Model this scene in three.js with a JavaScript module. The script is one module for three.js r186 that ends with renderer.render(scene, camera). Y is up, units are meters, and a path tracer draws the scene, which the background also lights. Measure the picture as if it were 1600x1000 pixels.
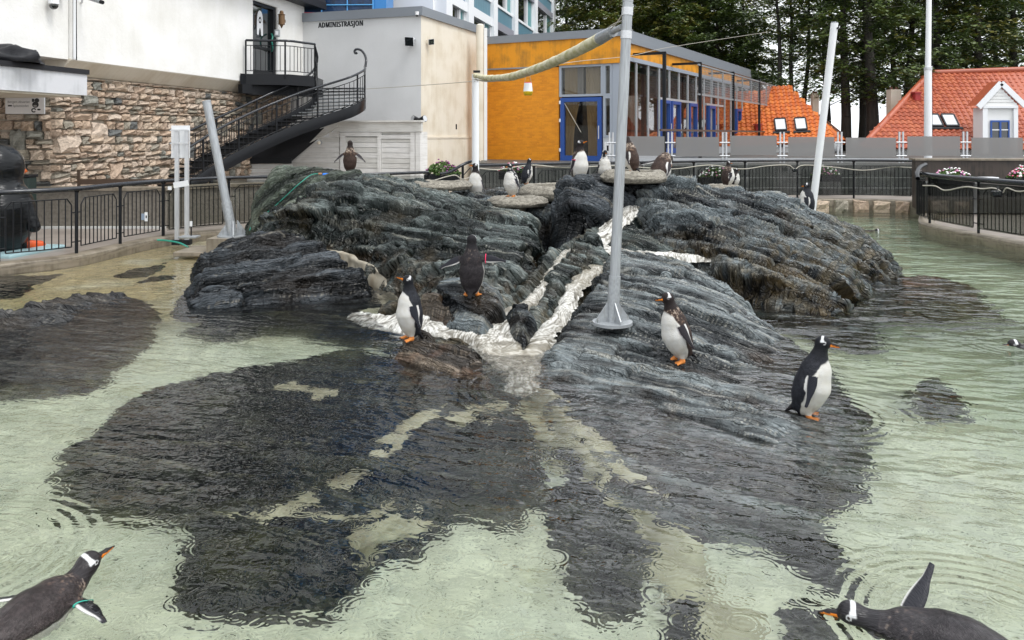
import * as THREE from 'three';
import { mergeGeometries, mergeVertices } from 'three/addons/utils/BufferGeometryUtils.js';
import { RoundedBoxGeometry } from 'three/addons/geometries/RoundedBoxGeometry.js';
import { FontLoader } from 'three/addons/loaders/FontLoader.js';
import { TextGeometry } from 'three/addons/geometries/TextGeometry.js';

// ---------------------------------------------------------------- camera, sky, sun, exposure
const scene = new THREE.Scene();
const EYE = 2.2, FOCAL = 1250, HORIZON = 210;        // eye height over the water; focal length and horizon of the 1600 x 1000 photograph
const camera = new THREE.PerspectiveCamera(2 * Math.atan(500 / FOCAL) * 180 / Math.PI, 1.6, 0.1, 900);
camera.position.set(0, EYE, 0);
camera.setViewOffset(1600, 1000, 0, 500 - HORIZON, 1600, 1000);   // a level camera with the lens shifted down: uprights stay upright
scene.add(camera);
const renderer = new THREE.WebGLRenderer({ antialias: true });
renderer.toneMapping = THREE.LinearToneMapping;
renderer.toneMappingExposure = 1.62;
renderer.shadowMap.enabled = true;
{ // overcast, rainy sky: brighter towards the zenith, faint cloud mottling
  const w = 256, h = 128, d = new Float32Array(w * h * 4);
  for (let j = 0; j < h; j++) for (let i = 0; i < w; i++) {
    const el = Math.max(0, Math.sin(((j + 0.5) / h - 0.5) * Math.PI)), a = i / w * 2 * Math.PI;
    const m = 1 + 0.035 * Math.sin(3 * a + 9 * el) + 0.03 * Math.sin(7 * a - 14 * el + 1) + 0.02 * Math.sin(13 * a + 21 * el);
    const L = (0.92 + 0.30 * el) * m, k = 4 * (j * w + i);
    d[k] = L * 0.965; d[k + 1] = L; d[k + 2] = L * 1.05; d[k + 3] = 1;
  }
  const t = new THREE.DataTexture(d, w, h, THREE.RGBAFormat, THREE.FloatType);
  t.mapping = THREE.EquirectangularReflectionMapping; t.magFilter = THREE.LinearFilter; t.needsUpdate = true;
  scene.background = t; scene.environment = t; 
}
const sun = new THREE.DirectionalLight(new THREE.Color(1, 0.985, 0.955), 1.25);
sun.position.set(20, 40, 14); sun.castShadow = true; sun.shadow.radius = 34;
Object.assign(sun.shadow.camera, { left: -45, right: 45, top: 60, bottom: -30, near: 1, far: 140 });
sun.shadow.mapSize.set(2048, 2048);
scene.add(sun);
// ---------------------------------------------------------------- helpers
const V = (x, y, z) => new THREE.Vector3(x, y, z);
const P = (px, py, Z) => V((px - 800) * Z / FOCAL, EYE + (HORIZON - py) * Z / FOCAL, -Z);     // what stands Z metres ahead and is seen at that pixel
const G = (px, Z, y) => V((px - 800) * Z / FOCAL, y, -Z);
function under(px, py, depth) {                      // the point under the water seen at that pixel
  const s = EYE * FOCAL / (py - HORIZON), x = (px - 800) * s / FOCAL, d = V(x, -EYE, -s).normalize(), n = 1 / 1.33;
  const c = -d.y, k = Math.sqrt(1 - n * n * (1 - c * c)), t = d.clone().multiplyScalar(n).add(V(0, n * c - k, 0));
  return V(x, 0, -s).addScaledVector(t, depth / -t.y);
}
function rng(seed) { let a = seed >>> 0; return () => { a = (a + 0x6D2B79F5) | 0; let t = Math.imul(a ^ (a >>> 15), 1 | a); t = (t + Math.imul(t ^ (t >>> 7), 61 | t)) ^ t; return ((t ^ (t >>> 14)) >>> 0) / 4294967296; }; }
const PERM = (() => { const r = rng(77), p = new Uint8Array(512), a = [...Array(256).keys()]; for (let i = 255; i > 0; i--) { const j = Math.floor(r() * (i + 1)); [a[i], a[j]] = [a[j], a[i]]; } for (let i = 0; i < 512; i++) p[i] = a[i & 255]; return p; })();
const fade = (t) => t * t * t * (t * (t * 6 - 15) + 10), mixf = (a, b, t) => a + (b - a) * t;
const clamp = (x, a = 0, b = 1) => Math.min(b, Math.max(a, x)), sstep = (a, b, x) => { const t = clamp((x - a) / (b - a)); return t * t * (3 - 2 * t); };
function grad(h, x, y, z) { h &= 15; const u = h < 8 ? x : y, v = h < 4 ? y : h === 12 || h === 14 ? x : z; return ((h & 1) ? -u : u) + ((h & 2) ? -v : v); }
function noise(x, y, z, per = 256, perY = per) {     // Perlin; per, perY = periods in x and y
  let X = Math.floor(x), Y = Math.floor(y), Z = Math.floor(z); x -= X; y -= Y; z -= Z;
  const w = (n, p) => ((n % p) + p) % p, X1 = w(X + 1, per), Y1 = w(Y + 1, perY); X = w(X, per); Y = w(Y, perY); Z &= 255;
  const u = fade(x), v = fade(y), q = fade(z), A = PERM[X] + Y, A1 = PERM[X] + Y1, B = PERM[X1] + Y, B1 = PERM[X1] + Y1;
  const a = PERM[A] + Z, b = PERM[A1] + Z, c = PERM[B] + Z, d = PERM[B1] + Z;
  return mixf(mixf(mixf(grad(PERM[a], x, y, z), grad(PERM[c], x - 1, y, z), u), mixf(grad(PERM[b], x, y - 1, z), grad(PERM[d], x - 1, y - 1, z), u), v),
    mixf(mixf(grad(PERM[a + 1], x, y, z - 1), grad(PERM[c + 1], x - 1, y, z - 1), u), mixf(grad(PERM[b + 1], x, y - 1, z - 1), grad(PERM[d + 1], x - 1, y - 1, z - 1), u), v), q);
}
function fbm(x, y, z, oct = 4, per = 256, perY = per) { let s = 0, a = 0.5, f = 1; for (let o = 0; o < oct; o++) { s += a * noise(x * f, y * f, z + o * 7.3, per * f, perY * f); a *= 0.5; f *= 2; } return s; }
function fb3(x, y, z, oct = 4) { let s = 0, a = 0.5; for (let o = 0; o < oct; o++) { s += a * noise(x, y, z + o * 7.3); a *= 0.5; x *= 2.03; y *= 2.03; z *= 2.03; } return s; }
const hash = (n) => { const s = Math.sin(n * 127.1 + 11.7) * 43758.5453; return s - Math.floor(s); };
const used = {};
function numbered(name) { const n = used[name] = (used[name] ?? -1) + 1; return n ? `${name}_${String(n).padStart(3, '0')}` : name; }
function sh(o) { o.traverse((c) => { if (c.isMesh) { c.castShadow = true; c.receiveShadow = true; } }); return o; }
function tag(o, label, category, group, kind) { o.userData.label = label; if (category) o.userData.category = category; if (group) o.userData.group = group; if (kind) o.userData.kind = kind; return o; }
function thing(name, label, category, pos = V(0, 0, 0), turn = 0, group) { const o = new THREE.Group(); o.name = numbered(name); o.position.copy(pos); o.rotation.y = turn; scene.add(o); return tag(o, label, category, group); }
function part(name, geo, mat, parent, label) { const m = new THREE.Mesh(geo, mat); m.name = name; m.castShadow = m.receiveShadow = true; parent.add(m); if (label) m.userData.label = label; return m; }
function single(name, geo, mat, label, category, group) { const m = part(numbered(name), geo, mat, scene); return tag(m, label, category, group); }
function struct(name, geo, mat, label) { const m = part(numbered(name), geo, mat, scene); m.userData.kind = 'structure'; if (label) m.userData.label = label; return m; }
function merge(list) {
  const gs = list.flat(9).filter(Boolean).map((g) => { const n = g.index ? g.toNonIndexed() : g.clone(); for (const k of Object.keys(n.attributes)) if (!['position', 'normal', 'uv'].includes(k)) n.deleteAttribute(k); if (!n.attributes.normal) n.computeVertexNormals(); if (!n.attributes.uv) n.setAttribute('uv', new THREE.BufferAttribute(new Float32Array(n.attributes.position.count * 2), 2)); return n; });
  return mergeGeometries(gs);
}
function muv(g, s = 1) {                              // uv in metres, box-wise by the way each face points
  if (g.index) g = g.toNonIndexed();
  const p = g.attributes.position, uv = new Float32Array(p.count * 2), a = V(), b = V(), c = V(), n = V();
  for (let i = 0; i < p.count; i += 3) {
    a.fromBufferAttribute(p, i); b.fromBufferAttribute(p, i + 1); c.fromBufferAttribute(p, i + 2); n.copy(b).sub(a).cross(c.clone().sub(a));
    const ax = Math.abs(n.x), ay = Math.abs(n.y), az = Math.abs(n.z), flat = ay >= ax && ay >= az, len = Math.hypot(n.x, n.z) || 1, tx = -n.z / len, tz = n.x / len;
    [a, b, c].forEach((v, k) => { uv[2 * (i + k)] = (flat ? v.x : v.x * tx + v.z * tz) / s; uv[2 * (i + k) + 1] = (flat ? v.z : v.y) / s; });
  }
  g.setAttribute('uv', new THREE.BufferAttribute(uv, 2)); return g;
}
const box = (w, h, d, x = 0, y = 0, z = 0) => new THREE.BoxGeometry(w, h, d).translate(x, y, z);                     // centre
const box0 = (x0, x1, y0, y1, z0, z1) => box(Math.abs(x1 - x0), Math.abs(y1 - y0), Math.abs(z1 - z0), (x0 + x1) / 2, (y0 + y1) / 2, (z0 + z1) / 2);
const rbox = (w, h, d, r = 0.01, x = 0, y = 0, z = 0, s = 2) => new RoundedBoxGeometry(w, h, d, s, Math.min(r, w / 2.1, h / 2.1, d / 2.1)).translate(x, y, z);
const cyl = (r0, r1, h, x = 0, y = 0, z = 0, n = 16) => new THREE.CylinderGeometry(r1, r0, h, n).translate(x, y + h / 2, z);   // r0 below, r1 above, base at y
function rod(a, b, r, n = 8, r1 = r) { const d = b.clone().sub(a), g = new THREE.CylinderGeometry(r1, r, d.length(), n); g.applyQuaternion(new THREE.Quaternion().setFromUnitVectors(V(0, 1, 0), d.clone().normalize())); return g.translate((a.x + b.x) / 2, (a.y + b.y) / 2, (a.z + b.z) / 2); }
function bar(a, b, w, h) {                             // square bar; h is its upright side
  const d = b.clone().sub(a), L = d.length(), z = d.clone().normalize(), up = Math.abs(z.y) > 0.99 ? V(0, 0, 1) : V(0, 1, 0), x = up.clone().cross(z).normalize(), y = z.clone().cross(x);
  return new THREE.BoxGeometry(w, h, L).applyMatrix4(new THREE.Matrix4().makeBasis(x, y, z).setPosition((a.x + b.x) / 2, (a.y + b.y) / 2, (a.z + b.z) / 2));
}
const tube = (pts, r, n = 8, seg) => new THREE.TubeGeometry(new THREE.CatmullRomCurve3(pts, false, 'centripetal'), seg ?? pts.length * 6, r, n, false);
function pathTube(pts, r, n = 6) { const c = new THREE.CurvePath(); for (let i = 0; i + 1 < pts.length; i++) c.add(new THREE.LineCurve3(pts[i], pts[i + 1])); return merge(pts.slice(0, -1).map((p, i) => rod(p, pts[i + 1], r, n)).concat(pts.slice(1, -1).map((p) => new THREE.SphereGeometry(r, n, 4).translate(p.x, p.y, p.z)))); }
function slab(pts, y0, y1, bevel = 0) {               // plan polygon of [x, z] between two heights
  const s = new THREE.Shape(pts.map(([x, z]) => new THREE.Vector2(x, z)));
  return new THREE.ExtrudeGeometry(s, { depth: y1 - y0, bevelEnabled: bevel > 0, bevelSize: bevel, bevelThickness: bevel, bevelSegments: 1 }).rotateX(-Math.PI / 2).translate(0, y0, 0);
}
function inFrame(g, o, u, v, w) { return g.applyMatrix4(new THREE.Matrix4().makeBasis(u, v, w).setPosition(o)); }
// a wall's own frame: origin, direction along it, outward normal
function wallFrame(o, dir) { const u = V(dir.x, 0, dir.z).normalize(), v = V(0, 1, 0), w = u.clone().cross(v); return (g) => inFrame(g, o, u, v, w); }
function indexed(pos, idx, uv, col) { const g = new THREE.BufferGeometry(); g.setAttribute('position', new THREE.BufferAttribute(pos, 3)); if (uv) g.setAttribute('uv', new THREE.BufferAttribute(uv, 2)); if (col) g.setAttribute('color', new THREE.BufferAttribute(col, 3)); g.setIndex(new THREE.BufferAttribute(Uint32Array.from(idx), 1)); g.computeVertexNormals(); return g; }

// ---------------------------------------------------------------- textures and materials
const enc = (x) => 255 * (x <= 0.0031308 ? 12.92 * x : 1.055 * Math.pow(clamp(x), 1 / 2.4) - 0.055);
function tex(n, fn, { srgb = true, size = 1, m = n } = {}) {
  const d = new Uint8Array(n * m * 4);
  for (let j = 0; j < m; j++) for (let i = 0; i < n; i++) { const c = fn(i / n, j / m), k = 4 * (j * n + i); for (let q = 0; q < 3; q++) { const v = Array.isArray(c) ? c[q] : c; d[k + q] = srgb ? enc(v) : 255 * clamp(v); } d[k + 3] = 255; }
  const t = new THREE.DataTexture(d, n, m); t.wrapS = t.wrapT = THREE.RepeatWrapping; t.magFilter = THREE.LinearFilter; t.minFilter = THREE.LinearMipmapLinearFilter; t.generateMipmaps = true;
  if (srgb) t.colorSpace = THREE.SRGBColorSpace; const [sx, sy] = Array.isArray(size) ? size : [size, size]; t.repeat.set(1 / sx, 1 / sy); t.needsUpdate = true; return t;
}
const mixc = (a, b, t) => [0, 1, 2].map((k) => mixf(a[k], b[k], t));
const C = (r, g, b) => new THREE.Color().setRGB(r, g, b);
const std = (c, roughness = 0.6, o = {}) => new THREE.MeshStandardMaterial({ color: C(...c), roughness, ...o });
// grain used as bump on many surfaces (value around 0.5)
const grainTex = tex(512, (u, v) => 0.5 + 0.55 * fbm(u * 16, v * 16, 3, 5, 16), { srgb: false, size: 1 });
const roughTex = tex(512, (u, v) => { const a = fbm(u * 6, v * 6, 9, 5, 6), b = Math.abs(fbm(u * 20, v * 20, 4, 3, 20)); return 0.5 + 0.5 * a + 0.25 * b; }, { srgb: false, size: 1.2 });
const sized = (t, s) => { const c = t.clone(); const [a, b] = Array.isArray(s) ? s : [s, s]; c.repeat.set(1 / a, 1 / b); c.needsUpdate = true; return c; };
function mottled(base, dark, size, seed, o = {}) {     // a stained surface: base colour with irregular patches and streaks of the other
  const { streak = 0.5, n = 512, f = 5, gain = 1.6, rough = 0.7, bump = 0.002, bumpSize = 0.7 } = o;
  const map = tex(n, (u, v) => {
    const p = fbm(u * f, v * f, seed, 5, f), q = fbm(u * f * 4, v * f * 4, seed + 5, 3, f * 4), s = fbm(u * f * 6, v * 2, seed + 9, 4, f * 6, 2), g = fbm(u * 90, v * 90, seed, 2, 90);
    return mixc(base, dark, clamp(gain * (p + streak * s + 0.15 * q) + 0.22 + 0.25 * g));
  }, { size });
  return new THREE.MeshStandardMaterial({ map, roughness: rough, bumpMap: sized(roughTex, bumpSize), bumpScale: bump });
}
const M = {};
M.plaster = mottled([0.84, 0.83, 0.80], [0.70, 0.685, 0.63], 5, 1, { gain: 1.0, streak: 0.25, bump: 0.012, bumpSize: 1.6, rough: 0.75 });
M.beige = mottled([0.72, 0.665, 0.555], [0.56, 0.48, 0.355], 4, 2, { gain: 1.2, streak: 0.4, bump: 0.002, rough: 0.75 });
M.greyRender = mottled([0.64, 0.645, 0.645], [0.56, 0.565, 0.56], 4, 3, { gain: 0.7, streak: 0.15, bump: 0.002, rough: 0.75 });
M.concrete = mottled([0.235, 0.20, 0.15], [0.075, 0.058, 0.036], 2, 4, { gain: 1.5, bump: 0.004, rough: 0.5 });
M.rust = std([0.10, 0.035, 0.018], 0.6);
M.paving = mottled([0.33, 0.285, 0.25], [0.20, 0.17, 0.15], 3, 5, { gain: 1.3, bump: 0.002, rough: 0.32 });
M.roughcast = mottled([0.19, 0.17, 0.14], [0.085, 0.075, 0.06], 2.6, 6, { gain: 1.2, f: 40, streak: 0.3, bump: 0.016, bumpSize: 0.5, rough: 0.55 });
M.darkStone = mottled([0.085, 0.088, 0.082], [0.03, 0.032, 0.03], 1.6, 7, { gain: 1.6, streak: 1, bump: 0.004, rough: 0.5 });
M.woodWhite = tex(512, (u, v) => { const g = fbm(u * 3, v * 70, 4, 4, 3, 70), k = fbm(u * 6, v * 6, 8, 3, 6); return mixc([0.76, 0.75, 0.72], [0.50, 0.49, 0.45], clamp(0.18 + 1.1 * g + 0.6 * k)); }, { size: 2 });
M.wood = new THREE.MeshStandardMaterial({ map: M.woodWhite, roughness: 0.55, bumpMap: sized(grainTex, [1.5, 0.2]), bumpScale: 0.002 });
M.woodWorn = new THREE.MeshStandardMaterial({ map: M.woodWhite, color: C(0.86, 0.86, 0.84), roughness: 0.55, bumpMap: sized(grainTex, [1.5, 0.2]), bumpScale: 0.003 });
M.black = new THREE.MeshPhysicalMaterial({ specularIntensity: 0.5, color: C(0.010, 0.011, 0.013), roughness: 0.32, bumpMap: sized(grainTex, 0.3), bumpScale: 0.0008 });
M.blackMatt = new THREE.MeshPhysicalMaterial({ color: C(0.016, 0.017, 0.019), roughness: 0.6, specularIntensity: 0.4 });
M.rail = new THREE.MeshStandardMaterial({ color: C(0.018, 0.02, 0.024), roughness: 0.22, bumpMap: sized(grainTex, 0.3), bumpScale: 0.0008 });
M.galv = new THREE.MeshStandardMaterial({ map: tex(256, (u, v) => mixc(mixc([0.40, 0.42, 0.43], [0.27, 0.285, 0.30], clamp(0.4 + 1.2 * fbm(u * 12, v * 12, 2, 4, 12))), [0.20, 0.19, 0.165], clamp(2.4 * fbm(u * 18, v * 3, 9, 4, 18, 3) - 0.35)), { size: 0.8 }), roughness: 0.42, metalness: 0.35 });
M.alu = new THREE.MeshStandardMaterial({ map: tex(256, (u, v) => mixc([0.62, 0.63, 0.64], [0.45, 0.46, 0.47], clamp(0.35 + 0.9 * fbm(u * 20, v * 3, 5, 4, 20, 3))), { size: 0.6 }), roughness: 0.38, metalness: 0.4 });
M.whitePaint = std([0.78, 0.79, 0.80], 0.4);
M.whiteWood = std([0.77, 0.77, 0.75], 0.55);
M.flash = std([0.26, 0.285, 0.315], 0.4, { metalness: 0.3 });
M.felt = new THREE.MeshPhysicalMaterial({ specularIntensity: 0.4, map: tex(256, (u, v) => mixc([0.030, 0.031, 0.035], [0.018, 0.018, 0.020], clamp(0.5 + fbm(u * 40, v * 40, 2, 3, 40) * 1.5)), { size: 1 }), roughness: 0.5 });
M.blue = std([0.02, 0.075, 0.30], 0.35);
M.frame = std([0.36, 0.40, 0.46], 0.4, { metalness: 0.2 });
M.glass = new THREE.MeshPhysicalMaterial({ color: C(0.88, 0.9, 0.9), roughness: 0.02, transmission: 1, thickness: 0, ior: 1.52 });
M.darkGlass = new THREE.MeshPhysicalMaterial({ color: C(0.012, 0.016, 0.018), roughness: 0.04, clearcoat: 1, clearcoatRoughness: 0.03, ior: 1.6 });
M.smoke = new THREE.MeshPhysicalMaterial({ color: C(0.78, 0.79, 0.78), roughness: 0.04, transmission: 1, thickness: 0, ior: 1.35 });
M.darkPane = new THREE.MeshPhysicalMaterial({ color: C(0.52, 0.53, 0.52), roughness: 0.05, transmission: 1, thickness: 0, ior: 1.4 });
M.frosted = new THREE.MeshPhysicalMaterial({ color: C(0.50, 0.49, 0.48), roughness: 0.62, transmission: 0.72, thickness: 0, ior: 1.4 });
M.cord = std([0.42, 0.39, 0.33], 0.7);
M.pink = std([0.75, 0.02, 0.10], 0.4); M.green = std([0.02, 0.30, 0.22], 0.4); M.yellow = std([0.80, 0.56, 0.02], 0.4);
M.lampBrass = std([0.16, 0.09, 0.04], 0.5, { metalness: 0.3 });
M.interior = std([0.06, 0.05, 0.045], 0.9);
// ---------------------------------------------------------------- the pool: floor, walls, water, ground
const POOL = [[-8.9, 2.1], [-8.6, 9], [-8.15, 12.3], [-7.35, 13.3], [-7.1, 14.6], [-6.85, 15.9], [-6.2, 16.9], [-5, 17.3], [-3.5, 17.6], [-1.9, 18.5], [-1, 19.0], [1.3, 20.5], [4.3, 21.8], [7.1, 22.6], [9, 22.9], [10.9, 22.5], [11.5, 21.5], [10.9, 20.3], [9.9, 19.3], [9.42, 18.5], [9.32, 17.6], [9.4, 16.5], [9.5, 15.0], [9.9, 13.2], [10.7, 11], [11.4, 8], [11.4, 2.1]];
const poolCurve = new THREE.CatmullRomCurve3(POOL.map(([x, z]) => V(x, 0, -z)), true, 'centripetal');
const RING = poolCurve.getSpacedPoints(420).slice(0, -1).map((p) => [p.x, -p.z]);
const RINGN = RING.map((p, i) => { const a = RING[(i + RING.length - 1) % RING.length], b = RING[(i + 1) % RING.length], dx = b[0] - a[0], dz = b[1] - a[1], l = Math.hypot(dx, dz); return [-dz / l, dx / l]; });   // outward
const curbTop = (x, z) => mixf(0.17, 0.35, sstep(18.4, 19.4, z) * (x < 11.6 ? 1 : 1) * (1 - sstep(9.6, 10.6, x) * (1 - sstep(20.6, 21.6, z))));
const ringAt = (off) => RING.map((p, i) => [p[0] + RINGN[i][0] * off, p[1] + RINGN[i][1] * off]);
{ // curb and pool wall: one band with a rounded nose
  const n = RING.length, prof = [[0, -1.8], [0, -0.6], [0, -0.25], [0, -0.08], [0.004, 0], [0, 0.06], [-0.012, -9], [0.02, -8], [0.3, -8], [0.32, -7.9], [0.32, -7.7]], pos = [], idx = [], uv = [];
  let run = 0;
  for (let i = 0; i <= n; i++) {
    const k = i % n, p = RING[k], q = RINGN[k], h = curbTop(p[0], p[1]); if (i) run += Math.hypot(RING[k][0] - RING[(i - 1) % n][0], RING[k][1] - RING[(i - 1) % n][1]);
    let side = 0; prof.forEach(([o, y], j) => {
      const yy = y === -9 ? h - 0.03 : y === -8 ? h : y === -7.9 ? h - 0.01 : y === -7.7 ? -0.3 : y, w = 0.012 * noise(run * 3, yy * 6, 5) + 0.006 * noise(run * 11, yy * 17, 2);
      pos.push(p[0] + q[0] * (o + w), yy + (y === -8 ? 0.004 * noise(run * 4, o * 9, 8) : 0), -(p[1] + q[1] * (o + w))); side += j ? Math.hypot(o - prof[j - 1][0], 0.1) : 0; uv.push(run, y < -6.5 ? 1 + o : yy);
    });
  }
  const m = prof.length; for (let i = 0; i < n; i++) for (let j = 0; j + 1 < m; j++) { const a = i * m + j, b = a + m; idx.push(a, b, a + 1, b, b + 1, a + 1); }
  struct('pool_curb', indexed(Float32Array.from(pos), idx, Float32Array.from(uv)), M.concrete);
}
{ // ground round the pool, out to the horizon, and the raised walk behind
  const hole = ringAt(0.3), s = new THREE.Shape([[-300, -60], [300, -60], [300, 600], [-300, 600]].map(([x, z]) => new THREE.Vector2(x, z)));
  s.holes.push(new THREE.Path(hole.map(([x, z]) => new THREE.Vector2(x, z))));
  const g = new THREE.ShapeGeometry(s).rotateX(-Math.PI / 2).translate(0, 0.163, 0);
  struct('ground', muv(g), M.paving);
  const back = ringAt(0.29).filter(([x, z]) => z > 19.2 && !(x > 9.5 && z < 22)).sort((a, b) => a[0] - b[0]), far = [[11.4, 21.9], [13, 21.2], [30, 20.4], [30, 40], [-1.2, 40], [-1.2, 19.3]];
  struct('rear_walkway', muv(slab([...back, ...far], 0.1, 0.343)), M.paving);
  // terrace behind the pool on which the restaurant and the houses stand
  struct('terrace', muv(slab([[3.4, 26.2], [60, 25.4], [90, 120], [-40, 120], [-40, 40], [-1.2, 33.6], [-1.2, 28.6]], 0.05, 1.18)), M.darkStone);
}
const floorDepth = (x, z) => { const far = sstep(9.2, 12.5, z) * sstep(1.5, -3.5, x); return -mixf(0.72, 0.16, far) - 0.75 * sstep(2.6, 5.2, x) * sstep(4.5, 8, z) + 0.05 * fb3(x * 0.6, z * 0.6, 2, 3); };
{ // pool floor: pale sand-coloured cement under shallow water, ochre towards the far left
  const X0 = -9.4, X1 = 12, Z0 = 1.6, Z1 = 23.6, nx = 260, nz = 260, pos = new Float32Array((nx + 1) * (nz + 1) * 3), col = new Float32Array(pos.length), uv = new Float32Array((nx + 1) * (nz + 1) * 2), idx = [];
  for (let j = 0; j <= nz; j++) for (let i = 0; i <= nx; i++) {
    const x = mixf(X0, X1, i / nx), z = mixf(Z0, Z1, j / nz), k = j * (nx + 1) + i; pos.set([x, floorDepth(x, z), -z], 3 * k); uv.set([x, z], 2 * k);
    const och = sstep(8.8, 11, z + 1.2 * fb3(x * 0.7, z * 0.7, 8, 3)) * sstep(-1, -3, x), n = fb3(x * 0.9, z * 0.9, 3, 5), m = fb3(x * 2.7, z * 2.7, 13, 4);
    let c = mixc([0.60, 0.585, 0.45], [0.58, 0.59, 0.49], clamp(0.5 + 1.5 * n)); c = mixc(c, [0.50, 0.38, 0.17], och * 0.8);
    c = mixc(c, [0.30, 0.29, 0.17], clamp(2.2 * (m - 0.04)) * 0.8); c = mixc(c, [0.34, 0.24, 0.09], clamp(2.6 * (n - 0.24)) * 0.7); c = mixc(c, [0.70, 0.70, 0.58], clamp(-1.8 * n - 0.1)); col.set(c, 3 * k);
    if (i < nx && j < nz) { const a = k, b = k + 1, d = k + nx + 1; idx.push(a, b, d + 1, a, d + 1, d); }
  }
  const m = new THREE.MeshStandardMaterial({ vertexColors: true, roughness: 0.9, map: tex(256, (u, v) => clamp(0.86 + 0.55 * fbm(u * 10, v * 10, 6, 6, 10) - 0.5 * sstep(0.32, 0.45, noise(u * 60, v * 60, 3, 60)), 0.1, 1.1), { size: 1.7 }), bumpMap: sized(roughTex, 0.8), bumpScale: 0.006 });
  struct('pool_floor', indexed(pos, idx, uv, col), m);
}
// water: one sheet, a fine relief near the camera and a coarser one beyond; rain rings, wind ripples and a slow swell
{
  const r = rng(5), drops = [];
  for (let i = 0; i < 5200; i++) { const z = 2.6 + 12 * Math.pow(r(), 1.25), x = (r() * 2 - 1) * (1.2 + z * 0.72); drops.push([x, z, 0.02 + 0.11 * r() * r() + 0.06 * r() * r() * r(), 0.4 + 1.2 * r() * r(), 0.015 + 0.012 * r()]); }
  // wakes of the swimming penguins and slow rings where birds stand in the water
  const wide = [[-2.95, 4.15, 0.55, 2.2, 0.05], [2.1, 3.55, 0.5, 2.2, 0.045], [2.45, 6.3, 0.5, 1.6, 0.06], [2.5, 6.35, 0.9, 1.2, 0.08], [0.3, 7.0, 0.7, 1.6, 0.07], [0.2, 6.9, 1.2, 1.2, 0.09], [5.4, 8.4, 0.6, 1.5, 0.06]];
  const amp = (x, z) => 0.7 + 0.9 * sstep(1.5, 4.5, x - 0.12 * (z - 8)) + 0.25 * sstep(8, 4, z);
  const base = (x, z) => {
    const w = 0.35 * fb3(x * 0.5, z * 0.5, 1.7, 2), s = amp(x, z), right = sstep(1.0, 4.2, x - 0.05 * (z - 9));
    let h = 0.012 * s * noise(x * 1.1 + w, z * 2.6 + 0.5 * x + w, 4.2) + 0.0075 * s * noise(x * 2.7 - w, z * 6.4 + 1.4 * x, 9.1) + 0.0038 * s * noise(x * 6.1 + 2 * w, z * 13 + 4 * x, 2.3) + 0.0024 * noise(x * 13, z * 24 + 8 * x, 6.6) + 0.0012 * noise(x * 30 + z * 12, z * 42 - 9 * x, 1.1);
    h += right * (0.034 * noise(x * 0.9 + 0.35 * z, z * 2.1 - 0.5 * x + w, 7.7) + 0.020 * (0.5 - Math.abs(noise(x * 1.6 + 0.6 * z, z * 4.4 - 1.1 * x, 3.3))));
    return h;
  };
  function relief(nx, nz, X0, X1, Z0, Z1, ringScale) {
    const h = new Float32Array(nx * nz), dx = (X1 - X0) / nx, dz = (Z1 - Z0) / nz;
    for (let j = 0; j < nz; j++) for (let i = 0; i < nx; i++) h[j * nx + i] = base(X0 + (i + 0.5) * dx, Z0 + (j + 0.5) * dz);
    const ring = (x, z, R, a, w, l) => {
      const e = R + 3 * w, i0 = Math.max(0, Math.floor((x - e - X0) / dx)), i1 = Math.min(nx - 1, Math.ceil((x + e - X0) / dx)), j0 = Math.max(0, Math.floor((z - e - Z0) / dz)), j1 = Math.min(nz - 1, Math.ceil((z + e - Z0) / dz));
      for (let j = j0; j <= j1; j++) for (let i = i0; i <= i1; i++) { const d = Math.hypot(X0 + (i + 0.5) * dx - x, Z0 + (j + 0.5) * dz - z), q = (d - R) / w; if (q < 3) h[j * nx + i] += a * Math.cos((d - R) / l * 2 * Math.PI) * Math.exp(-(q > 0 ? q * q : q * q * 0.7)); }
    };
    for (const [x, z, R, a, l] of drops) if (z < 15 && l > dx * ringScale) ring(x, z, R, 0.0016 * a * (1 - R * 3), 0.012 + 0.055 * R, l * (1 + 4 * R));
    for (const [x, z, R, a, l] of wide) ring(x, z, R, 0.0016 * a, 0.22, l * 1.6);
    const d = new Float32Array(nx * nz * 4); for (let k = 0; k < nx * nz; k++) { const v = 0.5 + h[k] / 0.12; d[4 * k] = d[4 * k + 1] = d[4 * k + 2] = v; d[4 * k + 3] = 1; }
    const t = new THREE.DataTexture(d, nx, nz, THREE.RGBAFormat, THREE.FloatType); t.magFilter = THREE.LinearFilter; t.needsUpdate = true; return t;
  }
  const mat = (t) => new THREE.MeshPhysicalMaterial({ color: C(1, 1, 1), roughness: 0.0, transmission: 1, thickness: 1, ior: 1.333, attenuationColor: C(0.77, 0.87, 0.77), attenuationDistance: 2.3, bumpMap: t, bumpScale: 0.12 });
  const NX = [-6, 6], NZ = [2.6, 9.4], FX = [-13, 13], FZ = [1.2, 24.2], pos = [], uv = [], idx = [], g = new THREE.BufferGeometry();
  const quad = (x0, x1, z0, z1, near) => { const b = pos.length / 3, B = near ? [NX, NZ] : [FX, FZ]; for (const [x, z] of [[x0, z0], [x1, z0], [x1, z1], [x0, z1]]) { pos.push(x, 0, -z); uv.push((x - B[0][0]) / (B[0][1] - B[0][0]), (z - B[1][0]) / (B[1][1] - B[1][0])); } idx.push(b, b + 1, b + 2, b, b + 2, b + 3); };
  quad(NX[0], NX[1], NZ[0], NZ[1], true); quad(FX[0], FX[1], FZ[0], NZ[0]); quad(FX[0], FX[1], NZ[1], FZ[1]); quad(FX[0], NX[0], NZ[0], NZ[1]); quad(NX[1], FX[1], NZ[0], NZ[1]);
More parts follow.
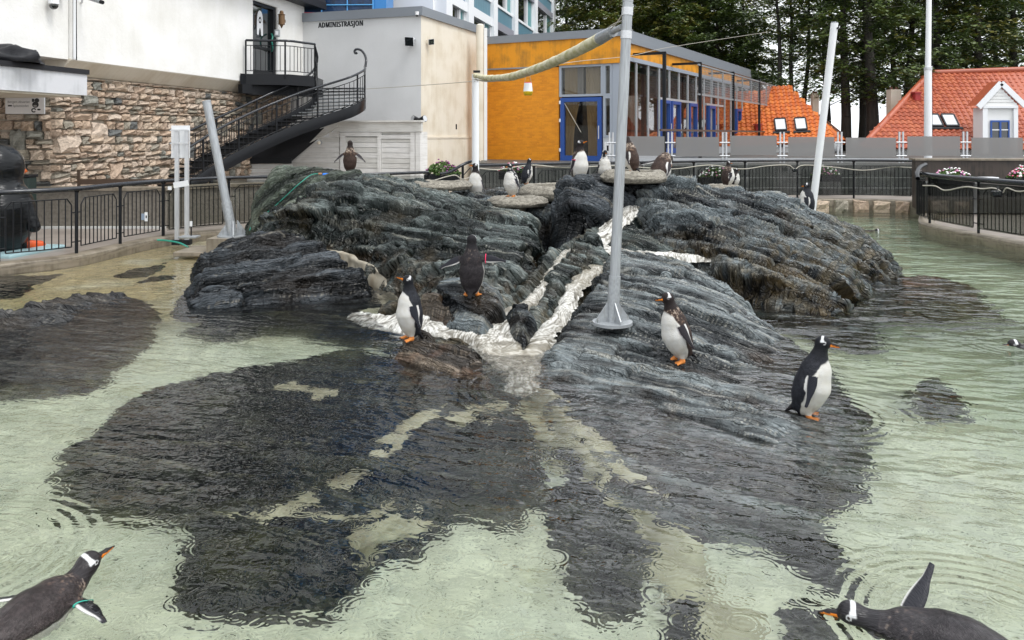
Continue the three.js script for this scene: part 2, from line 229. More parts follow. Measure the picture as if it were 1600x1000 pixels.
  g.setAttribute('position', new THREE.BufferAttribute(Float32Array.from(pos), 3)); g.setAttribute('uv', new THREE.BufferAttribute(Float32Array.from(uv), 2)); g.setIndex(idx); g.computeVertexNormals(); g.addGroup(0, 6, 0); g.addGroup(6, idx.length - 6, 1);
  const m = new THREE.Mesh(g, [mat(relief(2048, 1160, ...NX, ...NZ, 1.2)), mat(relief(2048, 1811, ...FX, ...FZ, 1.2))]); m.name = 'water'; m.receiveShadow = true; m.userData.kind = 'structure'; scene.add(m);
}
// ---------------------------------------------------------------- rocks of the island
function insideDist(poly, x, z) {                     // distance to the outline, positive inside
  let d = 1e9, c = false;
  for (let i = 0, j = poly.length - 1; i < poly.length; j = i++) {
    const [ax, az] = poly[i], [bx, bz] = poly[j], ex = bx - ax, ez = bz - az, t = clamp(((x - ax) * ex + (z - az) * ez) / (ex * ex + ez * ez)), q = (x - ax - ex * t) ** 2 + (z - az - ez * t) ** 2; if (q < d) d = q;
    if ((az > z) !== (bz > z) && x < (bx - ax) * (z - az) / (bz - az) + ax) c = !c;
  }
  return c ? Math.sqrt(d) : -Math.sqrt(d);
}
function spline(pts) {                                // smooth height through scattered points (thin plate)
  const n = pts.length, N = n + 3, A = [], U = (r2) => (r2 < 1e-9 ? 0 : r2 * Math.log(r2));
  for (let i = 0; i < n; i++) { const row = []; for (let j = 0; j < n; j++) row.push(U((pts[i][0] - pts[j][0]) ** 2 + (pts[i][2] - pts[j][2]) ** 2) + (i === j ? 0.02 : 0)); row.push(1, pts[i][0], pts[i][2], pts[i][1]); A.push(row); }
  for (let k = 0; k < 3; k++) { const row = []; for (let j = 0; j < n; j++) row.push(k === 0 ? 1 : k === 1 ? pts[j][0] : pts[j][2]); row.push(0, 0, 0, 0); A.push(row); }
  for (let c = 0; c < N; c++) { let p = c; for (let i = c + 1; i < N; i++) if (Math.abs(A[i][c]) > Math.abs(A[p][c])) p = i; [A[c], A[p]] = [A[p], A[c]]; for (let i = 0; i < N; i++) if (i !== c) { const f = A[i][c] / A[c][c]; if (f) for (let j = c; j <= N; j++) A[i][j] -= f * A[c][j]; } }
  const w = A.map((r, i) => r[N] / r[i]);
  return (x, z) => { let s = w[n] + w[n + 1] * x + w[n + 2] * z; for (let j = 0; j < n; j++) s += w[j] * U((x - pts[j][0]) ** 2 + (z - pts[j][2]) ** 2); return s; };
}
// broken blocks: cells of a jittered lattice; gives [cell number, gap to the next cell, offset from the cell's heart]
const WH = (i, j, k, s) => { const a = Math.sin(i * 127.1 + j * 311.7 + k * 74.7 + s * 19.19) * 43758.5453; return a - Math.floor(a); };
const wOut = [0, 0, 0, 0, 0];
function blocks(x, y, z, s) {
  const X = Math.floor(x), Y = Math.floor(y), Z = Math.floor(z); let a = 9, b = 9, h = 0, ox = 0, oy = 0, oz = 0;
  for (let k = Z - 1; k <= Z + 1; k++) for (let j = Y - 1; j <= Y + 1; j++) for (let i = X - 1; i <= X + 1; i++) {
    const r = WH(i, j, k, s), dx = i + 0.1 + 0.8 * r - x, dy = j + 0.1 + 0.8 * ((r * 57.31) % 1) - y, dz = k + 0.1 + 0.8 * ((r * 913.7) % 1) - z, d = dx * dx + dy * dy + dz * dz;
    if (d < a) { b = a; a = d; h = (r * 3719.3) % 1; ox = dx; oy = dy; oz = dz; } else if (d < b) b = d;
  }
  wOut[0] = h; wOut[1] = Math.sqrt(b) - Math.sqrt(a); wOut[2] = ox; wOut[3] = oy; wOut[4] = oz; return wOut;
}
const rockBump = tex(1024, (u, v) => { const w = fbm(u * 4, v * 4, 3, 3, 4), l = fbm(u * 4 + w, v * 40 + 2 * w, 5, 5, 4, 40), f = fbm(u * 40, v * 60, 2, 4, 40, 60), k = Math.abs(fbm(u * 3 + w, v * 22 + 2 * w, 15, 3, 3, 22)); return 0.55 + 0.6 * l + 0.22 * f - 0.55 * sstep(0.10, 0.0, k); }, { srgb: false, size: [1.6, 1.1] });
const rockTone = tex(512, (u, v) => { const f = fbm(u * 30, v * 44, 7, 4, 30, 44), l = fbm(u * 4, v * 60, 9, 4, 4, 60); return 0.78 + 0.40 * f + 0.65 * l; }, { size: [1.6, 1.1] });
const rockRough = tex(512, (u, v) => { const f = fbm(u * 9, v * 12, 17, 5, 9, 12); return 0.13 + 0.30 * f; }, { srgb: false, size: [2.2, 1.4] });
const rockMat = new THREE.MeshPhysicalMaterial({ vertexColors: true, ior: 1.5, specularIntensity: 0.5, map: rockTone, roughness: 1, roughnessMap: rockRough, bumpMap: rockBump, bumpScale: 0.036 });
const surf = [];                                       // tops of the masses, for standing things on them
const topAt = (x, z) => surf.reduce((m, f) => Math.max(m, f(x, z)), -0.9);
const PAL = {
  slate: { base: [0.010, 0.012, 0.014], alt: [0.175, 0.205, 0.215], veinGlint: [0.34, 0.33, 0.28], warm: [0.13, 0.085, 0.04], veinGlints: 0.24, warmth: 0.25 },
  black: { base: [0.007, 0.008, 0.009], alt: [0.075, 0.086, 0.096], veinGlint: [0.26, 0.24, 0.20], warm: [0.09, 0.06, 0.035], veinGlints: 0.07, warmth: 0.12 },
  green: { base: [0.014, 0.019, 0.014], alt: [0.13, 0.155, 0.12], veinGlint: [0.24, 0.25, 0.19], warm: [0.12, 0.09, 0.05], veinGlints: 0.06, warmth: 0.15 },
  greenVein: { base: [0.010, 0.014, 0.013], alt: [0.17, 0.20, 0.19], veinGlint: [0.35, 0.345, 0.29], warm: [0.14, 0.10, 0.05], veinGlints: 0.26, warmth: 0.3 },
  pale: { base: [0.022, 0.026, 0.028], alt: [0.22, 0.25, 0.255], veinGlint: [0.42, 0.41, 0.36], warm: [0.20, 0.13, 0.085], veinGlints: 0.3, warmth: 0.12 },
  brown: { base: [0.05, 0.043, 0.036], alt: [0.095, 0.075, 0.055], veinGlint: [0.36, 0.29, 0.22], warm: [0.24, 0.11, 0.055], veinGlints: 0.3, warmth: 0.8 },
  mortarWet: { base: [0.22, 0.195, 0.12], alt: [0.40, 0.375, 0.26], veinGlint: [0.4, 0.4, 0.3], warm: [0.09, 0.07, 0.035], veinGlints: 0.1, warmth: 0.5 },
  deepSlate: { base: [0.020, 0.020, 0.021], alt: [0.065, 0.066, 0.066], veinGlint: [0.30, 0.28, 0.24], warm: [0.11, 0.085, 0.06], veinGlints: 0.2, warmth: 0.5 },
  algaeShade: { base: [0.010, 0.011, 0.009], alt: [0.042, 0.045, 0.034], veinGlint: [0.20, 0.19, 0.12], warm: [0.085, 0.085, 0.035], veinGlints: 0.12, warmth: 0.8 },  // algal tint with painted darkening that offsets the bright water reflection
  mortar: { base: [0.27, 0.235, 0.175], alt: [0.42, 0.38, 0.30], veinGlint: [0.62, 0.59, 0.50], warm: [0.22, 0.15, 0.08], veinGlints: 0.1, warmth: 0.3 },
};
function rockMesh({ ctrl, poly, edge = 0.35, drop = 0.9, step = 0.018, pal = 'slate', dip = [0.46, 0.6, -0.65], layer = 1, lump = 1, wob = 0.1, seed = 1, low = -1.6, pow = 2, foot = null, carve = null }) {
  const ys = ctrl.map((c) => c.y), yLo = Math.min(...ys) - 0.25, yHi = Math.max(...ys) + 0.1, H0 = spline(ctrl.map((c) => [c.x, c.y, -c.z])), H = (x, z) => clamp(H0(x, z), yLo, yHi), pl = PAL[pal], dn = V(...dip).normalize();
  let x0 = 1e9, x1 = -1e9, z0 = 1e9, z1 = -1e9; for (const [x, z] of poly) { x0 = Math.min(x0, x); x1 = Math.max(x1, x); z0 = Math.min(z0, z); z1 = Math.max(z1, z); }
  const pad = 0.15; x0 -= pad; x1 += pad; z0 -= pad; z1 += pad;
  const nx = Math.ceil((x1 - x0) / step), nz = Math.ceil((z1 - z0) / step), top = new Float32Array((nx + 1) * (nz + 1)), dist = new Float32Array(top.length);
  const height = (x, z) => {
    const s = insideDist(poly, x, z) + wob * (noise(x * 1.7, z * 1.7, seed) + 0.5 * noise(x * 4.3, z * 4.3, seed + 3) + 0.25 * noise(x * 11, z * 11, seed + 3)), t = clamp(1 - s / edge);
    return [H(x, z) - (carve ? carve(x, z) : 0) - drop * Math.pow(t, pow) - (s < 0 ? Math.min(2.5, -s * 5) : 0), s];
  };
  for (let j = 0; j <= nz; j++) for (let i = 0; i <= nx; i++) { const [h, s] = height(x0 + i * step, z0 + j * step), k = j * (nx + 1) + i; top[k] = Math.max(h, low); dist[k] = s; }
  const map = new Int32Array(top.length).fill(-1), pos = [], col = [], uv = [], idx = [];
  const strike = V(0, 0.75, 0.66).cross(dn).normalize(), cross = dn.clone().cross(strike);
  const vert = (i, j) => {
    const k = j * (nx + 1) + i; if (map[k] >= 0) return map[k];
    const x = x0 + i * step, z = z0 + j * step, y = top[k], at = (a, b) => top[Math.min(nz, Math.max(0, b)) * (nx + 1) + Math.min(nx, Math.max(0, a))];
    const gx = (at(i + 1, j) - at(i - 1, j)) / (2 * step), gz = (at(i, j + 1) - at(i, j - 1)) / (2 * step), l = Math.hypot(gx, 1, gz), n = [-gx / l, 1 / l, gz / l];
    // strata: sheets that dip with dn, broken and warped; each sheet ends in a small step
    const Z = -z, w = fb3(x * 0.8, y * 0.8, Z * 0.8 + seed, 3), w2 = fb3(x * 2.6, y * 2.6, Z * 2.6 + seed * 2, 3), s = x * dn.x + y * dn.y + Z * dn.z + 0.13 * w + 0.025 * w2, along = x * strike.x + y * strike.y + Z * strike.z;
    let d = 0, tone = 0, veinGlint = 0;
    [[2.1, 0.085], [5.3, 0.055], [12, 0.034], [27, 0.015]].forEach(([f, a], o) => {
      const q = s * f + 0.5 * noise(along * f * 0.2, Z * f * 0.2, seed + o * 5), c = Math.floor(q), t = q - c, k1 = hash(c + o * 57 + seed * 13), k2 = hash(c + 1 + o * 57 + seed * 13);
      const hgt = mixf(k1, k2, sstep(0.8, 0.99, t)), piece = 0.65 + 1.1 * noise(along * (1.1 + o), c * 3.7 + Z * 0.8, seed + o);
      d += layer * a * (hgt - 0.5 + 0.55 * (t - 0.5)) * piece * 1.25; tone += (mixf(k1, k2, sstep(0.8, 1, t)) - 0.5) * [0.8, 1.0, 0.95, 0.6][o];
      const vv = (1 - sstep(0.0, 0.16, Math.abs(t - 0.5))) * (k1 > 1 - pl.veinGlints * (o === 3 ? 1.6 : 1.1) ? 1 : 0); if (o > 0) veinGlint = Math.max(veinGlint, vv * sstep(-0.1, 0.25, noise(along * 1.3, c * 1.9, seed + 31)));  // quartz streaks plus extra pale ones painted as wet glints
    });
    const cr = Math.abs(noise(x * 1.3 + 0.3 * w2, y * 1.3, Z * 1.3 + seed * 3)), crack = (1 - sstep(0, 0.035, cr)) * sstep(0.0, 0.25, noise(x * 0.7, y * 0.7, Z * 0.7 + 20));
    d += lump * (0.075 * w2 + 0.010 * fb3(x * 7, y * 7, Z * 7 + seed, 3)) - 0.03 * crack; 
    { const third = x * cross.x + y * cross.y + Z * cross.z, j1 = 0.35 * w2; let B = blocks(along * 1.05 + j1, s * 4.2 + 0.3 * w, third * 1.3 + j1, seed); const h1 = B[0]; let gap = sstep(0.0, 0.10, B[1]); d += layer * (0.10 * (h1 - 0.5) + 0.10 * B[2] * (h1 - 0.3) + 0.05 * B[3]) - layer * 0.05 * (1 - gap); tone += (h1 - 0.5) * 0.9;
      B = blocks(along * 3.1 + 2 * j1, s * 12.5 + 0.3 * w2, third * 3.6, seed + 5); const g2 = sstep(0.0, 0.12, B[1]); d += layer * (0.030 * (B[0] - 0.5) + 0.034 * B[2] * (B[0] - 0.4) + 0.018 * B[3]) - layer * 0.014 * (1 - g2); tone += (B[0] - 0.5) * 0.6; }
    d -= 0.03 * layer; const f = sstep(-0.02, 0.1, dist[k]); d *= f;
    map[k] = pos.length / 3; pos.push(x + n[0] * d, y + n[1] * d, Z + n[2] * d);
    const g = fb3(x * 1.6, y * 1.6, Z * 1.6 + seed + 9, 4), g2 = fb3(x * 9, y * 9, Z * 9 + 4, 3);
    let c = mixc(pl.base, pl.alt, Math.pow(clamp(0.42 + tone * 0.8 + 1.3 * g), 1.5)); c = mixc(c, pl.veinGlint, clamp(veinGlint * (0.75 + 1.2 * g2)));
    c = mixc(c, pl.warm, clamp(pl.warmth * (1.6 * fb3(x * 1.1, y * 2, Z * 1.1 + 33 + seed, 4) - 0.12) * 2)); if (foot) c = mixc(c, foot.c, foot.a * clamp(sstep(foot.y1, foot.y0, y + 0.25 * g) * (0.5 + 2 * (g2 + 0.3 * g))));
    col.push(...c); { const X = x + n[0] * d, Y = y + n[1] * d, ZZ = Z + n[2] * d; uv.push(X * strike.x + Y * strike.y + ZZ * strike.z, X * dn.x + Y * dn.y + ZZ * dn.z + 0.10 * w); }; return map[k];
  };
  for (let j = 0; j < nz; j++) for (let i = 0; i < nx; i++) {
    const k = j * (nx + 1) + i; if (Math.max(top[k], top[k + 1], top[k + nx + 1], top[k + nx + 2]) <= low + 1e-4) continue;
    const a = vert(i, j), b = vert(i + 1, j), c = vert(i + 1, j + 1), e = vert(i, j + 1); idx.push(a, b, c, a, c, e);
  }
  surf.push((x, z) => { const u = (x - x0) / step, v = (z - z0) / step; if (u < 0 || v < 0 || u >= nx || v >= nz) return -9; const k = map[Math.round(v) * (nx + 1) + Math.round(u)]; return k >= 0 ? pos[3 * k + 1] : -9; });
  return indexed(Float32Array.from(pos), idx, Float32Array.from(uv), Float32Array.from(col));
}
const rock = (label, o, group, mat = rockMat) => single('boulder', rockMesh(o), mat, label, 'rock', group);
const pp = (list) => list.map((a) => (a.length === 3 ? P(...a) : a));
const wetFoot = { c: [0.20, 0.115, 0.04], a: 0.8, y0: 0.02, y1: 0.3 };

rock('black wet boulder lying in the water at the left end of the island', { pal: 'black', seed: 2, step: 0.016, dip: [-0.26, 0.78, -0.57], edge: 0.42, drop: 0.75, pow: 2.4, wob: 0.1, layer: 0.85,
  ctrl: pp([[292, 418, 11.0], [330, 384, 11.8], [400, 366, 12.2], [460, 361, 12.2], [520, 379, 11.7], [560, 406, 11.3], [592, 446, 10.9], [350, 432, 10.6], [450, 424, 10.8], [540, 432, 10.9], [300, 455, 10.3], [400, 446, 10.35], [500, 440, 10.6]]).concat([V(-4.3, 0.3, -12.8), V(-3, 0.45, -13.1)]),
  poly: [[-4.25, 10.05], [-3.7, 9.95], [-2.9, 10.2], [-2.0, 10.55], [-1.6, 10.75], [-1.85, 11.3], [-2.8, 12.15], [-3.7, 12.9], [-4.6, 12.8], [-4.72, 11.6], [-4.5, 10.6]] });
rock('broad grey-green rounded hump forming the left half of the island', { pal: 'greenVein', seed: 4, step: 0.018, dip: [0.49, 0.52, -0.70], edge: 0.4, drop: 0.7, wob: 0.14, layer: 1.1, foot: { c: [0.16, 0.10, 0.05], a: 0.5, y0: 0.2, y1: 0.6 },
  ctrl: pp([[395, 352, 13.4], [440, 322, 13.6], [480, 298, 13.6], [520, 282, 13.6], [560, 272, 13.8], [600, 272, 13.8], [650, 287, 13.6], [700, 299, 13.5], [760, 317, 13.2], [820, 332, 12.8], [870, 350, 12.3], [500, 360, 12.4], [560, 400, 11.6], [600, 440, 10.9], [622, 458, 10.5], [600, 335, 12.3], [700, 366, 11.2], [650, 400, 11.0], [700, 428, 10.0], [760, 436, 9.5], [800, 425, 9.7], [840, 398, 10.3], [870, 375, 11], [760, 376, 10.8], [800, 350, 11.9]]).concat([V(-2.2, 1.05, -15.3), V(-4, 0.5, -15), V(-4.4, 0.3, -13), V(0, 0.9, -14.5)]),
  poly: [[-4.6, 13.7], [-4.0, 12.75], [-3.0, 12.45], [-2.25, 11.7], [-1.62, 10.95], [-1.35, 10.3], [-0.95, 9.85], [-0.35, 9.25], [0.0, 9.3], [0.3, 9.9], [0.62, 11.1], [0.6, 12.4], [0.2, 13.7], [-1, 14.6], [-3, 15.6], [-4.6, 15]] });
rock('mossy green boulder behind the left hump, a blue strap on top', { pal: 'green', seed: 6, step: 0.025, dip: [-0.5, 0.6, -0.6], edge: 0.5, drop: 0.8, layer: 0.8, lump: 1.4,
  ctrl: pp([[394, 352, 14.2], [406, 310, 14.4], [426, 277, 14.6], [450, 265, 14.8], [500, 263, 15], [540, 267, 15], [600, 276, 15], [430, 340, 14.0], [470, 306, 14.0], [415, 352, 13.8]]).concat([V(-3.4, 1.2, -16), V(-2, 1.1, -15.8)]),
  poly: [[-4.8, 13.7], [-4.2, 13.4], [-3.6, 13.5], [-2, 14.0], [-1.5, 15], [-2, 16], [-3.5, 16.3], [-4.7, 16], [-4.95, 14.8]] });
rock('low flat rock behind the left hump carrying the stone nests', { pal: 'slate', seed: 8, step: 0.03, dip: [0.49, 0.52, -0.70], edge: 0.3, drop: 0.8,
  ctrl: pp([[690, 301, 14.2], [740, 298, 14.5], [800, 317, 13.9], [850, 322, 13.6], [825, 291, 15.2], [870, 300, 15]]).concat([V(-1.5, 1.1, -14.3), V(1.3, 1.1, -15.5), V(0, 1.0, -16.3)]),
  poly: [[-1.9, 14], [-0.6, 13.6], [0.9, 12.9], [1.5, 13.8], [1.5, 16], [0, 16.5], [-1.8, 16]] });
rock('dark block of rock under the large stone nest at the top', { pal: 'black', seed: 10, step: 0.018, dip: [0.35, 0.75, -0.55], edge: 0.22, drop: 0.7, wob: 0.07, layer: 1.0, lump: 1.2,
  ctrl: pp([[875, 305, 12.2], [900, 288, 12.4], [940, 281, 12.6], [985, 283, 12.8], [890, 335, 11.95], [925, 338, 11.9], [955, 318, 12.1]]).concat([V(1.4, 1.45, -13.6), V(2.1, 1.45, -13.4), V(0.8, 1.3, -13.5)]),
  poly: [[0.62, 12.7], [0.7, 12.05], [0.95, 11.75], [1.22, 11.75], [1.45, 12.1], [1.85, 12.45], [2.6, 12.7], [2.7, 13.6], [1.6, 14.1], [0.7, 13.6]] });
rock('long grey ridge sloping down to the water on the right', { pal: 'slate', seed: 12, step: 0.018, dip: [0.49, 0.52, -0.70], edge: 0.42, drop: 0.75, wob: 0.16, layer: 1.3, foot: { c: [0.17, 0.12, 0.05], a: 0.5, y0: 0.5, y1: 1.0 },
  ctrl: pp([[1040, 284, 12.8], [1100, 291, 12.8], [1170, 301, 13], [1230, 314, 13.2], [1262, 333, 13.8], [1300, 346, 13.6], [1350, 363, 13.2], [1395, 394, 12.8], [1418, 428, 12.3], [1010, 303, 12.4], [1000, 335, 12], [1060, 340, 11.6], [1060, 370, 11.2], [1120, 390, 10.8], [1200, 430, 10.2], [1260, 468, 9.7], [1320, 506, 9.25], [1150, 340, 11.8], [1200, 370, 11.4], [1270, 400, 11], [1330, 430, 10.8], [1350, 475, 10], [1388, 446, 11.3]]).concat([V(2.6, 1.15, -14.5), V(4.5, 0.9, -15.2), V(6, 0.3, -14.5)]),
  poly: [[1.72, 12.3], [1.9, 11.5], [2.3, 11.0], [2.9, 10.4], [3.3, 9.8], [3.65, 9.2], [3.95, 9.05], [4.3, 9.5], [4.55, 10.2], [5.2, 11.2], [6.1, 12.15], [6.4, 13.2], [6, 14.5], [4.5, 15.6], [2.6, 15.2], [1.8, 13.6]] });
rock('pale streaked slab in front carrying the tall grey pole', { pal: 'pale', seed: 14, step: 0.016, dip: [0.49, 0.52, -0.70], edge: 0.24, drop: 0.45, wob: 0.12, layer: 0.55, lump: 0.6, foot: { c: [0.12, 0.08, 0.05], a: 0.4, y0: -0.12, y1: 0.16 },
  ctrl: pp([[960, 396, 10.6], [900, 468, 9], [885, 500, 8.5], [855, 555, 7.7], [845, 596, 7.25], [955, 508, 8], [1060, 560, 7.5], [1000, 562, 7.4], [1000, 622, 6.6], [1100, 655, 6.12], [1180, 686, 5.75], [1200, 638, 6.35], [1100, 450, 9.2], [1050, 412, 10.2], [1150, 470, 9.1], [1200, 522, 8.5], [1195, 556, 7.8], [1140, 520, 8.2]]).concat([V(2.5, -0.07, -6.3), V(2.2, -0.26, -5.3), V(1.2, -0.26, -5.5), V(0.6, -0.24, -6.1), V(3.1, -0.24, -7.4), V(2.8, -0.2, -6.2), V(1.0, -0.12, -6.0), V(1.6, -0.15, -5.6), V(2.9, 0.1, -9.3), V(1.6, -0.36, -4.8), V(0.6, -0.33, -5.3), V(2.6, -0.36, -5.2)]),
  poly: [[0.17, 7.35], [0.2, 6.6], [0.3, 5.9], [0.55, 5.2], [0.9, 4.95], [1.4, 4.85], [1.9, 5.0], [2.45, 5.5], [3.05, 6.8], [3.25, 8.2], [2.95, 9.7], [2.6, 10.6], [1.8, 11.2], [1.3, 11.0], [0.95, 9.9], [0.62, 9.1], [0.3, 8.1]] });
rock('narrow wedge of rock between the two arms of the stream', { pal: 'greenVein', seed: 16, step: 0.016, edge: 0.16, drop: 0.4, wob: 0.05, layer: 0.7, lump: 0.7,
  ctrl: pp([[900, 370, 11.1], [940, 376, 10.9], [862, 436, 9.7], [852, 400, 10.4], [930, 388, 10.8], [882, 430, 9.9], [852, 466, 9.2]]),
  poly: [[0.85, 11.3], [0.55, 10.6], [0.34, 9.9], [0.26, 9.2], [0.4, 8.8], [0.62, 9.2], [0.78, 9.8], [1.08, 10.3], [1.4, 10.75], [1.3, 11.3]] });
rock('small dark rock standing in the middle of the stream outflow', { pal: 'slate', seed: 18, step: 0.014, edge: 0.12, drop: 0.35, wob: 0.04, layer: 0.6, lump: 0.7,
  ctrl: [V(0, 0.36, -8.85), V(0.05, 0.30, -8.4), V(0.25, 0.33, -8.7), V(-0.08, 0.34, -8.7), V(0.15, 0.22, -8.2)],
  poly: [[-0.12, 8.9], [-0.02, 8.35], [0.13, 8.1], [0.3, 8.55], [0.22, 8.95]] });
rock('dark low rock under the penguin that spreads its flippers', { pal: 'slate', seed: 20, step: 0.015, edge: 0.16, drop: 0.4, wob: 0.05, layer: 0.7, lump: 0.8,
  ctrl: [V(-0.9, 0.44, -9.4), V(-0.46, 0.47, -9.0), V(-0.25, 0.33, -8.75), V(-0.6, 0.36, -8.8), V(-0.1, 0.42, -9.2), V(-0.5, 0.5, -9.6)],
  poly: [[-1.0, 9.3], [-0.72, 8.66], [-0.3, 8.42], [0.0, 8.8], [-0.05, 9.4], [-0.5, 9.8], [-0.95, 9.7]] });
rock('rusty brown ledge at the waterline under the left standing penguin', { pal: 'brown', seed: 22, step: 0.014, edge: 0.2, drop: 0.4, wob: 0.1, layer: 0.8, lump: 1.1,
  ctrl: [V(-1.0, 0.15, -8.1), V(-0.65, 0.16, -8.0), V(-0.3, 0.12, -7.6), V(-0.8, 0.08, -7.7), V(-0.5, 0.05, -7.4)],
  poly: [[-1.27, 8.35], [-1.2, 7.85], [-0.9, 7.45], [-0.4, 7.2], [-0.15, 7.4], [-0.2, 7.9], [-0.6, 8.2], [-0.9, 8.5]] });
rock('small cluster of brown broken stone beside the left standing penguin', { pal: 'brown', seed: 24, step: 0.012, edge: 0.1, drop: 0.3, wob: 0.1, layer: 0.6, lump: 1.3,
  ctrl: [V(-0.95, 0.38, -9.2), V(-0.7, 0.33, -8.95), V(-0.85, 0.40, -9.0), V(-0.55, 0.26, -8.65)],
  poly: [[-1.05, 9.3], [-0.95, 8.95], [-0.62, 8.6], [-0.5, 8.6], [-0.66, 8.95], [-0.8, 9.25]] });

// the rocky gully and the milky water that runs down it in narrow branching arms
const bedCtrl = pp([[985, 312, 12.5], [950, 342, 12], [925, 371, 11.5], [1000, 386, 11.2], [1050, 386, 11.2], [880, 381, 11.2], [862, 411, 10.4], [838, 446, 9.6], [815, 481, 8.9], [930, 401, 10.6], [892, 441, 9.6], [880, 471, 9.1], [852, 501, 8.6], [800, 521, 8.3], [815, 571, 7.5], [815, 594, 7.2], [700, 501, 8.7], [600, 489, 9.4], [570, 484, 9.7], [650, 471, 9.3], [700, 471, 9.2], [760, 501, 8.6], [740, 541, 8]]);
const bedPoly = [[1.9, 12.8], [1.2, 12.2], [0.8, 11.7], [0.4, 11.2], [0.1, 10.4], [-0.1, 9.7], [-0.3, 9.5], [-0.7, 9.7], [-1.0, 9.8], [-1.4, 10.1], [-1.78, 9.85], [-1.72, 9.55], [-1.4, 9.0], [-1.1, 8.3], [-0.6, 7.9], [-0.2, 7.5], [-0.05, 7.1], [0.2, 7.1], [0.33, 7.7], [0.55, 8.7], [0.85, 9.6], [1.2, 10.4], [2.0, 10.8], [2.8, 11.0], [2.7, 11.5], [2.0, 11.8], [2.0, 12.6]];
const arms = [
    [[1005, 300, 12.7, 0.21], [962, 335, 12.1, 0.17], [930, 366, 11.6, 0.17]], [[930, 368, 11.55, 0.14], [884, 380, 11.2, 0.10], [866, 405, 10.5, 0.09], [848, 436, 9.8, 0.10], [824, 456, 9.35, 0.11], [800, 482, 8.95, 0.19]],
    [[930, 371, 11.5, 0.15], [985, 386, 11.2, 0.19], [1050, 388, 11.2, 0.15], [1112, 398, 11.0, 0.05]], [[985, 386, 11.2, 0.15], [935, 402, 10.6, 0.16], [898, 428, 9.9, 0.15], [886, 456, 9.4, 0.13], [876, 480, 9.0, 0.12], [850, 508, 8.55, 0.15], [828, 540, 8.0, 0.17], [815, 600, 7.1, 0.17]],
    [[800, 480, 8.95, 0.19], [802, 512, 8.45, 0.17], [815, 560, 7.65, 0.16]], [[560, 484, 9.75, 0.20], [610, 492, 9.3, 0.26], [700, 502, 8.75, 0.26], [755, 510, 8.55, 0.26], [812, 540, 7.95, 0.2]], [[735, 455, 9.0, 0.3], [700, 480, 9.1, 0.22], [690, 500, 8.8, 0.2]],
    [[760, 520, 8.35, 0.2], [790, 560, 7.7, 0.14]], [[800, 470, 9.1, 0.2], [770, 485, 8.95, 0.22], [760, 505, 8.6, 0.2]]].map((l) => l.map(([x, y, Z, w]) => [(x - 800) * Z / FOCAL, Z, w * 0.8]));
const wet = (x, z) => { let m = -9; for (const l of arms) for (let i = 0; i + 1 < l.length; i++) { const [ax, az, aw] = l[i], [bx, bz, bw] = l[i + 1], ex = bx - ax, ez = bz - az, t = clamp(((x - ax) * ex + (z - az) * ez) / (ex * ex + ez * ez)); m = Math.max(m, mixf(aw, bw, t) - Math.hypot(x - ax - ex * t, z - az - ez * t)); } return m; };
rock('low greenish rock forming the gully the stream runs down', { pal: 'greenVein', seed: 26, step: 0.014, edge: 0.2, drop: 0.35, wob: 0.08, layer: 0.4, lump: 0.6, ctrl: bedCtrl.map((p) => p.clone().add(V(0, -0.025, 0))), poly: bedPoly, foot: { c: [0.17, 0.12, 0.06], a: 0.5, y0: 0.1, y1: 0.5 }, carve: (x, z) => 0.14 * sstep(-0.10, 0.04, wet(x, z)) });
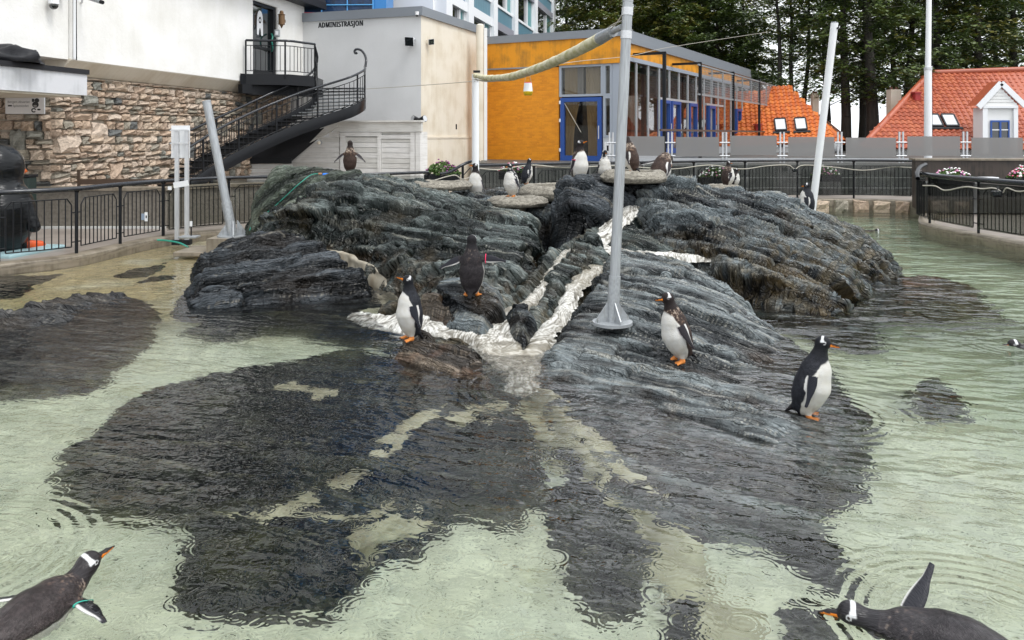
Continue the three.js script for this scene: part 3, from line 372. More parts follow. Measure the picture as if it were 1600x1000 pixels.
{
  const H = spline(bedCtrl.map((c) => [c.x, c.y, -c.z]));
  const step = 0.012, x0 = -2.0, z0 = 6.9, nx = Math.ceil(4.9 / step), nz = Math.ceil(6.1 / step), N = (nx + 1) * (nz + 1), pos = new Float32Array(N * 3), col = new Float32Array(N * 3), uv = new Float32Array(N * 2), ok = new Uint8Array(N), idx = [];
  for (let j = 0; j <= nz; j++) for (let i = 0; i <= nx; i++) {
    const x = x0 + i * step, z = z0 + j * step, k = j * (nx + 1) + i, s = wet(x, z) + 0.05 * noise(x * 6, z * 6, 2) + 0.03 * noise(x * 17, z * 17, 5); ok[k] = s > -0.03 ? 1 : 0; if (s <= -0.1) continue;
    const e = 0.05, gx = (H(x + e, z) - H(x - e, z)) / (2 * e), gz = (H(x, z + e) - H(x, z - e)) / (2 * e), gl = Math.hypot(gx, gz) + 0.05, fx = gx / gl, fz = gz / gl, al = x * fx + z * fz, ac = -x * fz + z * fx, fast = sstep(0.10, 0.32, gl);
    const q = fb3(x * 6, z * 6, 1, 4), f1 = noise(al * 2.6 + q, ac * 11 + 2 * q, 3), f2 = noise(al * 8 + 2 * q, ac * 27 + 3 * q, 8), f3 = noise(x * 21, z * 21, 4) + 0.9 * noise(al * 15 + q, ac * 55 + 4 * q, 12);
    pos.set([x, Math.max(H(x, z), -0.05) - 0.085 - 0.06 * Math.pow(clamp(1 - s / 0.09), 2) + 0.034 * q + 0.004 * f1 * (0.3 + fast) + fast * (0.001 * f2 + 0.0015 * f3), -z], 3 * k); uv.set([x, z], 2 * k);
    const foam = clamp(0.22 + 0.45 * fast + 0.9 * f1 + 0.7 * q + 0.6 * f2 + 0.25 * f3); const calm = 1 - fast, st = noise(al * 2.2 + q, ac * 24 + 3 * q, 21) + 0.6 * noise(al * 5, ac * 60 + 3 * q, 23); let c = mixc(mixc([0.09, 0.082, 0.068], [0.24, 0.215, 0.165], calm), mixc([0.40, 0.375, 0.32], [0.34, 0.31, 0.245], calm), clamp(foam + 0.35 * st * fast)); c = mixc(c, [0.66, 0.65, 0.61], clamp(2.0 * (foam - 0.45) + 0.7 * st) * (0.10 + 0.9 * fast)); col.set(c, 3 * k);
  }
  for (let j = 0; j < nz; j++) for (let i = 0; i < nx; i++) { const a = j * (nx + 1) + i; if (ok[a] && ok[a + 1] && ok[a + nx + 1] && ok[a + nx + 2]) idx.push(a, a + 1, a + nx + 2, a, a + nx + 2, a + nx + 1); }
  const m = new THREE.MeshPhysicalMaterial({ vertexColors: true, roughness: 0.28, ior: 1.36, bumpMap: sized(roughTex, 0.3), bumpScale: 0.004 });
  tag(struct('stream', indexed(pos, idx, uv, col), m), 'milky white stream branching down between the rocks into the pool', null, null, 'structure');
}
// seams of mortar: rough bands laid along a line
function band(name, label, line, width, pal, seed, thick = 0.05, wobble = 0.35, rag = 1, drape = true) {
  const c = new THREE.CatmullRomCurve3(line, false, 'centripetal'), n = Math.ceil(c.getLength() / 0.025), m = 14, pos = [], col = [], uv = [], idx = [], pl = PAL[pal];
  const raw = []; for (let i = 0; i <= n; i++) { const p = c.getPointAt(i / n), t = c.getTangentAt(i / n), sd = V(-t.z, 0, t.x).normalize(); raw.push([-0.45, -0.15, 0.15, 0.45].map((a) => Math.max(topAt(p.x + sd.x * a * width, -(p.z + sd.z * a * width)), floorDepth(p.x, -p.z)))); }
  const soft = raw.map((_, i) => [0, 1, 2, 3].map((q) => { let a = 0, w = 0; for (let k = -9; k <= 9; k++) { const r = raw[clamp(i + k, 0, n)]; a += r[q]; w++; } return a / w; })), lay = (i, a) => { const u = clamp((a + 0.9) / 1.8 * 3, 0, 2.999), k = Math.floor(u); return mixf(soft[i][k], soft[i][k + 1], u - k); };
  for (let i = 0; i <= n; i++) {
    const p = c.getPointAt(i / n), t = c.getTangentAt(i / n), s = V(-t.z, 0, t.x).normalize(), w = width * (1 + wobble * 2 * fb3(i * 0.05, seed, 1, 3)) * sstep(0, 0.08, i / n) * sstep(1, 0.92, i / n);
    for (let j = 0; j <= m; j++) {
      const a = j / m * 2 - 1, o = a * w / 2 * (1 + rag * (0.7 * fb3(i * 0.09, a * 2, seed + 2, 2) + 0.5 * noise(i * 0.13, a * 2, seed))), x = p.x + s.x * o, z = p.z + s.z * o, g = fb3(x * 5, z * 5, seed, 4);
      const yb = drape ? lay(i, a) : p.y; pos.push(x, yb + (drape ? 0.02 : thick) * (1 - Math.pow(Math.abs(a), 3) * 2.2) + (drape ? 0.022 : 0.05) * g, z); uv.push(x, z);
      col.push(...mixc(mixc(pl.base, pl.alt, clamp(0.5 + 1.6 * g)), pl.warm, clamp(2.5 * fb3(x * 3, z * 3, seed + 8, 3) - 0.35)));
      if (i < n && j < m) { const k = i * (m + 1) + j; idx.push(k, k + m + 1, k + 1, k + 1, k + m + 1, k + m + 2); }
    }
  }
  const mt = new THREE.MeshStandardMaterial({ vertexColors: true, roughness: 0.5, bumpMap: sized(roughTex, 0.5), bumpScale: 0.012, side: THREE.DoubleSide });
  return tag(struct(name, indexed(Float32Array.from(pos), idx, Float32Array.from(uv), Float32Array.from(col)), mt), label, null, null, 'structure');
}
band('mortar_seam', 'cream mortar seam between the black boulder and the left hump', pp([[440, 352, 12.8], [495, 355, 12.5], [545, 377, 12.0], [588, 412, 11.4], [613, 446, 10.8], [612, 480, 10.0]]), 0.2, 'mortar', 3, 0.10, 0.4, 1.2);

// rocks under the water
const uw = (list, d) => list.map(([x, y]) => { const p = under(x, y, d); return [p.x, -p.z]; });
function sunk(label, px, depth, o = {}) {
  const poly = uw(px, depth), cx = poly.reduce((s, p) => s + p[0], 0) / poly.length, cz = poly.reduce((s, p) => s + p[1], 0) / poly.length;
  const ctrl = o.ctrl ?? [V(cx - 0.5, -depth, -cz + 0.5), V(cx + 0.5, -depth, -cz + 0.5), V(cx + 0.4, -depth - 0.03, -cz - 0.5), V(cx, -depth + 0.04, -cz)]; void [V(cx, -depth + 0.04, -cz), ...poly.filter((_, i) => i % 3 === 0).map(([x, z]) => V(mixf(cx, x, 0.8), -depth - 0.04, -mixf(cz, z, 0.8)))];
  return rock(label, { pal: 'algaeShade', step: 0.026, edge: 0.28, drop: 0.4, foot: { c: [0.30, 0.29, 0.19], a: 0.6, y0: -depth - 0.42, y1: -depth - 0.16 }, wob: 0.16, layer: 0.6, lump: 0.9, dip: [0.25, 0.55, -0.8], ...o, poly, ctrl });
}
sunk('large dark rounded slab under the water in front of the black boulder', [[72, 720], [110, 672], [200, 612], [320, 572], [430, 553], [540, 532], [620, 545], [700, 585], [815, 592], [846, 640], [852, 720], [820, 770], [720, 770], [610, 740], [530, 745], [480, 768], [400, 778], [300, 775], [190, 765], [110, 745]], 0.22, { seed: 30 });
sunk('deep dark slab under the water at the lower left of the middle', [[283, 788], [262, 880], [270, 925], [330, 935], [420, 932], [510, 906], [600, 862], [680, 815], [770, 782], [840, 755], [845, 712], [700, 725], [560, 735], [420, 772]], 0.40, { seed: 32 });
sunk('flat brown-black rock awash near the left edge, its crest bare', [[-120, 620], [-120, 505], [20, 488], [70, 472], [130, 462], [200, 459], [248, 476], [232, 520], [180, 560], [140, 590], [60, 596], [0, 600]], 0.12, { seed: 34, pal: 'deepSlate', ctrl: [V(-6.2, 0.05, -9.6), V(-5.4, 0.0, -9.3), V(-5.55, 0.04, -10.3), V(-4.9, -0.04, -9.9), V(-4.5, -0.16, -9.3), V(-4.6, -0.22, -8.2), V(-5.6, -0.2, -7.9), V(-6.6, -0.12, -8.2), V(-7, 0.05, -9.3)] });
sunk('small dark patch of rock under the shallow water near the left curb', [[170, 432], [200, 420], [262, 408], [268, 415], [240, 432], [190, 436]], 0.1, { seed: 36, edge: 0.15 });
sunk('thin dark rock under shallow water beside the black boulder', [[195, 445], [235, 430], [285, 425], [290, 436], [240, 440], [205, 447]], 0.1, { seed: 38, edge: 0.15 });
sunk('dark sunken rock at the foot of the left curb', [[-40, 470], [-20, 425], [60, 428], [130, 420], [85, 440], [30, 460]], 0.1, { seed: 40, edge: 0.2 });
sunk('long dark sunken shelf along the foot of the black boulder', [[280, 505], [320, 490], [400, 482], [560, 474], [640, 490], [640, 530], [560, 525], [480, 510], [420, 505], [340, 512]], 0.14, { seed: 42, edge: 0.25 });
const lowRock = { edge: 0.25 };
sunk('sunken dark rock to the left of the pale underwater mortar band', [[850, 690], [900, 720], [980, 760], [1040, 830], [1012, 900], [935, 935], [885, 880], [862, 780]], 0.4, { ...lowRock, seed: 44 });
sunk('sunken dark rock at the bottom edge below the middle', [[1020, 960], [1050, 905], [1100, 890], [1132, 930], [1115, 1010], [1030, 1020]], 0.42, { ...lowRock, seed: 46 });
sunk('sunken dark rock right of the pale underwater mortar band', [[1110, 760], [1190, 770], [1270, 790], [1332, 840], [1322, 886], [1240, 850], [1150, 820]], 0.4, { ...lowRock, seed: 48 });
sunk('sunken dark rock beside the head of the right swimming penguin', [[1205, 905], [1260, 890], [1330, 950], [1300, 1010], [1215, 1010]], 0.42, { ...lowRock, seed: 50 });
sunk('small greenish sunken rock out in the right water', [[1425, 605], [1450, 585], [1490, 590], [1495, 612], [1460, 622]], 0.3, { pal: 'green', seed: 52, edge: 0.2 });
sunk('brown sunken ledge off the right end of the island', [[1400, 430], [1440, 425], [1520, 440], [1530, 462], [1440, 468], [1390, 460]], 0.1, { pal: 'brown', seed: 54, edge: 0.25 });
const uline = (list, d) => list.map(([x, y]) => under(x, y, d));
band('mortar_seam', 'pale mortar band running under the water to the lower right', uline([[820, 600], [880, 655], [950, 715], [1010, 770], [1080, 835], [1150, 905], [1190, 980], [1200, 1040]], 0.14), 0.39, 'mortarWet', 11, 0.012, 0.25, 1.6);
band('mortar_seam', 'pale underwater seam crossing the dark slabs left of the middle', uline([[330, 772], [420, 775], [500, 748], [580, 712], [640, 655], [700, 625]], 0.17), 0.17, 'mortarWet', 13, 0.012, 0.5, 1.6);
band('mortar_seam', 'short pale lump of mortar on the deep dark slab', uline([[548, 838], [585, 812], [640, 792], [690, 770]], 0.3), 0.19, 'mortarWet', 15, 0.012, 0.4, 1.6);
band('mortar_seam', 'thin underwater seam beside the short lump of mortar', uline([[430, 772], [500, 788], [570, 785], [630, 765]], 0.24), 0.10, 'mortarWet', 17, 0.012, 0.5, 1.6);
band('sand_patch', 'ochre patch of sand on the dark slab under the water', uline([[430, 598], [470, 603], [510, 610], [528, 606]], 0.16), 0.24, 'mortarWet', 19, 0.012, 0.4, 1.6);
band('mortar_seam', 'cream underwater patch of mortar below the brown ledge', uline([[700, 650], [730, 640], [770, 628], [795, 618]], 0.16), 0.37, 'mortarWet', 21, 0.012, 0.2, 1.6);
// ---------------------------------------------------------------- buildings
// frames: local x runs along the wall, y up, z out of the wall towards the pool
function wallThing(name, label, category, o, dir, group) { const t = thing(name, label, category, o, 0, group); const u = V(dir.x, 0, dir.z).normalize(), w = u.clone().cross(V(0, 1, 0)); t.quaternion.setFromRotationMatrix(new THREE.Matrix4().makeBasis(u, V(0, 1, 0), w)); return t; }
const deg = (a) => V(Math.sin(a * Math.PI / 180), 0, -Math.cos(a * Math.PI / 180));     // heading a degrees right of straight ahead
// --- stones of a rubble wall: each a mesh of its own, a few rough shapes shared
const stoneShapes = [0, 1, 2, 3, 4, 5, 6].map((k) => {
  const g = mergeVertices(new THREE.BoxGeometry(1, 1, 1, 3, 3, 1).deleteAttribute('uv').deleteAttribute('normal')), p = g.attributes.position, r = rng(40 + k);
  for (let i = 0; i < p.count; i++) { const x = p.getX(i), y = p.getY(i), z = p.getZ(i), e = Math.max(Math.abs(x), Math.abs(y)) > 0.45; p.setXYZ(i, x * (1 - (z > 0 && e ? 0.06 : 0)) + (r() - 0.5) * 0.11, y * (1 - (z > 0 && e ? 0.09 : 0)) + (r() - 0.5) * 0.15, z + (z > 0 ? (e ? -0.22 : 0) + (r() - 0.5) * 0.42 : 0)); }
  const n = g.toNonIndexed(); n.computeVertexNormals(); return muv(n, 1);
});
const stoneMats = [[0.60, 0.47, 0.35], [0.52, 0.39, 0.29], [0.68, 0.55, 0.43], [0.50, 0.37, 0.27], [0.38, 0.34, 0.27], [0.28, 0.275, 0.235], [0.14, 0.145, 0.14], [0.58, 0.43, 0.31], [0.64, 0.52, 0.41]].map((c, k) => new THREE.MeshStandardMaterial({ map: tex(128, (u, v) => { const f = fbm(u * 4, v * 4, k * 3, 5, 4), g = fbm(u * 3, v * 18, k + 9, 4, 3, 18); return mixc(c, c.map((x) => x * 0.42), clamp(0.22 + 1.3 * f + 0.9 * g)); }, { size: 1.1 }), roughness: 0.7, bumpMap: sized(roughTex, 0.8), bumpScale: 0.04 }));
function rubble(parent, W, y0, y1, seed, stretch = 1) { // fills x 0..W, y0..y1 of the wall's front
  const r = rng(seed), big = []; let n = 0;
  const put = (x0, x1, a, b, dark) => {
    const i = r() < (dark ? 0.75 : 0.07) ? 5 + Math.floor(r() * 2) : r() < 0.12 ? 4 : [0, 1, 2, 3, 7, 8, 0, 2, 8][Math.floor(r() * 9)];
    const m = part('stone', stoneShapes[Math.floor(r() * 7)], stoneMats[i], parent); m.scale.set((x1 - x0) - 0.022, (b - a) - 0.018, 0.16 + 0.06 * r()); m.position.set((x0 + x1) / 2, (a + b) / 2, 0.02 + 0.02 * r()); m.rotation.z = (r() - 0.5) * 0.09; if (r() < 0.5) m.rotation.z += Math.PI; n++;
  };
  for (let k = 0; k < W * (y1 - y0) * 0.75; k++) { const w = 0.36 + 0.42 * r(), h = 0.27 + 0.26 * r(), x = r() * (W - w), y = y0 + r() * (y1 - y0 - h); if (!big.some((b) => x < b[1] + 0.1 && x + w > b[0] - 0.1 && y < b[3] + 0.05 && y + h > b[2] - 0.05)) { big.push([x, x + w, y, y + h]); put(x, x + w, y, y + h, r() < 0.5); } }
  for (let y = y0; y < y1 - 0.06;) {
    const h = Math.min(0.09 + 0.15 * r(), y1 - y); let x = 0;
    while (x < W - 0.05) {
      const hit = big.find((b) => x >= b[0] - 0.01 && x < b[1] && y + h / 2 > b[2] && y + h / 2 < b[3]); if (hit) { x = hit[1]; continue; }
      let e = Math.min(W, x + (0.14 + 0.5 * r() * r() * r() + 0.2 * r()) * stretch); const nx = big.filter((b) => b[0] > x && b[0] < e + 0.12 && y + h / 2 > b[2] && y + h / 2 < b[3]).sort((a, b) => a[0] - b[0])[0]; if (nx) e = nx[0]; if (W - e < 0.15) e = W;
      if (e - x > 0.06) put(x, e, y + 0.05 * (r() - 0.5), y + h + 0.05 * (r() - 0.5)); x = e;
    }
    y += h;
  }
  return n;
}
M.mortarWall = mottled([0.44, 0.39, 0.31], [0.22, 0.19, 0.15], 1.5, 21, { bump: 0.01, gain: 1.5 });
{ // white building on the left: rubble ground floor, plastered upper floors
  const d = deg(10.8), o = V(-10.25, 0, -18), L = 11.4;
  const t = wallThing('white_building', 'white plastered building with a rubble stone ground floor on the left', 'building', o, d);
  const ly = (y) => y;
  part('stone_wall', muv(box0(0, L, 0.1, 3.56, -0.4, -0.02)), M.mortarWall, t); const w1 = t.children[0]; rubble(w1, L, 0.75, 3.53, 11); w1.children.forEach((c) => { c.position.x -= 0.12; });
  // rubble return facing the pool's left corner, in the shade of the canopy
  const w2 = part('stone_wall', muv(box0(-6, 0, 0.1, 3.56, -0.35, -0.02)), M.mortarWall, t); w2.rotation.y = -Math.PI / 2 * 0.94; w2.position.set(-0.02, 0, -0.02);
  const g2 = new THREE.Group(); w2.name = 'stone_wall'; { const before = w2.children.length; rubble(w2, 4.2, 0.75, 3.5, 23, 1.1); w2.children.slice(before).forEach((c) => { c.position.x -= 4.22; }); }
  // sloping cove between stone and plaster, then the upper storeys which jut out
  const cove = new THREE.Shape([[-0.3, 3.56], [0.02, 3.56], [0.36, 3.86], [0.36, 3.9], [-0.3, 3.9]].map((p) => new THREE.Vector2(...p)));
  part('cove', muv(new THREE.ExtrudeGeometry(cove, { depth: L + 0.2, bevelEnabled: false }).rotateY(-Math.PI / 2).translate(L + 0.2, 0, 0)), M.beige, t);
  const up = merge([box0(0.02, 8.05, 3.88, 6.9, -7, 0.38), box0(9.72, L + 0.4, 3.88, 6.9, -7, 0.379), box0(8.05, 9.72, 6.55, 6.9, -7, 0.378), box0(8.05, 9.72, 3.88, 4.02, -7, 0.377)]);
  part('upper_wall', muv(up), M.plaster, t);
  part('left_bay', muv(box0(-9, 0.0, 3.88, 6.899, -6, 0.30)), M.plaster, t);
  part('roof', muv(new THREE.ExtrudeGeometry(new THREE.Shape([[0.9, 6.9], [0.9, 7.15], [-2.2, 14.5], [-5.5, 15.5], [-8, 12], [-8, 6.9]].map((p) => new THREE.Vector2(...p))), { depth: L + 12, bevelEnabled: false }).rotateY(-Math.PI / 2).translate(L + 1.2, 0, 0)), M.felt, t);  // unseen roof, shaped tall and dark so the water mirrors no sky
  // door to the landing
  const dr = new THREE.Group(); dr.name = 'door'; t.add(dr); dr.position.set(8.05, 4.02, 0.2);
  part('frame', merge([box0(0.0, 1.67, 2.43, 2.53, -0.1, 0.12), box0(0, 0.09, 0, 2.43, -0.1, 0.12), box0(1.5, 1.67, 0, 2.43, -0.1, 0.12), box0(0.09, 1.5, 0, 0.3, -0.08, 0.1), box0(0.09, 1.5, 1.02, 1.1, -0.07, 0.09)]), M.black, dr);
  part('pane', box0(0.09, 1.5, 0.3, 2.43, -0.02, 0.01), M.darkGlass, dr);
  part('handle', tube([V(1.4, 1.0, 0.1), V(1.28, 1.12, 0.2), V(1.2, 1.3, 0.22), V(1.28, 1.5, 0.2), V(1.4, 1.6, 0.1)], 0.03), std([0.02, 0.2, 0.15], 0.4), dr);
  // white emblem on the door: an arch with a ring and a notch
  const A = new THREE.Shape(); A.moveTo(-0.2, 0); A.bezierCurveTo(-0.21, 0.5, -0.2, 0.78, 0, 0.8); A.bezierCurveTo(0.2, 0.78, 0.21, 0.5, 0.2, 0); A.quadraticCurveTo(0.13, -0.06, 0.08, 0); A.quadraticCurveTo(0.06, 0.2, 0, 0.22); A.quadraticCurveTo(-0.06, 0.2, -0.08, 0); A.quadraticCurveTo(-0.13, -0.06, -0.2, 0);
  const hole = new THREE.Path(); hole.absellipse(0, 0.48, 0.09, 0.11, 0, Math.PI * 2); A.holes.push(hole);
  part('emblem', merge([new THREE.ExtrudeGeometry(A, { depth: 0.006, bevelEnabled: false, curveSegments: 14 }), new THREE.CylinderGeometry(0.05, 0.05, 0.006, 20).rotateX(Math.PI / 2).translate(0, 0.48, 0.003)]).translate(0.75, 1.5, 0.02), M.whitePaint, dr);
  part('jamb', merge([box0(1.69, 1.8, 0, 2.6, 0.1, 0.19), box0(-0.03, 1.8, 2.55, 2.63, 0.1, 0.2)]), M.whiteWood, t).position.copy(dr.position);
  part('pipe', rod(V(0.05, 3.9, 0.42), V(0.05, 9, 0.42), 0.03), M.whitePaint, t); part('cable', pathTube([V(0.14, 3.88, 0.40), V(0.13, 5.2, 0.40), V(0.12, 8, 0.40)], 0.012, 5), M.blackMatt, t);
  part('cable', pathTube([V(0.5, 3.42, 0.08), V(3, 3.44, 0.06), V(5, 3.41, 0.07), V(8, 3.45, 0.06), V(10, 3.42, 0.06)], 0.008, 4), M.beige, t);
}
const wallPt = (a, y, out) => { const d = deg(10.8), u = d, w = d.clone().cross(V(0, 1, 0)); return V(-10.25, 0, -18).addScaledVector(u, a).addScaledVector(w, out).setY(y); };
const FONT = await new FontLoader().loadAsync('fonts/droid/droid_sans_bold.typeface.json'), FONTR = await new FontLoader().loadAsync('fonts/droid/droid_sans_regular.typeface.json');
const letters = (s, size, depth = 0.02, f = FONT) => { const g = new TextGeometry(s, { font: f, size, depth, curveSegments: 5, bevelEnabled: false }); g.computeBoundingBox(); return g; };
{ // canopy over the entrance on the left
  const d = deg(10.8), t = wallThing('entrance_canopy', 'flat white canopy with a dark roof edge over the left entrance', 'canopy', V(-8.95, 0, -16.85), d);
  part('fascia', muv(merge([box0(-9, 0, 3.02, 3.46, -0.06, 0), box0(-0.08, 0, 3.02, 3.46, -3, -0.062)])), mottled([0.62, 0.63, 0.65], [0.45, 0.46, 0.47], 3, 31, { bump: 0.002, rough: 0.45 }), t);
  part('soffit', muv(box0(-9, -0.1, 2.98, 3.05, -3, -0.065)), M.beige, t); part('roof_edge', merge([box0(-9, 0.03, 3.46, 3.56, -3, 0.035)]), M.felt, t);
  const f = thing('fabric_bundle', 'black folded sheet lying on the canopy roof', 'sheet', t.position.clone().addScaledVector(d, -1.6).add(V(-0.4, 3.56, 0)));
  { const g = new THREE.SphereGeometry(0.5, 20, 10, 0, Math.PI * 2, 0, Math.PI / 2), p = g.attributes.position; for (let i = 0; i < p.count; i++) { const k = 1 + 0.4 * noise(p.getX(i) * 4, p.getY(i) * 4, p.getZ(i) * 4); p.setXYZ(i, p.getX(i) * 1.3 * k, p.getY(i) * 0.7 * k, p.getZ(i) * k); } g.computeVertexNormals(); part('sheet', g, M.felt, f); }
  // sign hanging on the shaded stone below the canopy
  const sg = thing('wall_sign', 'white sign with two lines of text and a black animal emblem under the canopy', 'sign', P(39, 164, 17.2)); sg.rotation.y = 0.06;
  const c = document.createElement('canvas'); c.width = 512; c.height = 240; const x = c.getContext('2d'); x.fillStyle = '#d9d6d4'; x.fillRect(0, 0, 512, 240); x.fillStyle = '#2b2727'; x.font = '42px sans-serif'; x.fillText('Bergen Akvariet', 22, 92); x.fillText('Spisestedet', 92, 148); x.fillStyle = '#000'; x.fillRect(28, 122, 54, 20);
  x.fillStyle = '#0a0a0a'; x.beginPath(); x.ellipse(418, 55, 32, 32, 0, 0, 7); x.fill(); x.fillRect(350, 30, 34, 46); x.beginPath(); x.ellipse(398, 116, 44, 44, 0, 0, 7); x.fill(); x.fillStyle = '#8b8683'; x.beginPath(); x.ellipse(395, 134, 26, 14, 0, 0, 7); x.fill(); x.lineWidth = 17; x.strokeStyle = '#0a0a0a'; x.beginPath(); x.ellipse(376, 196, 26, 24, 0, 0.7, 6); x.stroke(); x.fillStyle = '#0a0a0a'; x.beginPath(); x.ellipse(445, 186, 24, 12, 0, 0, 7); x.fill();
  const ct = new THREE.CanvasTexture(c); ct.colorSpace = THREE.SRGBColorSpace;
  part('board', box0(-0.405, 0.405, -0.19, 0.19, -0.03, 0), M.whitePaint, sg); part('face', new THREE.PlaneGeometry(0.79, 0.36).translate(0, 0, 0.004), new THREE.MeshStandardMaterial({ map: ct, roughness: 0.4 }), sg);
  part('bracket', merge([rod(V(-0.3, 0.19, -0.015), V(-0.3, 0.5, -0.015), 0.012), rod(V(0.3, 0.19, -0.015), V(0.3, 0.5, -0.015), 0.012)]), M.blackMatt, sg);
}
{ // cameras on the white building
  const a = thing('dome_camera', 'white dome security camera under the top left of the white building', 'camera', P(84, 8, 17.3));
  part('housing', merge([new THREE.CylinderGeometry(0.10, 0.11, 0.2, 20).translate(0, 0.12, 0), box0(-0.03, 0.03, 0.18, 0.9, -0.4, -0.3), bar(V(0, 0.22, 0), V(0, 0.3, -0.4), 0.05, 0.05)]), M.whitePaint, a); part('dome', new THREE.SphereGeometry(0.095, 20, 12, 0, Math.PI * 2, Math.PI / 2, Math.PI / 2), M.darkGlass, a);
  const b = thing('bullet_camera', 'small bullet camera on an arm on the white wall corner', 'camera', wallPt(0.3, 5.2, 0.4));
  part('arm', merge([tube([V(0, 0, 0), V(0.1, 0.1, 0.12), V(0.3, 0.07, 0.2)], 0.025)]), M.whitePaint, b); part('housing', rod(V(0.25, 0.08, 0.2), V(0.62, -0.04, 0.36), 0.05), M.galv, b); part('lens', rod(V(0.62, -0.04, 0.36), V(0.68, -0.06, 0.385), 0.045), M.blackMatt, b);
  const l = thing('wall_lantern', 'brown lantern on the white wall beside the upper door', 'lamp', P(440, 31, 27.2));
  part('body', new THREE.CylinderGeometry(0.11, 0.11, 0.33, 12), M.lampBrass, l); part('cap', merge([new THREE.CylinderGeometry(0.05, 0.13, 0.06, 12).translate(0, 0.2, 0), new THREE.SphereGeometry(0.07, 10, 8).translate(0, 0.25, 0)]), M.lampBrass, l); part('finial', new THREE.ConeGeometry(0.07, 0.14, 10).rotateX(Math.PI).translate(0, -0.23, 0), M.lampBrass, l); part('bracket', box0(-0.04, 0.04, -0.05, 0.05, -0.35, -0.1), M.lampBrass, l);
  const bx = thing('call_box', 'small grey call box on the white wall under the lantern', 'box', P(433, 52, 27.1)); part('case', rbox(0.17, 0.25, 0.1, 0.02), M.galv, bx); part('button', box0(-0.04, 0.05, -0.06, 0.07, 0.05, 0.06), M.whitePaint, bx);
}
{ // low roughcast wall and ledge in front of the stone wall
  const t = thing('low_wall', 'low grey roughcast wall in front of the stone wall', 'wall', V(0, 0, 0));
  part('face', muv(slab([[-14, 17.35], [-7.5, 17.35], [-6.9, 18.4], [-5.6, 19.2], [-5.6, 19.5], [-7.1, 18.7], [-7.7, 17.65], [-14, 17.65]], 0.16, 0.98)), M.roughcast, t);
  part('coping', muv(slab([[-14, 17.3], [-7.48, 17.3], [-6.85, 18.36], [-5.55, 19.15], [-5.55, 19.55], [-7.1, 18.75], [-7.75, 17.7], [-14, 17.7]], 0.98, 1.05)), M.concrete, t);
  part('base_line', slab([[-14, 17.25], [-7.5, 17.25], [-7.5, 17.35], [-14, 17.35]], 0.165, 0.21), std([0.55, 0.55, 0.53]), t);
  const bd = thing('edge_board', 'rusty brown board standing before the foot of the stone wall', 'board', V(0, 0, 0)); part('plank', muv(merge([bar(P(122, 284, 17.6), P(272, 284, 17.9), 0.05, 0.12)])), std([0.06, 0.035, 0.02], 0.6), bd); part('stake', merge([bar(P(123, 265, 17.6), P(123, 300, 17.6), 0.05, 0.05)]), std([0.06, 0.035, 0.02], 0.6), bd);
}

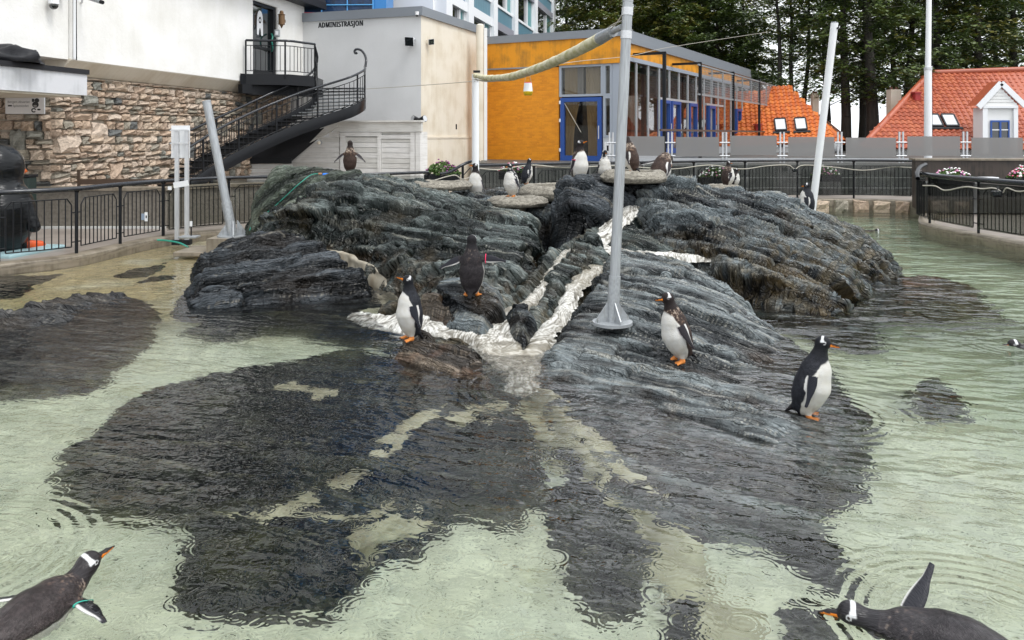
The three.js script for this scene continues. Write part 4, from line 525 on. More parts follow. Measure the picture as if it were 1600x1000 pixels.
// --- administration building
const AD = { o: P(658, 10, 27.8).setY(0), side: deg(19.6), front: deg(19.6 - 90), top: EYE + 200 * 27.8 / FOCAL };
{
  const t = wallThing('administration_building', 'grey and beige building with a grey roof edge and the word ADMINISTRASJON', 'building', AD.o, AD.front.clone().negate());
  // local x runs right along the front (front wall ends at 0), z towards the pool
  const H = AD.top;
  part('front_wall', muv(box0(-9.4, -0.004, 0.1, H - 0.3, -0.3, 0)), M.greyRender, t);
  part('side_wall', muv(box0(-0.3, 0, 0.1, H - 0.3, -6.4, -0.004)), M.beige, t);
  part('ground_course', muv(merge([box0(-0.2, 0.03, 0.1, 2.05, -6.4, -0.004)])), M.beige, t); part('course_line', box0(-0.1, 0.05, 2.05, 2.12, -6.4, -0.004), M.beige, t);
  part('roof_edge', merge([box0(-9.4, 0.08, H - 0.32, H, -0.32, 0.07), box0(-0.32, 0.079, H - 0.32, H - 0.001, -6.4, -0.321)]), M.flash, t); part('roof', muv(box0(-9.4, -0.3, H - 0.45, H - 0.25, -6.4, -0.31)), M.felt, t);
  const s = letters('ADMINISTRASJON', 0.185, 0.03), w = s.boundingBox.max.x; const lx = [...'ADMINISTRASJON'];
  const tx = thing('wall_lettering', 'black letters ADMINISTRASJON on the grey wall', 'lettering', V(0, 0, 0)); tx.quaternion.copy(t.quaternion);
  tx.position.copy(P(499, 44, 28.45)); const fac = 1.8 / w; let cx = 0;
  for (const ch of lx) { const g = letters(ch, 0.185, 0.03); part('letter', g.translate(0, 0, 0), M.black, tx).position.set(cx * fac, 0, 0.05); const gl = FONT.data.glyphs[ch]; cx += gl.ha * 0.185 / FONT.data.resolution; part; tx.children.at(-1).scale.set(fac, 1, 1); }
  for (const [name, label, a, b, px, py, Z] of [['floodlight', 'white square floodlight on the grey wall near its corner', 1, 0, 641, 64, 27.7], ['floodlight', 'small grey floodlight on a bent arm on the beige wall corner', 0.62, 1, 673, 65, 28.2]]) {
    const f = thing(name, label, 'lamp', P(px, py, Z), b ? 0.5 : -0.25); f.rotation.x = 0.35;
    const hd = new THREE.CylinderGeometry(0.24 * a, 0.16 * a, 0.2 * a, 4, 1).rotateY(Math.PI / 4).rotateX(Math.PI / 2); part('housing', hd, b ? M.alu : M.whitePaint, f); part('glass', box0(-0.15 * a, 0.15 * a, -0.15 * a, 0.15 * a, 0.1 * a, 0.112 * a), M.darkGlass, f); part('bracket', tube(b ? [V(-0.1, 0.05, -0.1), V(-0.25, 0.1, -0.2), V(-0.3, -0.2, -0.2), V(-0.38, -0.1, -0.4)] : [V(0, 0, -0.1), V(0.15, 0.02, -0.3), V(0.2, 0.1, -0.6)], 0.03), b ? M.beige : M.galv, f);
  }
  const sp = thing('black_spotlight', 'black double spotlight on the top right end of the white shed', 'lamp', P(655, 188, 25.6)); for (const s of [-1, 1]) { part('head', rod(V(s * 0.03, 0, 0), V(s * 0.2, 0.06, 0.12), 0.08, 12, 0.11), M.black, sp); part('lens', rod(V(s * 0.2, 0.06, 0.12), V(s * 0.206, 0.062, 0.124), 0.1, 12), M.alu, sp); } part('bracket', rod(V(0, -0.16, 0), V(0, 0.02, 0), 0.04), M.black, sp);
  const sm = thing('wall_sensor', 'tiny black sensor on the beige wall', 'sensor', P(713, 198, 29.9)); part('case', rbox(0.05, 0.2, 0.06, 0.015), M.black, sm);
  const rc = thing('corner_camera', 'small camera dome at the top corner of the grey wall', 'camera', P(652, 24, 27.7)); part('housing', cyl(0.06, 0.07, 0.12, 0, 0, 0.08), M.whitePaint, rc); part('dome', new THREE.SphereGeometry(0.055, 12, 8).translate(0, -0.01, 0.08), M.darkGlass, rc);
}
{ // pilaster between beige and orange walls
  const p = P(750, 40, 31.5), t = thing('drain_column', 'cream round drain column between the beige and the orange wall', 'column', V(p.x, 0.3, p.z)); part('shaft', muv(cyl(0.15, 0.15, p.y - 0.3)), M.beige, t); part('cap', new THREE.SphereGeometry(0.15, 16, 8, 0, Math.PI * 2, 0, Math.PI / 2).scale(1, 0.5, 1).translate(0, p.y - 0.3, 0), M.beige, t); part('strip', box0(0.16, 0.28, 0, p.y - 0.4, -0.1, 0.05), M.whiteWood, t);
}
{ // scaffold wrapped in blue sheeting on the roof
  const t = thing('scaffold', 'scaffold with blue sheeting on the flat roof', 'scaffold', V(0, 0, 0)), a = P(463, 16, 31), b = P(583, 12, 31), y0 = AD.top - 0.2, y1 = y0 + 15;  // unseen upper height added so water mirrors dark sheeting instead of sky
  const sheet = mottled([0.014, 0.05, 0.13], [0.010, 0.025, 0.055], 2, 51, { rough: 0.35, bump: 0.03, bumpSize: 1.5 });
  part('sheeting', muv(box0(a.x, b.x, y0, y1, a.z - 2, a.z)), sheet, t); part('sheeting', muv(box0(b.x, b.x + 0.5, y0, y1, a.z - 1.9, a.z - 0.05)), std([0.03, 0.22, 0.55], 0.35), t);
  for (let k = 0; k < 4; k++) part('post', rod(V(mixf(a.x, b.x, k / 3), y0, a.z + 0.06), V(mixf(a.x, b.x, k / 3), y1, a.z + 0.06), 0.03), std([0.1, 0.35, 0.7], 0.4), t);
  for (let k = 0; k < 12; k++) part('rail', rod(V(a.x, y0 + 0.14 + k * (k > 4 ? 0.9 : 0.3), a.z + 0.1), V(b.x, y0 + 0.16 + k * (k > 4 ? 0.9 : 0.3), a.z + 0.1), 0.022), k % 2 ? std([0.45, 0.03, 0.06], 0.4) : std([0.1, 0.4, 0.75], 0.4), t);
  const u = thing('roof_unit', 'pale grey roof unit left of the blue scaffold', 'cabinet', V(0, 0, 0)); part('case', muv(box0(P(452, 20, 30.3).x, P(462, 20, 30.3).x, y0, y0 + 2.2, -30.6, -30.1)), M.flash, u); part('vent', merge([0, 1, 2].map((k) => box0(P(463, 0, 30.2).x, P(470, 0, 30.2).x, y0 + 0.25 + k * 0.1, y0 + 0.3 + k * 0.1, -30.2, -30.05))), M.whitePaint, u);
}
{ // tall block behind with white piers, windows and blue panels
  const d = deg(12.2), t = wallThing('tower_block', 'tall white block with dark windows and blue panels between piers', 'building', V(-2.98, 0, -34.0), d);
  const L = 29, W = 3.15, Y0 = 4.65;      // storey height, a sill line
  part('end_wall', muv(box0(-0.3, -0.02, 1.2, 27, -16, -0.3)), std([0.82, 0.83, 0.84], 0.6), t);
  part('back_wall', muv(box0(0, L, 1.2, 27, -14, -0.32)), std([0.82, 0.83, 0.84], 0.6), t);
  part('roof', box0(-0.4, L + 0.1, 27, 27.4, -16, 0.4), M.flash, t);
  const white = std([0.80, 0.81, 0.82], 0.55), panelM = new THREE.MeshStandardMaterial({ map: tex(128, (u, v) => (u % 0.25 < 0.03 ? [0.06, 0.14, 0.19] : [0.115, 0.235, 0.30]), { size: [1.4, 1] }), roughness: 0.45 }), teal = std([0.10, 0.30, 0.31], 0.4), grey = std([0.28, 0.28, 0.32], 0.5);
  const bays = [0.3, 3.9, 8.9, 14.3, 20.9, 28.6];
  for (let b = 0; b < 6; b++) part('pier', muv(box0(bays[b] - 0.45, bays[b] + 0.45, 1.2, 27, -0.31, 0.25)), white, t);
  for (let s = 0; s < 7; s++) for (let b = 0; b < 5; b++) {
    const x0 = bays[b] + 0.46, x1 = bays[b + 1] - 0.46, y = Y0 + (s - 1) * W, xm = mixf(x0, x1, 0.68);
    part('panel', muv(box0(x0, x1, y + 0.55, y + 1.35, -0.2, 0.05)), panelM, t); part('band', box0(x0, x1, y + 0.1, y + 0.53, -0.2, 0.18), b > 1 ? grey : white, t);
    const w = new THREE.Group(); w.name = 'window'; t.add(w); part('frame', merge([box0(x0, x1, y + 1.36, y + 1.5, -0.2, 0.12), box0(x0, x0 + 0.12, y + 1.5, y + W + 0.09, -0.2, 0.06), box0(xm - 0.1, xm + 0.1, y + 1.5, y + W + 0.09, -0.2, 0.06), box0(x1 - 0.12, x1, y + 1.5, y + W + 0.09, -0.2, 0.06)]), white, w); part('pane', box0(x0 + 0.12, xm - 0.1, y + 1.5, y + W + 0.09, -0.15, -0.05), M.darkGlass, w); part('shutter', box0(xm + 0.1, x1 - 0.12, y + 1.5, y + W + 0.09, -0.15, -0.03), teal, w);
  }
}
// --- orange restaurant
const OR = { o: P(970, 45, 30).setY(0), side: deg(28.6), top: EYE + 166 * 30 / FOCAL };
{
  const t = wallThing('orange_building', 'orange brick building with a glazed side and blue doors', 'building', OR.o, OR.side);
  // local x goes back along the glazed side, z out of it; the orange front is the end at x = 0, running to z = -6
  const H = OR.top, Y = 1.18, L = 22, brick = new THREE.MeshStandardMaterial({
    map: tex(512, (u, v) => { const row = Math.floor(v * 32), c = (u * 10 + (row % 2) * 0.5), f = fbm(u * 7, v * 7, 3, 5, 7), j = (v * 32) % 1 < 0.14 || c % 1 < 0.05, k = hash(row * 13 + Math.floor(c) * 7) - 0.5, g = fbm(u * 40, v * 60, 4, 3, 40, 60); return mixc([0.78, 0.30, 0.008], [0.60, 0.20, 0.004], clamp(0.35 + 0.6 * k + 0.55 * f + 0.6 * g + (j ? 0.25 : 0))); }, { size: 2.2 }), roughness: 0.5,
    bumpMap: tex(512, (u, v) => { const row = Math.floor(v * 32), c = (u * 10 + (row % 2) * 0.5); return ((v * 32) % 1 < 0.16 || c % 1 < 0.06 ? 0.25 : 0.7 + 0.25 * (hash(row * 13 + Math.floor(c) * 7) - 0.5)) + 0.25 * fbm(u * 60, v * 60, 2, 2, 60); }, { srgb: false, size: 2.2 }), bumpScale: 0.008 });
  const fascia = mottled([0.74, 0.30, 0.008], [0.27, 0.13, 0.02], 2.4, 61, { gain: 1.3, streak: 0.35, rough: 0.5 });
  const fr = V(0, 0, 0);
  const zd0 = -0.72, zd1 = -2.55;          // door bay on the front, measured from the corner
  part('front_wall', muv(box0(0, 0.3, Y, H - 1.35, -6.3, zd1 - 0.02)), brick, t);
  part('front_fascia', muv(merge([box0(-0.06, 0.3, H - 1.3, H - 0.3, -6.3, 0.0)])), fascia, t); part('drip_line', box0(-0.07, 0.1, H - 1.36, H - 1.3, -6.3, zd1 - 0.3), M.flash, t);
  part('side_fascia', muv(box0(0.301, L, H - 1.15, H - 0.3, -0.25, 0.02)), fascia, t);
  part('roof_edge', merge([box0(-0.12, L, H - 0.3, H, -6.4, 0.1), box0(0.2, L, H - 0.5, H - 0.31, 0.03, 0.14)]), M.flash, t);
  part('roof', box0(0, L, H - 0.02, H + 0.02, -6.3, 0.0), M.felt, t);
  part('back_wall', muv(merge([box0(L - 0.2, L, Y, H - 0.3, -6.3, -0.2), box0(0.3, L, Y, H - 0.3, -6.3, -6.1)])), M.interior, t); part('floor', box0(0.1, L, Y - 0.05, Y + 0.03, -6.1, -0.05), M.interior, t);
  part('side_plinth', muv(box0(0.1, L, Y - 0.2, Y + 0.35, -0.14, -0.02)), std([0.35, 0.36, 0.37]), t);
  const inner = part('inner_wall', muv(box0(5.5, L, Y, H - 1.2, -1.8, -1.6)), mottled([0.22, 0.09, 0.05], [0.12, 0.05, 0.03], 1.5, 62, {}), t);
  // front glazing: window over the blue door, narrow light beside them
  const gz = (z0, z1, y0, y1, name = 'window') => { const w = new THREE.Group(); w.name = name; t.add(w); part('frame', merge([box0(0.0, 0.12, y0, y0 + 0.09, z1, z0), box0(0.0, 0.12, y1 - 0.09, y1, z1, z0), box0(0, 0.12, y0 + 0.09, y1 - 0.09, z0 - 0.09, z0), box0(0, 0.12, y0 + 0.09, y1 - 0.09, z1, z1 + 0.09)]), M.frame, w); part('pane', box0(0.05, 0.056, y0 + 0.09, y1 - 0.09, z1 + 0.09, z0 - 0.09), M.glass, w); return w; };
  const yd = 3.66; gz(zd0, zd1, yd, H - 1.3); gz(-0.35, zd0 + 0.005, yd, H - 1.3); gz(-0.35, zd0 + 0.005, Y + 0.9, yd - 0.005); part('corner_post', merge([box0(0, 0.2, Y, H - 1.3, -0.34, 0.0)]), M.frame, t); part('side_panel', box0(0.02, 0.1, Y, Y + 0.9, zd0 - 0.0, -0.35), std([0.5, 0.52, 0.53]), t);
  { const nt = new THREE.Group(); nt.name = 'notice'; t.add(nt); part('sheet', box0(0.0, 0.015, Y + 0.3, Y + 0.72, -0.66, -0.38), M.whitePaint, nt); part('emblem', box0(-0.006, 0, Y + 0.4, Y + 0.6, -0.56, -0.47), M.blackMatt, nt); }
  const dr = new THREE.Group(); dr.name = 'blue_door'; t.add(dr); part('frame', merge([box0(-0.03, 0.11, Y, Y + 0.2, zd1 + 0.06, zd0 - 0.06), box0(-0.03, 0.11, yd - 0.2, yd - 0.04, zd1 + 0.06, zd0 - 0.06), box0(-0.03, 0.11, Y + 0.2, yd - 0.2, zd1 + 0.06, zd1 + 0.22), box0(-0.03, 0.11, Y + 0.2, yd - 0.2, zd0 - 0.22, zd0 - 0.06)]), M.blue, dr); part('pane', box0(0.03, 0.036, Y + 0.2, yd - 0.2, zd1 + 0.22, zd0 - 0.22), M.glass, dr); part('handle', rod(V(-0.09, Y + 0.85, zd0 - 0.14), V(-0.09, Y + 1.35, zd0 - 0.14), 0.02), M.alu, dr);
  for (const y of [0.35, 1.5, 2.2]) part('hinge', rod(V(-0.05, Y + y, zd1 + 0.05), V(-0.05, Y + y + 0.13, zd1 + 0.05), 0.035), M.whitePaint, dr);
  part('bar', rod(V(-0.05, yd - 0.25, zd1 + 0.25), V(-0.05, Y + 1.1, zd1 + 0.95), 0.012), M.cord, t);
  // curtains: pleated cloth behind the panes
  const _p = 0; const pleat = (z0, z1, y0, y1, c, gather = 0) => { const n = 60, pos = [], idx = [], uv = []; for (let j = 0; j <= 8; j++) for (let i = 0; i <= n; i++) { const k = j / 8, sq = gather ? mixf(1, 1 - gather, Math.sin(clamp(1 - k) * Math.PI * 0.62)) : 1, z = mixf(z0, z1, i / n * sq + (gather < 0 ? 0 : 0)); pos.push(0.2 + 0.05 * Math.sin(i * 1.1 + Math.sin(i * 0.37)), mixf(y0, y1, k), z); uv.push(i / n, k); if (i < n && j < 8) { const a = j * (n + 1) + i; idx.push(a, a + 1, a + n + 1, a + 1, a + n + 2, a + n + 1); } } return part('curtain', indexed(Float32Array.from(pos), idx, Float32Array.from(uv)), new THREE.MeshPhysicalMaterial({ color: C(...c), roughness: 0.95, transmission: 0.25, thickness: 0, side: THREE.DoubleSide }), t); };
  pleat(-2.4, -1.85, yd + 0.05, H - 1.35, [0.50, 0.36, 0.20]); pleat(-1.5, -0.8, yd + 0.05, H - 1.35, [0.50, 0.38, 0.24]); pleat(-1.85, -1.62, yd + 0.05, H - 1.35, [0.45, 0.40, 0.36]); pleat(-2.4, -1.75, Y, yd - 0.1, [0.46, 0.29, 0.12], 0.45); pleat(-0.9, -1.5, Y, yd - 0.1, [0.46, 0.29, 0.12], 0.15);
  // glazed side: mullions, panes, transom, blue doors
  const yT = H - 1.16, step = 1.42, nb = 15;
  part('head_rail', box0(0.2, L, yT, yT + 0.16, -0.1, 0.05), M.frame, t);
  for (let k = 0; k <= nb; k++) part('mullion', box0(0.26 + k * step, 0.32 + k * step, Y + 0.2, yT, -0.06, 0.03), M.alu, t);
  for (let k = 0; k < nb; k++) part('pane', box0(0.34 + k * step, 0.24 + (k + 1) * step, Y + 0.36, yT - 0.01, -0.01, -0.004), M.glass, t);
  part('transom', merge([box0(4.6, 10.2, Y + 2.5, Y + 2.6, -0.08, 0.06), box0(12, 15.4, Y + 2.5, Y + 2.6, -0.08, 0.06)]), M.alu, t);
  for (const [x, w] of [[4.6, 1.3], [6.1, 1.3], [8.9, 1.25], [12.4, 1.2], [18.5, 1.1]]) { const q = new THREE.Group(); q.name = 'blue_door'; t.add(q); part('frame', merge([box0(x, x + w, Y + 0.2, Y + 0.4, -0.07, 0.1), box0(x, x + w, Y + 2.36, Y + 2.5, -0.07, 0.1), box0(x, x + 0.13, Y + 0.4, Y + 2.36, -0.07, 0.1), box0(x + w - 0.13, x + w, Y + 0.4, Y + 2.36, -0.07, 0.1)]), M.blue, q); part('handle', rod(V(x + w - 0.1, Y + 1.1, 0.14), V(x + w - 0.1, Y + 1.5, 0.14), 0.02), M.alu, q); }
  part('lower_panel', merge([box0(8.0, 8.7, Y + 0.4, Y + 1.2, -0.3, -0.2), box0(10.3, 11.7, Y + 0.4, Y + 1.3, -0.3, -0.2)]), std([0.30, 0.33, 0.30]), t);
}
{ // steel frame with wire mesh along the glazed side
  const t = wallThing('mesh_screen', 'dark steel frame with wire mesh panels beside the glazed side', 'screen', OR.o, OR.side), xs = [1.2, 6.2, 12.3, 18.6], Y = 1.18, H = 5.25, z = 1.3;
  for (const x of xs) { part('post', box0(x - 0.06, x + 0.06, Y, H, z - 0.06, z + 0.06), M.blackMatt, t); part('arm', box0(x - 0.05, x + 0.05, H, H + 0.1, 0.06, z + 0.061), M.black, t); }
  part('rail', merge([box0(5.9, 26, 3.9, 3.97, z - 0.035, z + 0.035), box0(5.9, 26, H - 0.07, H - 0.001, z - 0.035, z + 0.035)]), M.galv, t);
  for (const x of [8.2, 10.2, 14.4, 16.5, 20.6, 22.6, 26]) part('upright', box0(x - 0.03, x + 0.03, x === 26 ? Y : 3.97, H - 0.07, z - 0.03, z + 0.03), M.galv, t);
  const wires = []; for (let x = 6.2; x < 26; x += 0.16) wires.push(box0(x - 0.006, x + 0.006, 3.97, H - 0.07, z - 0.006, z + 0.006)); for (let y = 4.0; y < H - 0.08; y += 0.11) wires.push(box0(6.2, 26, y - 0.006, y + 0.006, z + 0.007, z + 0.019));
  const w = part('wire_mesh', merge(wires), M.galv, t); w.userData.kind = 'stuff';
  part('hand_rail', merge([box0(0, 19, 2.32, 2.4, z + 0.2, z + 0.27)]), std([0.09, 0.06, 0.045], 0.5), t);
}
// ---------------------------------------------------------------- stairs, shed, fences, poles, houses
const stairMat = M.black;
{ // landing and stair up to the white building's door
  const t = thing('outdoor_staircase', 'black steel staircase curving up to the landing at the upper door', 'staircase', V(0, 0, 0));
  const yL = EYE + (HORIZON - 119) * 26.2 / FOCAL;              // landing height
  const cornerA = wallPt(7.2, yL, 0.42), cornerB = wallPt(11.5, yL, 0.42), A = P(384, 116, 25.2), B = P(452, 116, 25.4), Cc = P(492, 120, 26.3); [A, B, Cc].forEach((p) => (p.y = yL));
  const plan = [[cornerA.x, -cornerA.z], [A.x, -A.z], [B.x, -B.z], [Cc.x, -Cc.z], [P(505, 120, 28).x, 28], [cornerB.x, -cornerB.z]];
  part('landing', muv(slab(plan, yL - 0.34, yL)), stairMat, t); part('under_beam', muv(merge([bar(V(A.x, yL - 0.5, A.z - 0.1), V(Cc.x, yL - 0.5, Cc.z - 0.4), 0.25, 0.3), bar(V(cornerA.x, yL - 0.48, cornerA.z), V(Cc.x - 0.2, yL - 0.48, Cc.z - 1.6), 0.2, 0.28)])), M.blackMatt, t);
  // railing of the landing
  const up = (p, h) => V(p.x, p.y + h, p.z), railH = 1.06;
  const run = (pts, name = 'railing', spacing = 0.15, h = railH, bars = true) => {
    const g = new THREE.Group(); g.name = name; t.add(g);
    part('handrail', tube(pts.map((p) => up(p, h)), 0.038, 8, Math.max(12, pts.length * 6)), M.rail, g);
    const c = new THREE.CatmullRomCurve3(pts, false, 'centripetal'), L = c.getLength(), n = Math.max(2, Math.round(L / spacing));
    part('mid_rail', merge([tube(pts.map((p) => up(p, h - 0.16)), 0.014, 5, pts.length * 5), tube(pts.map((p) => up(p, 0.1)), 0.014, 5, pts.length * 5)]), M.black, g);
    if (bars) for (let i = 0; i <= n; i++) { const p = c.getPointAt(i / n); part(i % 8 === 0 ? 'post' : 'bar', rod(up(p, i % 8 === 0 ? -0.1 : 0.1), up(p, i % 8 === 0 ? h : h - 0.16), i % 8 === 0 ? 0.03 : 0.011, 6), M.black, g); }
    return g;
  };
  run([V(A.x, yL, A.z), V(mixf(A.x, B.x, 0.5), yL, mixf(A.z, B.z, 0.5)), V(B.x, yL, B.z), V(mixf(B.x, Cc.x, 0.5), yL, mixf(B.z, Cc.z, 0.5)), V(Cc.x, yL, Cc.z)]);
  // inner rail curling down from the landing, straight lower flight along the wall
  const inner = [[492, 119, 26.3], [496, 138, 26.6], [488, 158, 26.4], [462, 174, 26.0], [430, 190, 25.5], [390, 210, 24.8], [340, 235, 23.8], [285, 263, 22.7], [222, 297, 21.4]].map((a) => P(...a));
  const outer = [[570, 150, 26.3], [568, 158, 25.4], [548, 169, 24.8], [512, 181, 24.6], [475, 193, 24.3], [440, 207, 23.9], [396, 227, 23.2], [345, 254, 22.3], [297, 286, 21.3]].map((a) => P(...a));
  const rearTop = [[519, 128, 27.5], [545, 124, 27.6], [563, 128, 27.0]];
  run(inner, 'inner_railing', 0.2, 0.97); run(outer, 'outer_railing', 0.17, 0.97);
  part('scroll', tube([[571, 104, 26.3], [572, 94, 26.4], [569, 84, 26.6], [563, 78, 26.7], [557, 77, 26.7], [554, 80, 26.7], [556, 84, 26.7], [558, 82, 26.7]].map((a) => P(...a)), 0.04), M.rail, t);
  // treads between the two rails and the deep side strings
  const ci = new THREE.CatmullRomCurve3(inner, false, 'centripetal'), co = new THREE.CatmullRomCurve3(outer, false, 'centripetal'), n = 22;
  for (let k = 0; k < n; k++) {
    const a0 = ci.getPoint(k / n), a1 = ci.getPoint((k + 0.86) / n), b0 = co.getPoint(k / n), b1 = co.getPoint((k + 0.86) / n), y = (a0.y + b0.y + a1.y + b1.y) / 4 - 0.02, f = (p) => V(p.x, y, p.z);
    const pos = [], q = [f(a0), f(a1), f(b1), f(b0)]; q.forEach((p) => pos.push(p.x, y, p.z)); q.forEach((p) => pos.push(p.x, y - 0.05, p.z));
    part('tread', muv(indexed(Float32Array.from(pos), [0, 1, 2, 0, 2, 3, 4, 6, 5, 4, 7, 6, 0, 4, 5, 0, 5, 1, 1, 5, 6, 1, 6, 2, 2, 6, 7, 2, 7, 3, 3, 7, 4, 3, 4, 0])), k < 9 ? M.galv : M.blackMatt, t);
  }
  const strg = (c, name, off) => { const pos = [], idx = [], m = 40; for (let i = 0; i <= m; i++) { const p = c.getPoint(i / m), q = c.getTangent(i / m), s = V(-q.z, 0, q.x).normalize().multiplyScalar(0.03); for (const [o, h] of [[-1, 0.06], [1, 0.06], [1, -0.3], [-1, -0.3]]) pos.push(p.x + s.x * o, p.y + h + off, p.z + s.z * o); if (i < m) for (let j = 0; j < 4; j++) { const a = i * 4 + j, b = i * 4 + (j + 1) % 4; idx.push(a, a + 4, b, b, a + 4, b + 4); } } part(name, muv(indexed(Float32Array.from(pos), idx)), stairMat, t); };
  strg(ci, 'string', 0); strg(co, 'string', 0);
  part('support', rod(V(P(330, 290, 22).x, 0.2, -22), V(P(330, 270, 22).x, P(330, 268, 22).y, -22), 0.06), M.blackMatt, t);
  // far rail of the lower flight, by the stone wall
  const far = [[215, 300, 18.6], [285, 268, 20.0], [360, 236, 21.6], [430, 200, 23.4]].map((a) => P(...a)); void far;
}
{ // white plank shed under the stair
  const Z = 23.6, fd = deg(19.6 - 90).negate(), o = P(657, 275, 25.0).setY(0), t = wallThing('plank_shed', 'white plank shed with a dark sloping roof below the staircase', 'shed', o, fd);
  const px2x = (px) => { const a = fd, k = (px - 800) / FOCAL; return (k * -o.z - o.x) / (a.x + k * a.z); }, yAt = (px, py) => { const x = px2x(px), z = -o.z - fd.z * x; return EYE + (HORIZON - py) * z / FOCAL; };
  const xR = 0, xM = px2x(527), xL = px2x(440), top = yAt(600, 197), y0 = 0.3, yE = yAt(455, 243);
  // planks: gable part left of the doors, then the two doors
  const planksIn = (parent, x0, x1, yb, yt, cut, z = 0, h = 0.165) => { for (let y = yb; y < yt - 0.03; y += h) { const e = Math.min(y + h - 0.012, yt), a = cut ? Math.max(x0, cut(e)) : x0; if (x1 - a > 0.05) part('plank', muv(box(x1 - a, e - y, 0.05, (a + x1) / 2, (y + e) / 2, z + 0.01 * hash(y * 91 + x0))), hash(y * 37 + x0 * 5) > 0.6 ? M.woodWorn : M.wood, parent); } };
  const slope = (y) => xL + (y - yE) / (top - yE) * (xM - xL), d1 = px2x(533), d2 = px2x(595), d3 = px2x(643), dTop = yAt(600, 207);
  part('back_wall', muv(box0(xM - 0.2, xR, 0.3, dTop + 0.02, -0.5, -0.1)), M.wood, t); t.children[0].visible = true;
  planksIn(t, xL, d1 - 0.05, y0, top - 0.1, (y) => slope(y) + 0.15);
  planksIn(t, d3 + 0.16, xR, y0, dTop + 0.05, null);
  const dL = new THREE.Group(), dR = new THREE.Group(); dL.name = dR.name = 'door'; t.add(dL, dR);
  planksIn(dL, d1 + 0.2, d2 - 0.1, y0, dTop - 0.12, null, -0.01); planksIn(dR, d2 + 0.03, d3 - 0.02, y0, dTop - 0.22, null, -0.03);
  part('frame', muv(merge([box0(d1, d1 + 0.19, y0, dTop, -0.03, 0.06), box0(d2 - 0.09, d2 + 0.02, y0, dTop, -0.03, 0.06), box0(d1 + 0.19, d2 - 0.09, dTop - 0.12, dTop, -0.03, 0.061)])), M.wood, dL); part('frame', muv(merge([box0(d3 - 0.02, d3 + 0.14, y0, dTop, -0.03, 0.05), box0(d2 + 0.02, d3 - 0.02, dTop - 0.2, dTop - 0.08, -0.03, 0.03)])), M.wood, dR);
  part('top_beam', muv(box0(xM - 0.1, xR + 0.06, dTop + 0.03, top + 0.12, -0.05, 0.09)), M.woodWorn, t); part('cap', muv(box0(xM - 0.15, xR + 0.1, top + 0.12, top + 0.18, -0.1, 0.16)), M.woodWorn, t);
  part('slope_trim', muv(bar(V(xM + 0.05, top + 0.12, 0.06), V(xL, yE + 0.02, 0.06), 0.12, 0.30)), M.woodWorn, t); part('corner_board', muv(box0(xR - 0.15, xR + 0.02, y0, dTop, -0.06, 0.055)), M.wood, t);
  const lp = thing('bulkhead_lamp', 'small round lamp on the planks of the white shed', 'lamp', P(499, 223, 25.35)); part('base', rod(V(0, 0, -0.1), V(0, 0, 0.05), 0.07, 14), M.galv, lp); part('dome', new THREE.SphereGeometry(0.06, 14, 10).translate(0, 0, 0.06), M.beige, lp);
  // dark felt roof falling away to the left, with a low plank wall under its eave
  const a = P(527, 186, 26.0), b = P(456, 246, 26.45), c = P(368, 246, 26.2), e = P(425, 203, 28), q = new THREE.Group(); void q;
  const pos = [], top4 = [a, b, c, e]; top4.forEach((p) => pos.push(p.x, p.y, p.z)); top4.forEach((p) => pos.push(p.x, p.y - 0.12, p.z));
  const inv = new THREE.Matrix4().copy(new THREE.Matrix4().compose(t.position, t.quaternion, V(1, 1, 1))).invert();
  part('roof', muv(indexed(Float32Array.from(pos), [0, 2, 1, 0, 3, 2, 4, 5, 6, 4, 6, 7, 0, 1, 5, 0, 5, 4, 1, 2, 6, 1, 6, 5, 2, 3, 7, 2, 7, 6, 3, 0, 4, 3, 4, 7]).applyMatrix4(inv)), M.felt, t);
  part('eave', muv(bar(V(b.x, b.y - 0.1, b.z + 0.03), V(c.x, c.y - 0.1, c.z + 0.03), 0.08, 0.2).applyMatrix4(inv)), M.black, t);
  const wl = new THREE.Group(); wl.name = 'low_wall'; t.add(wl); const yb = b.y - 0.2;
  for (let k = 0; k < 6; k++) part('plank', muv(bar(V(b.x, yb - 0.08 - k * 0.15, b.z - 0.06 + 0.02 * (k % 2)), V(c.x + 0.1, yb - 0.08 - k * 0.15, c.z - 0.06 + 0.02 * (k % 2)), 0.05, 0.14).applyMatrix4(inv)), M.wood, wl);
  part('corner_post', muv(bar(V(c.x + 0.08, yb, c.z - 0.02), V(c.x + 0.08, 0.3, c.z - 0.02), 0.12, 0.12).applyMatrix4(inv)), M.wood, wl);
}
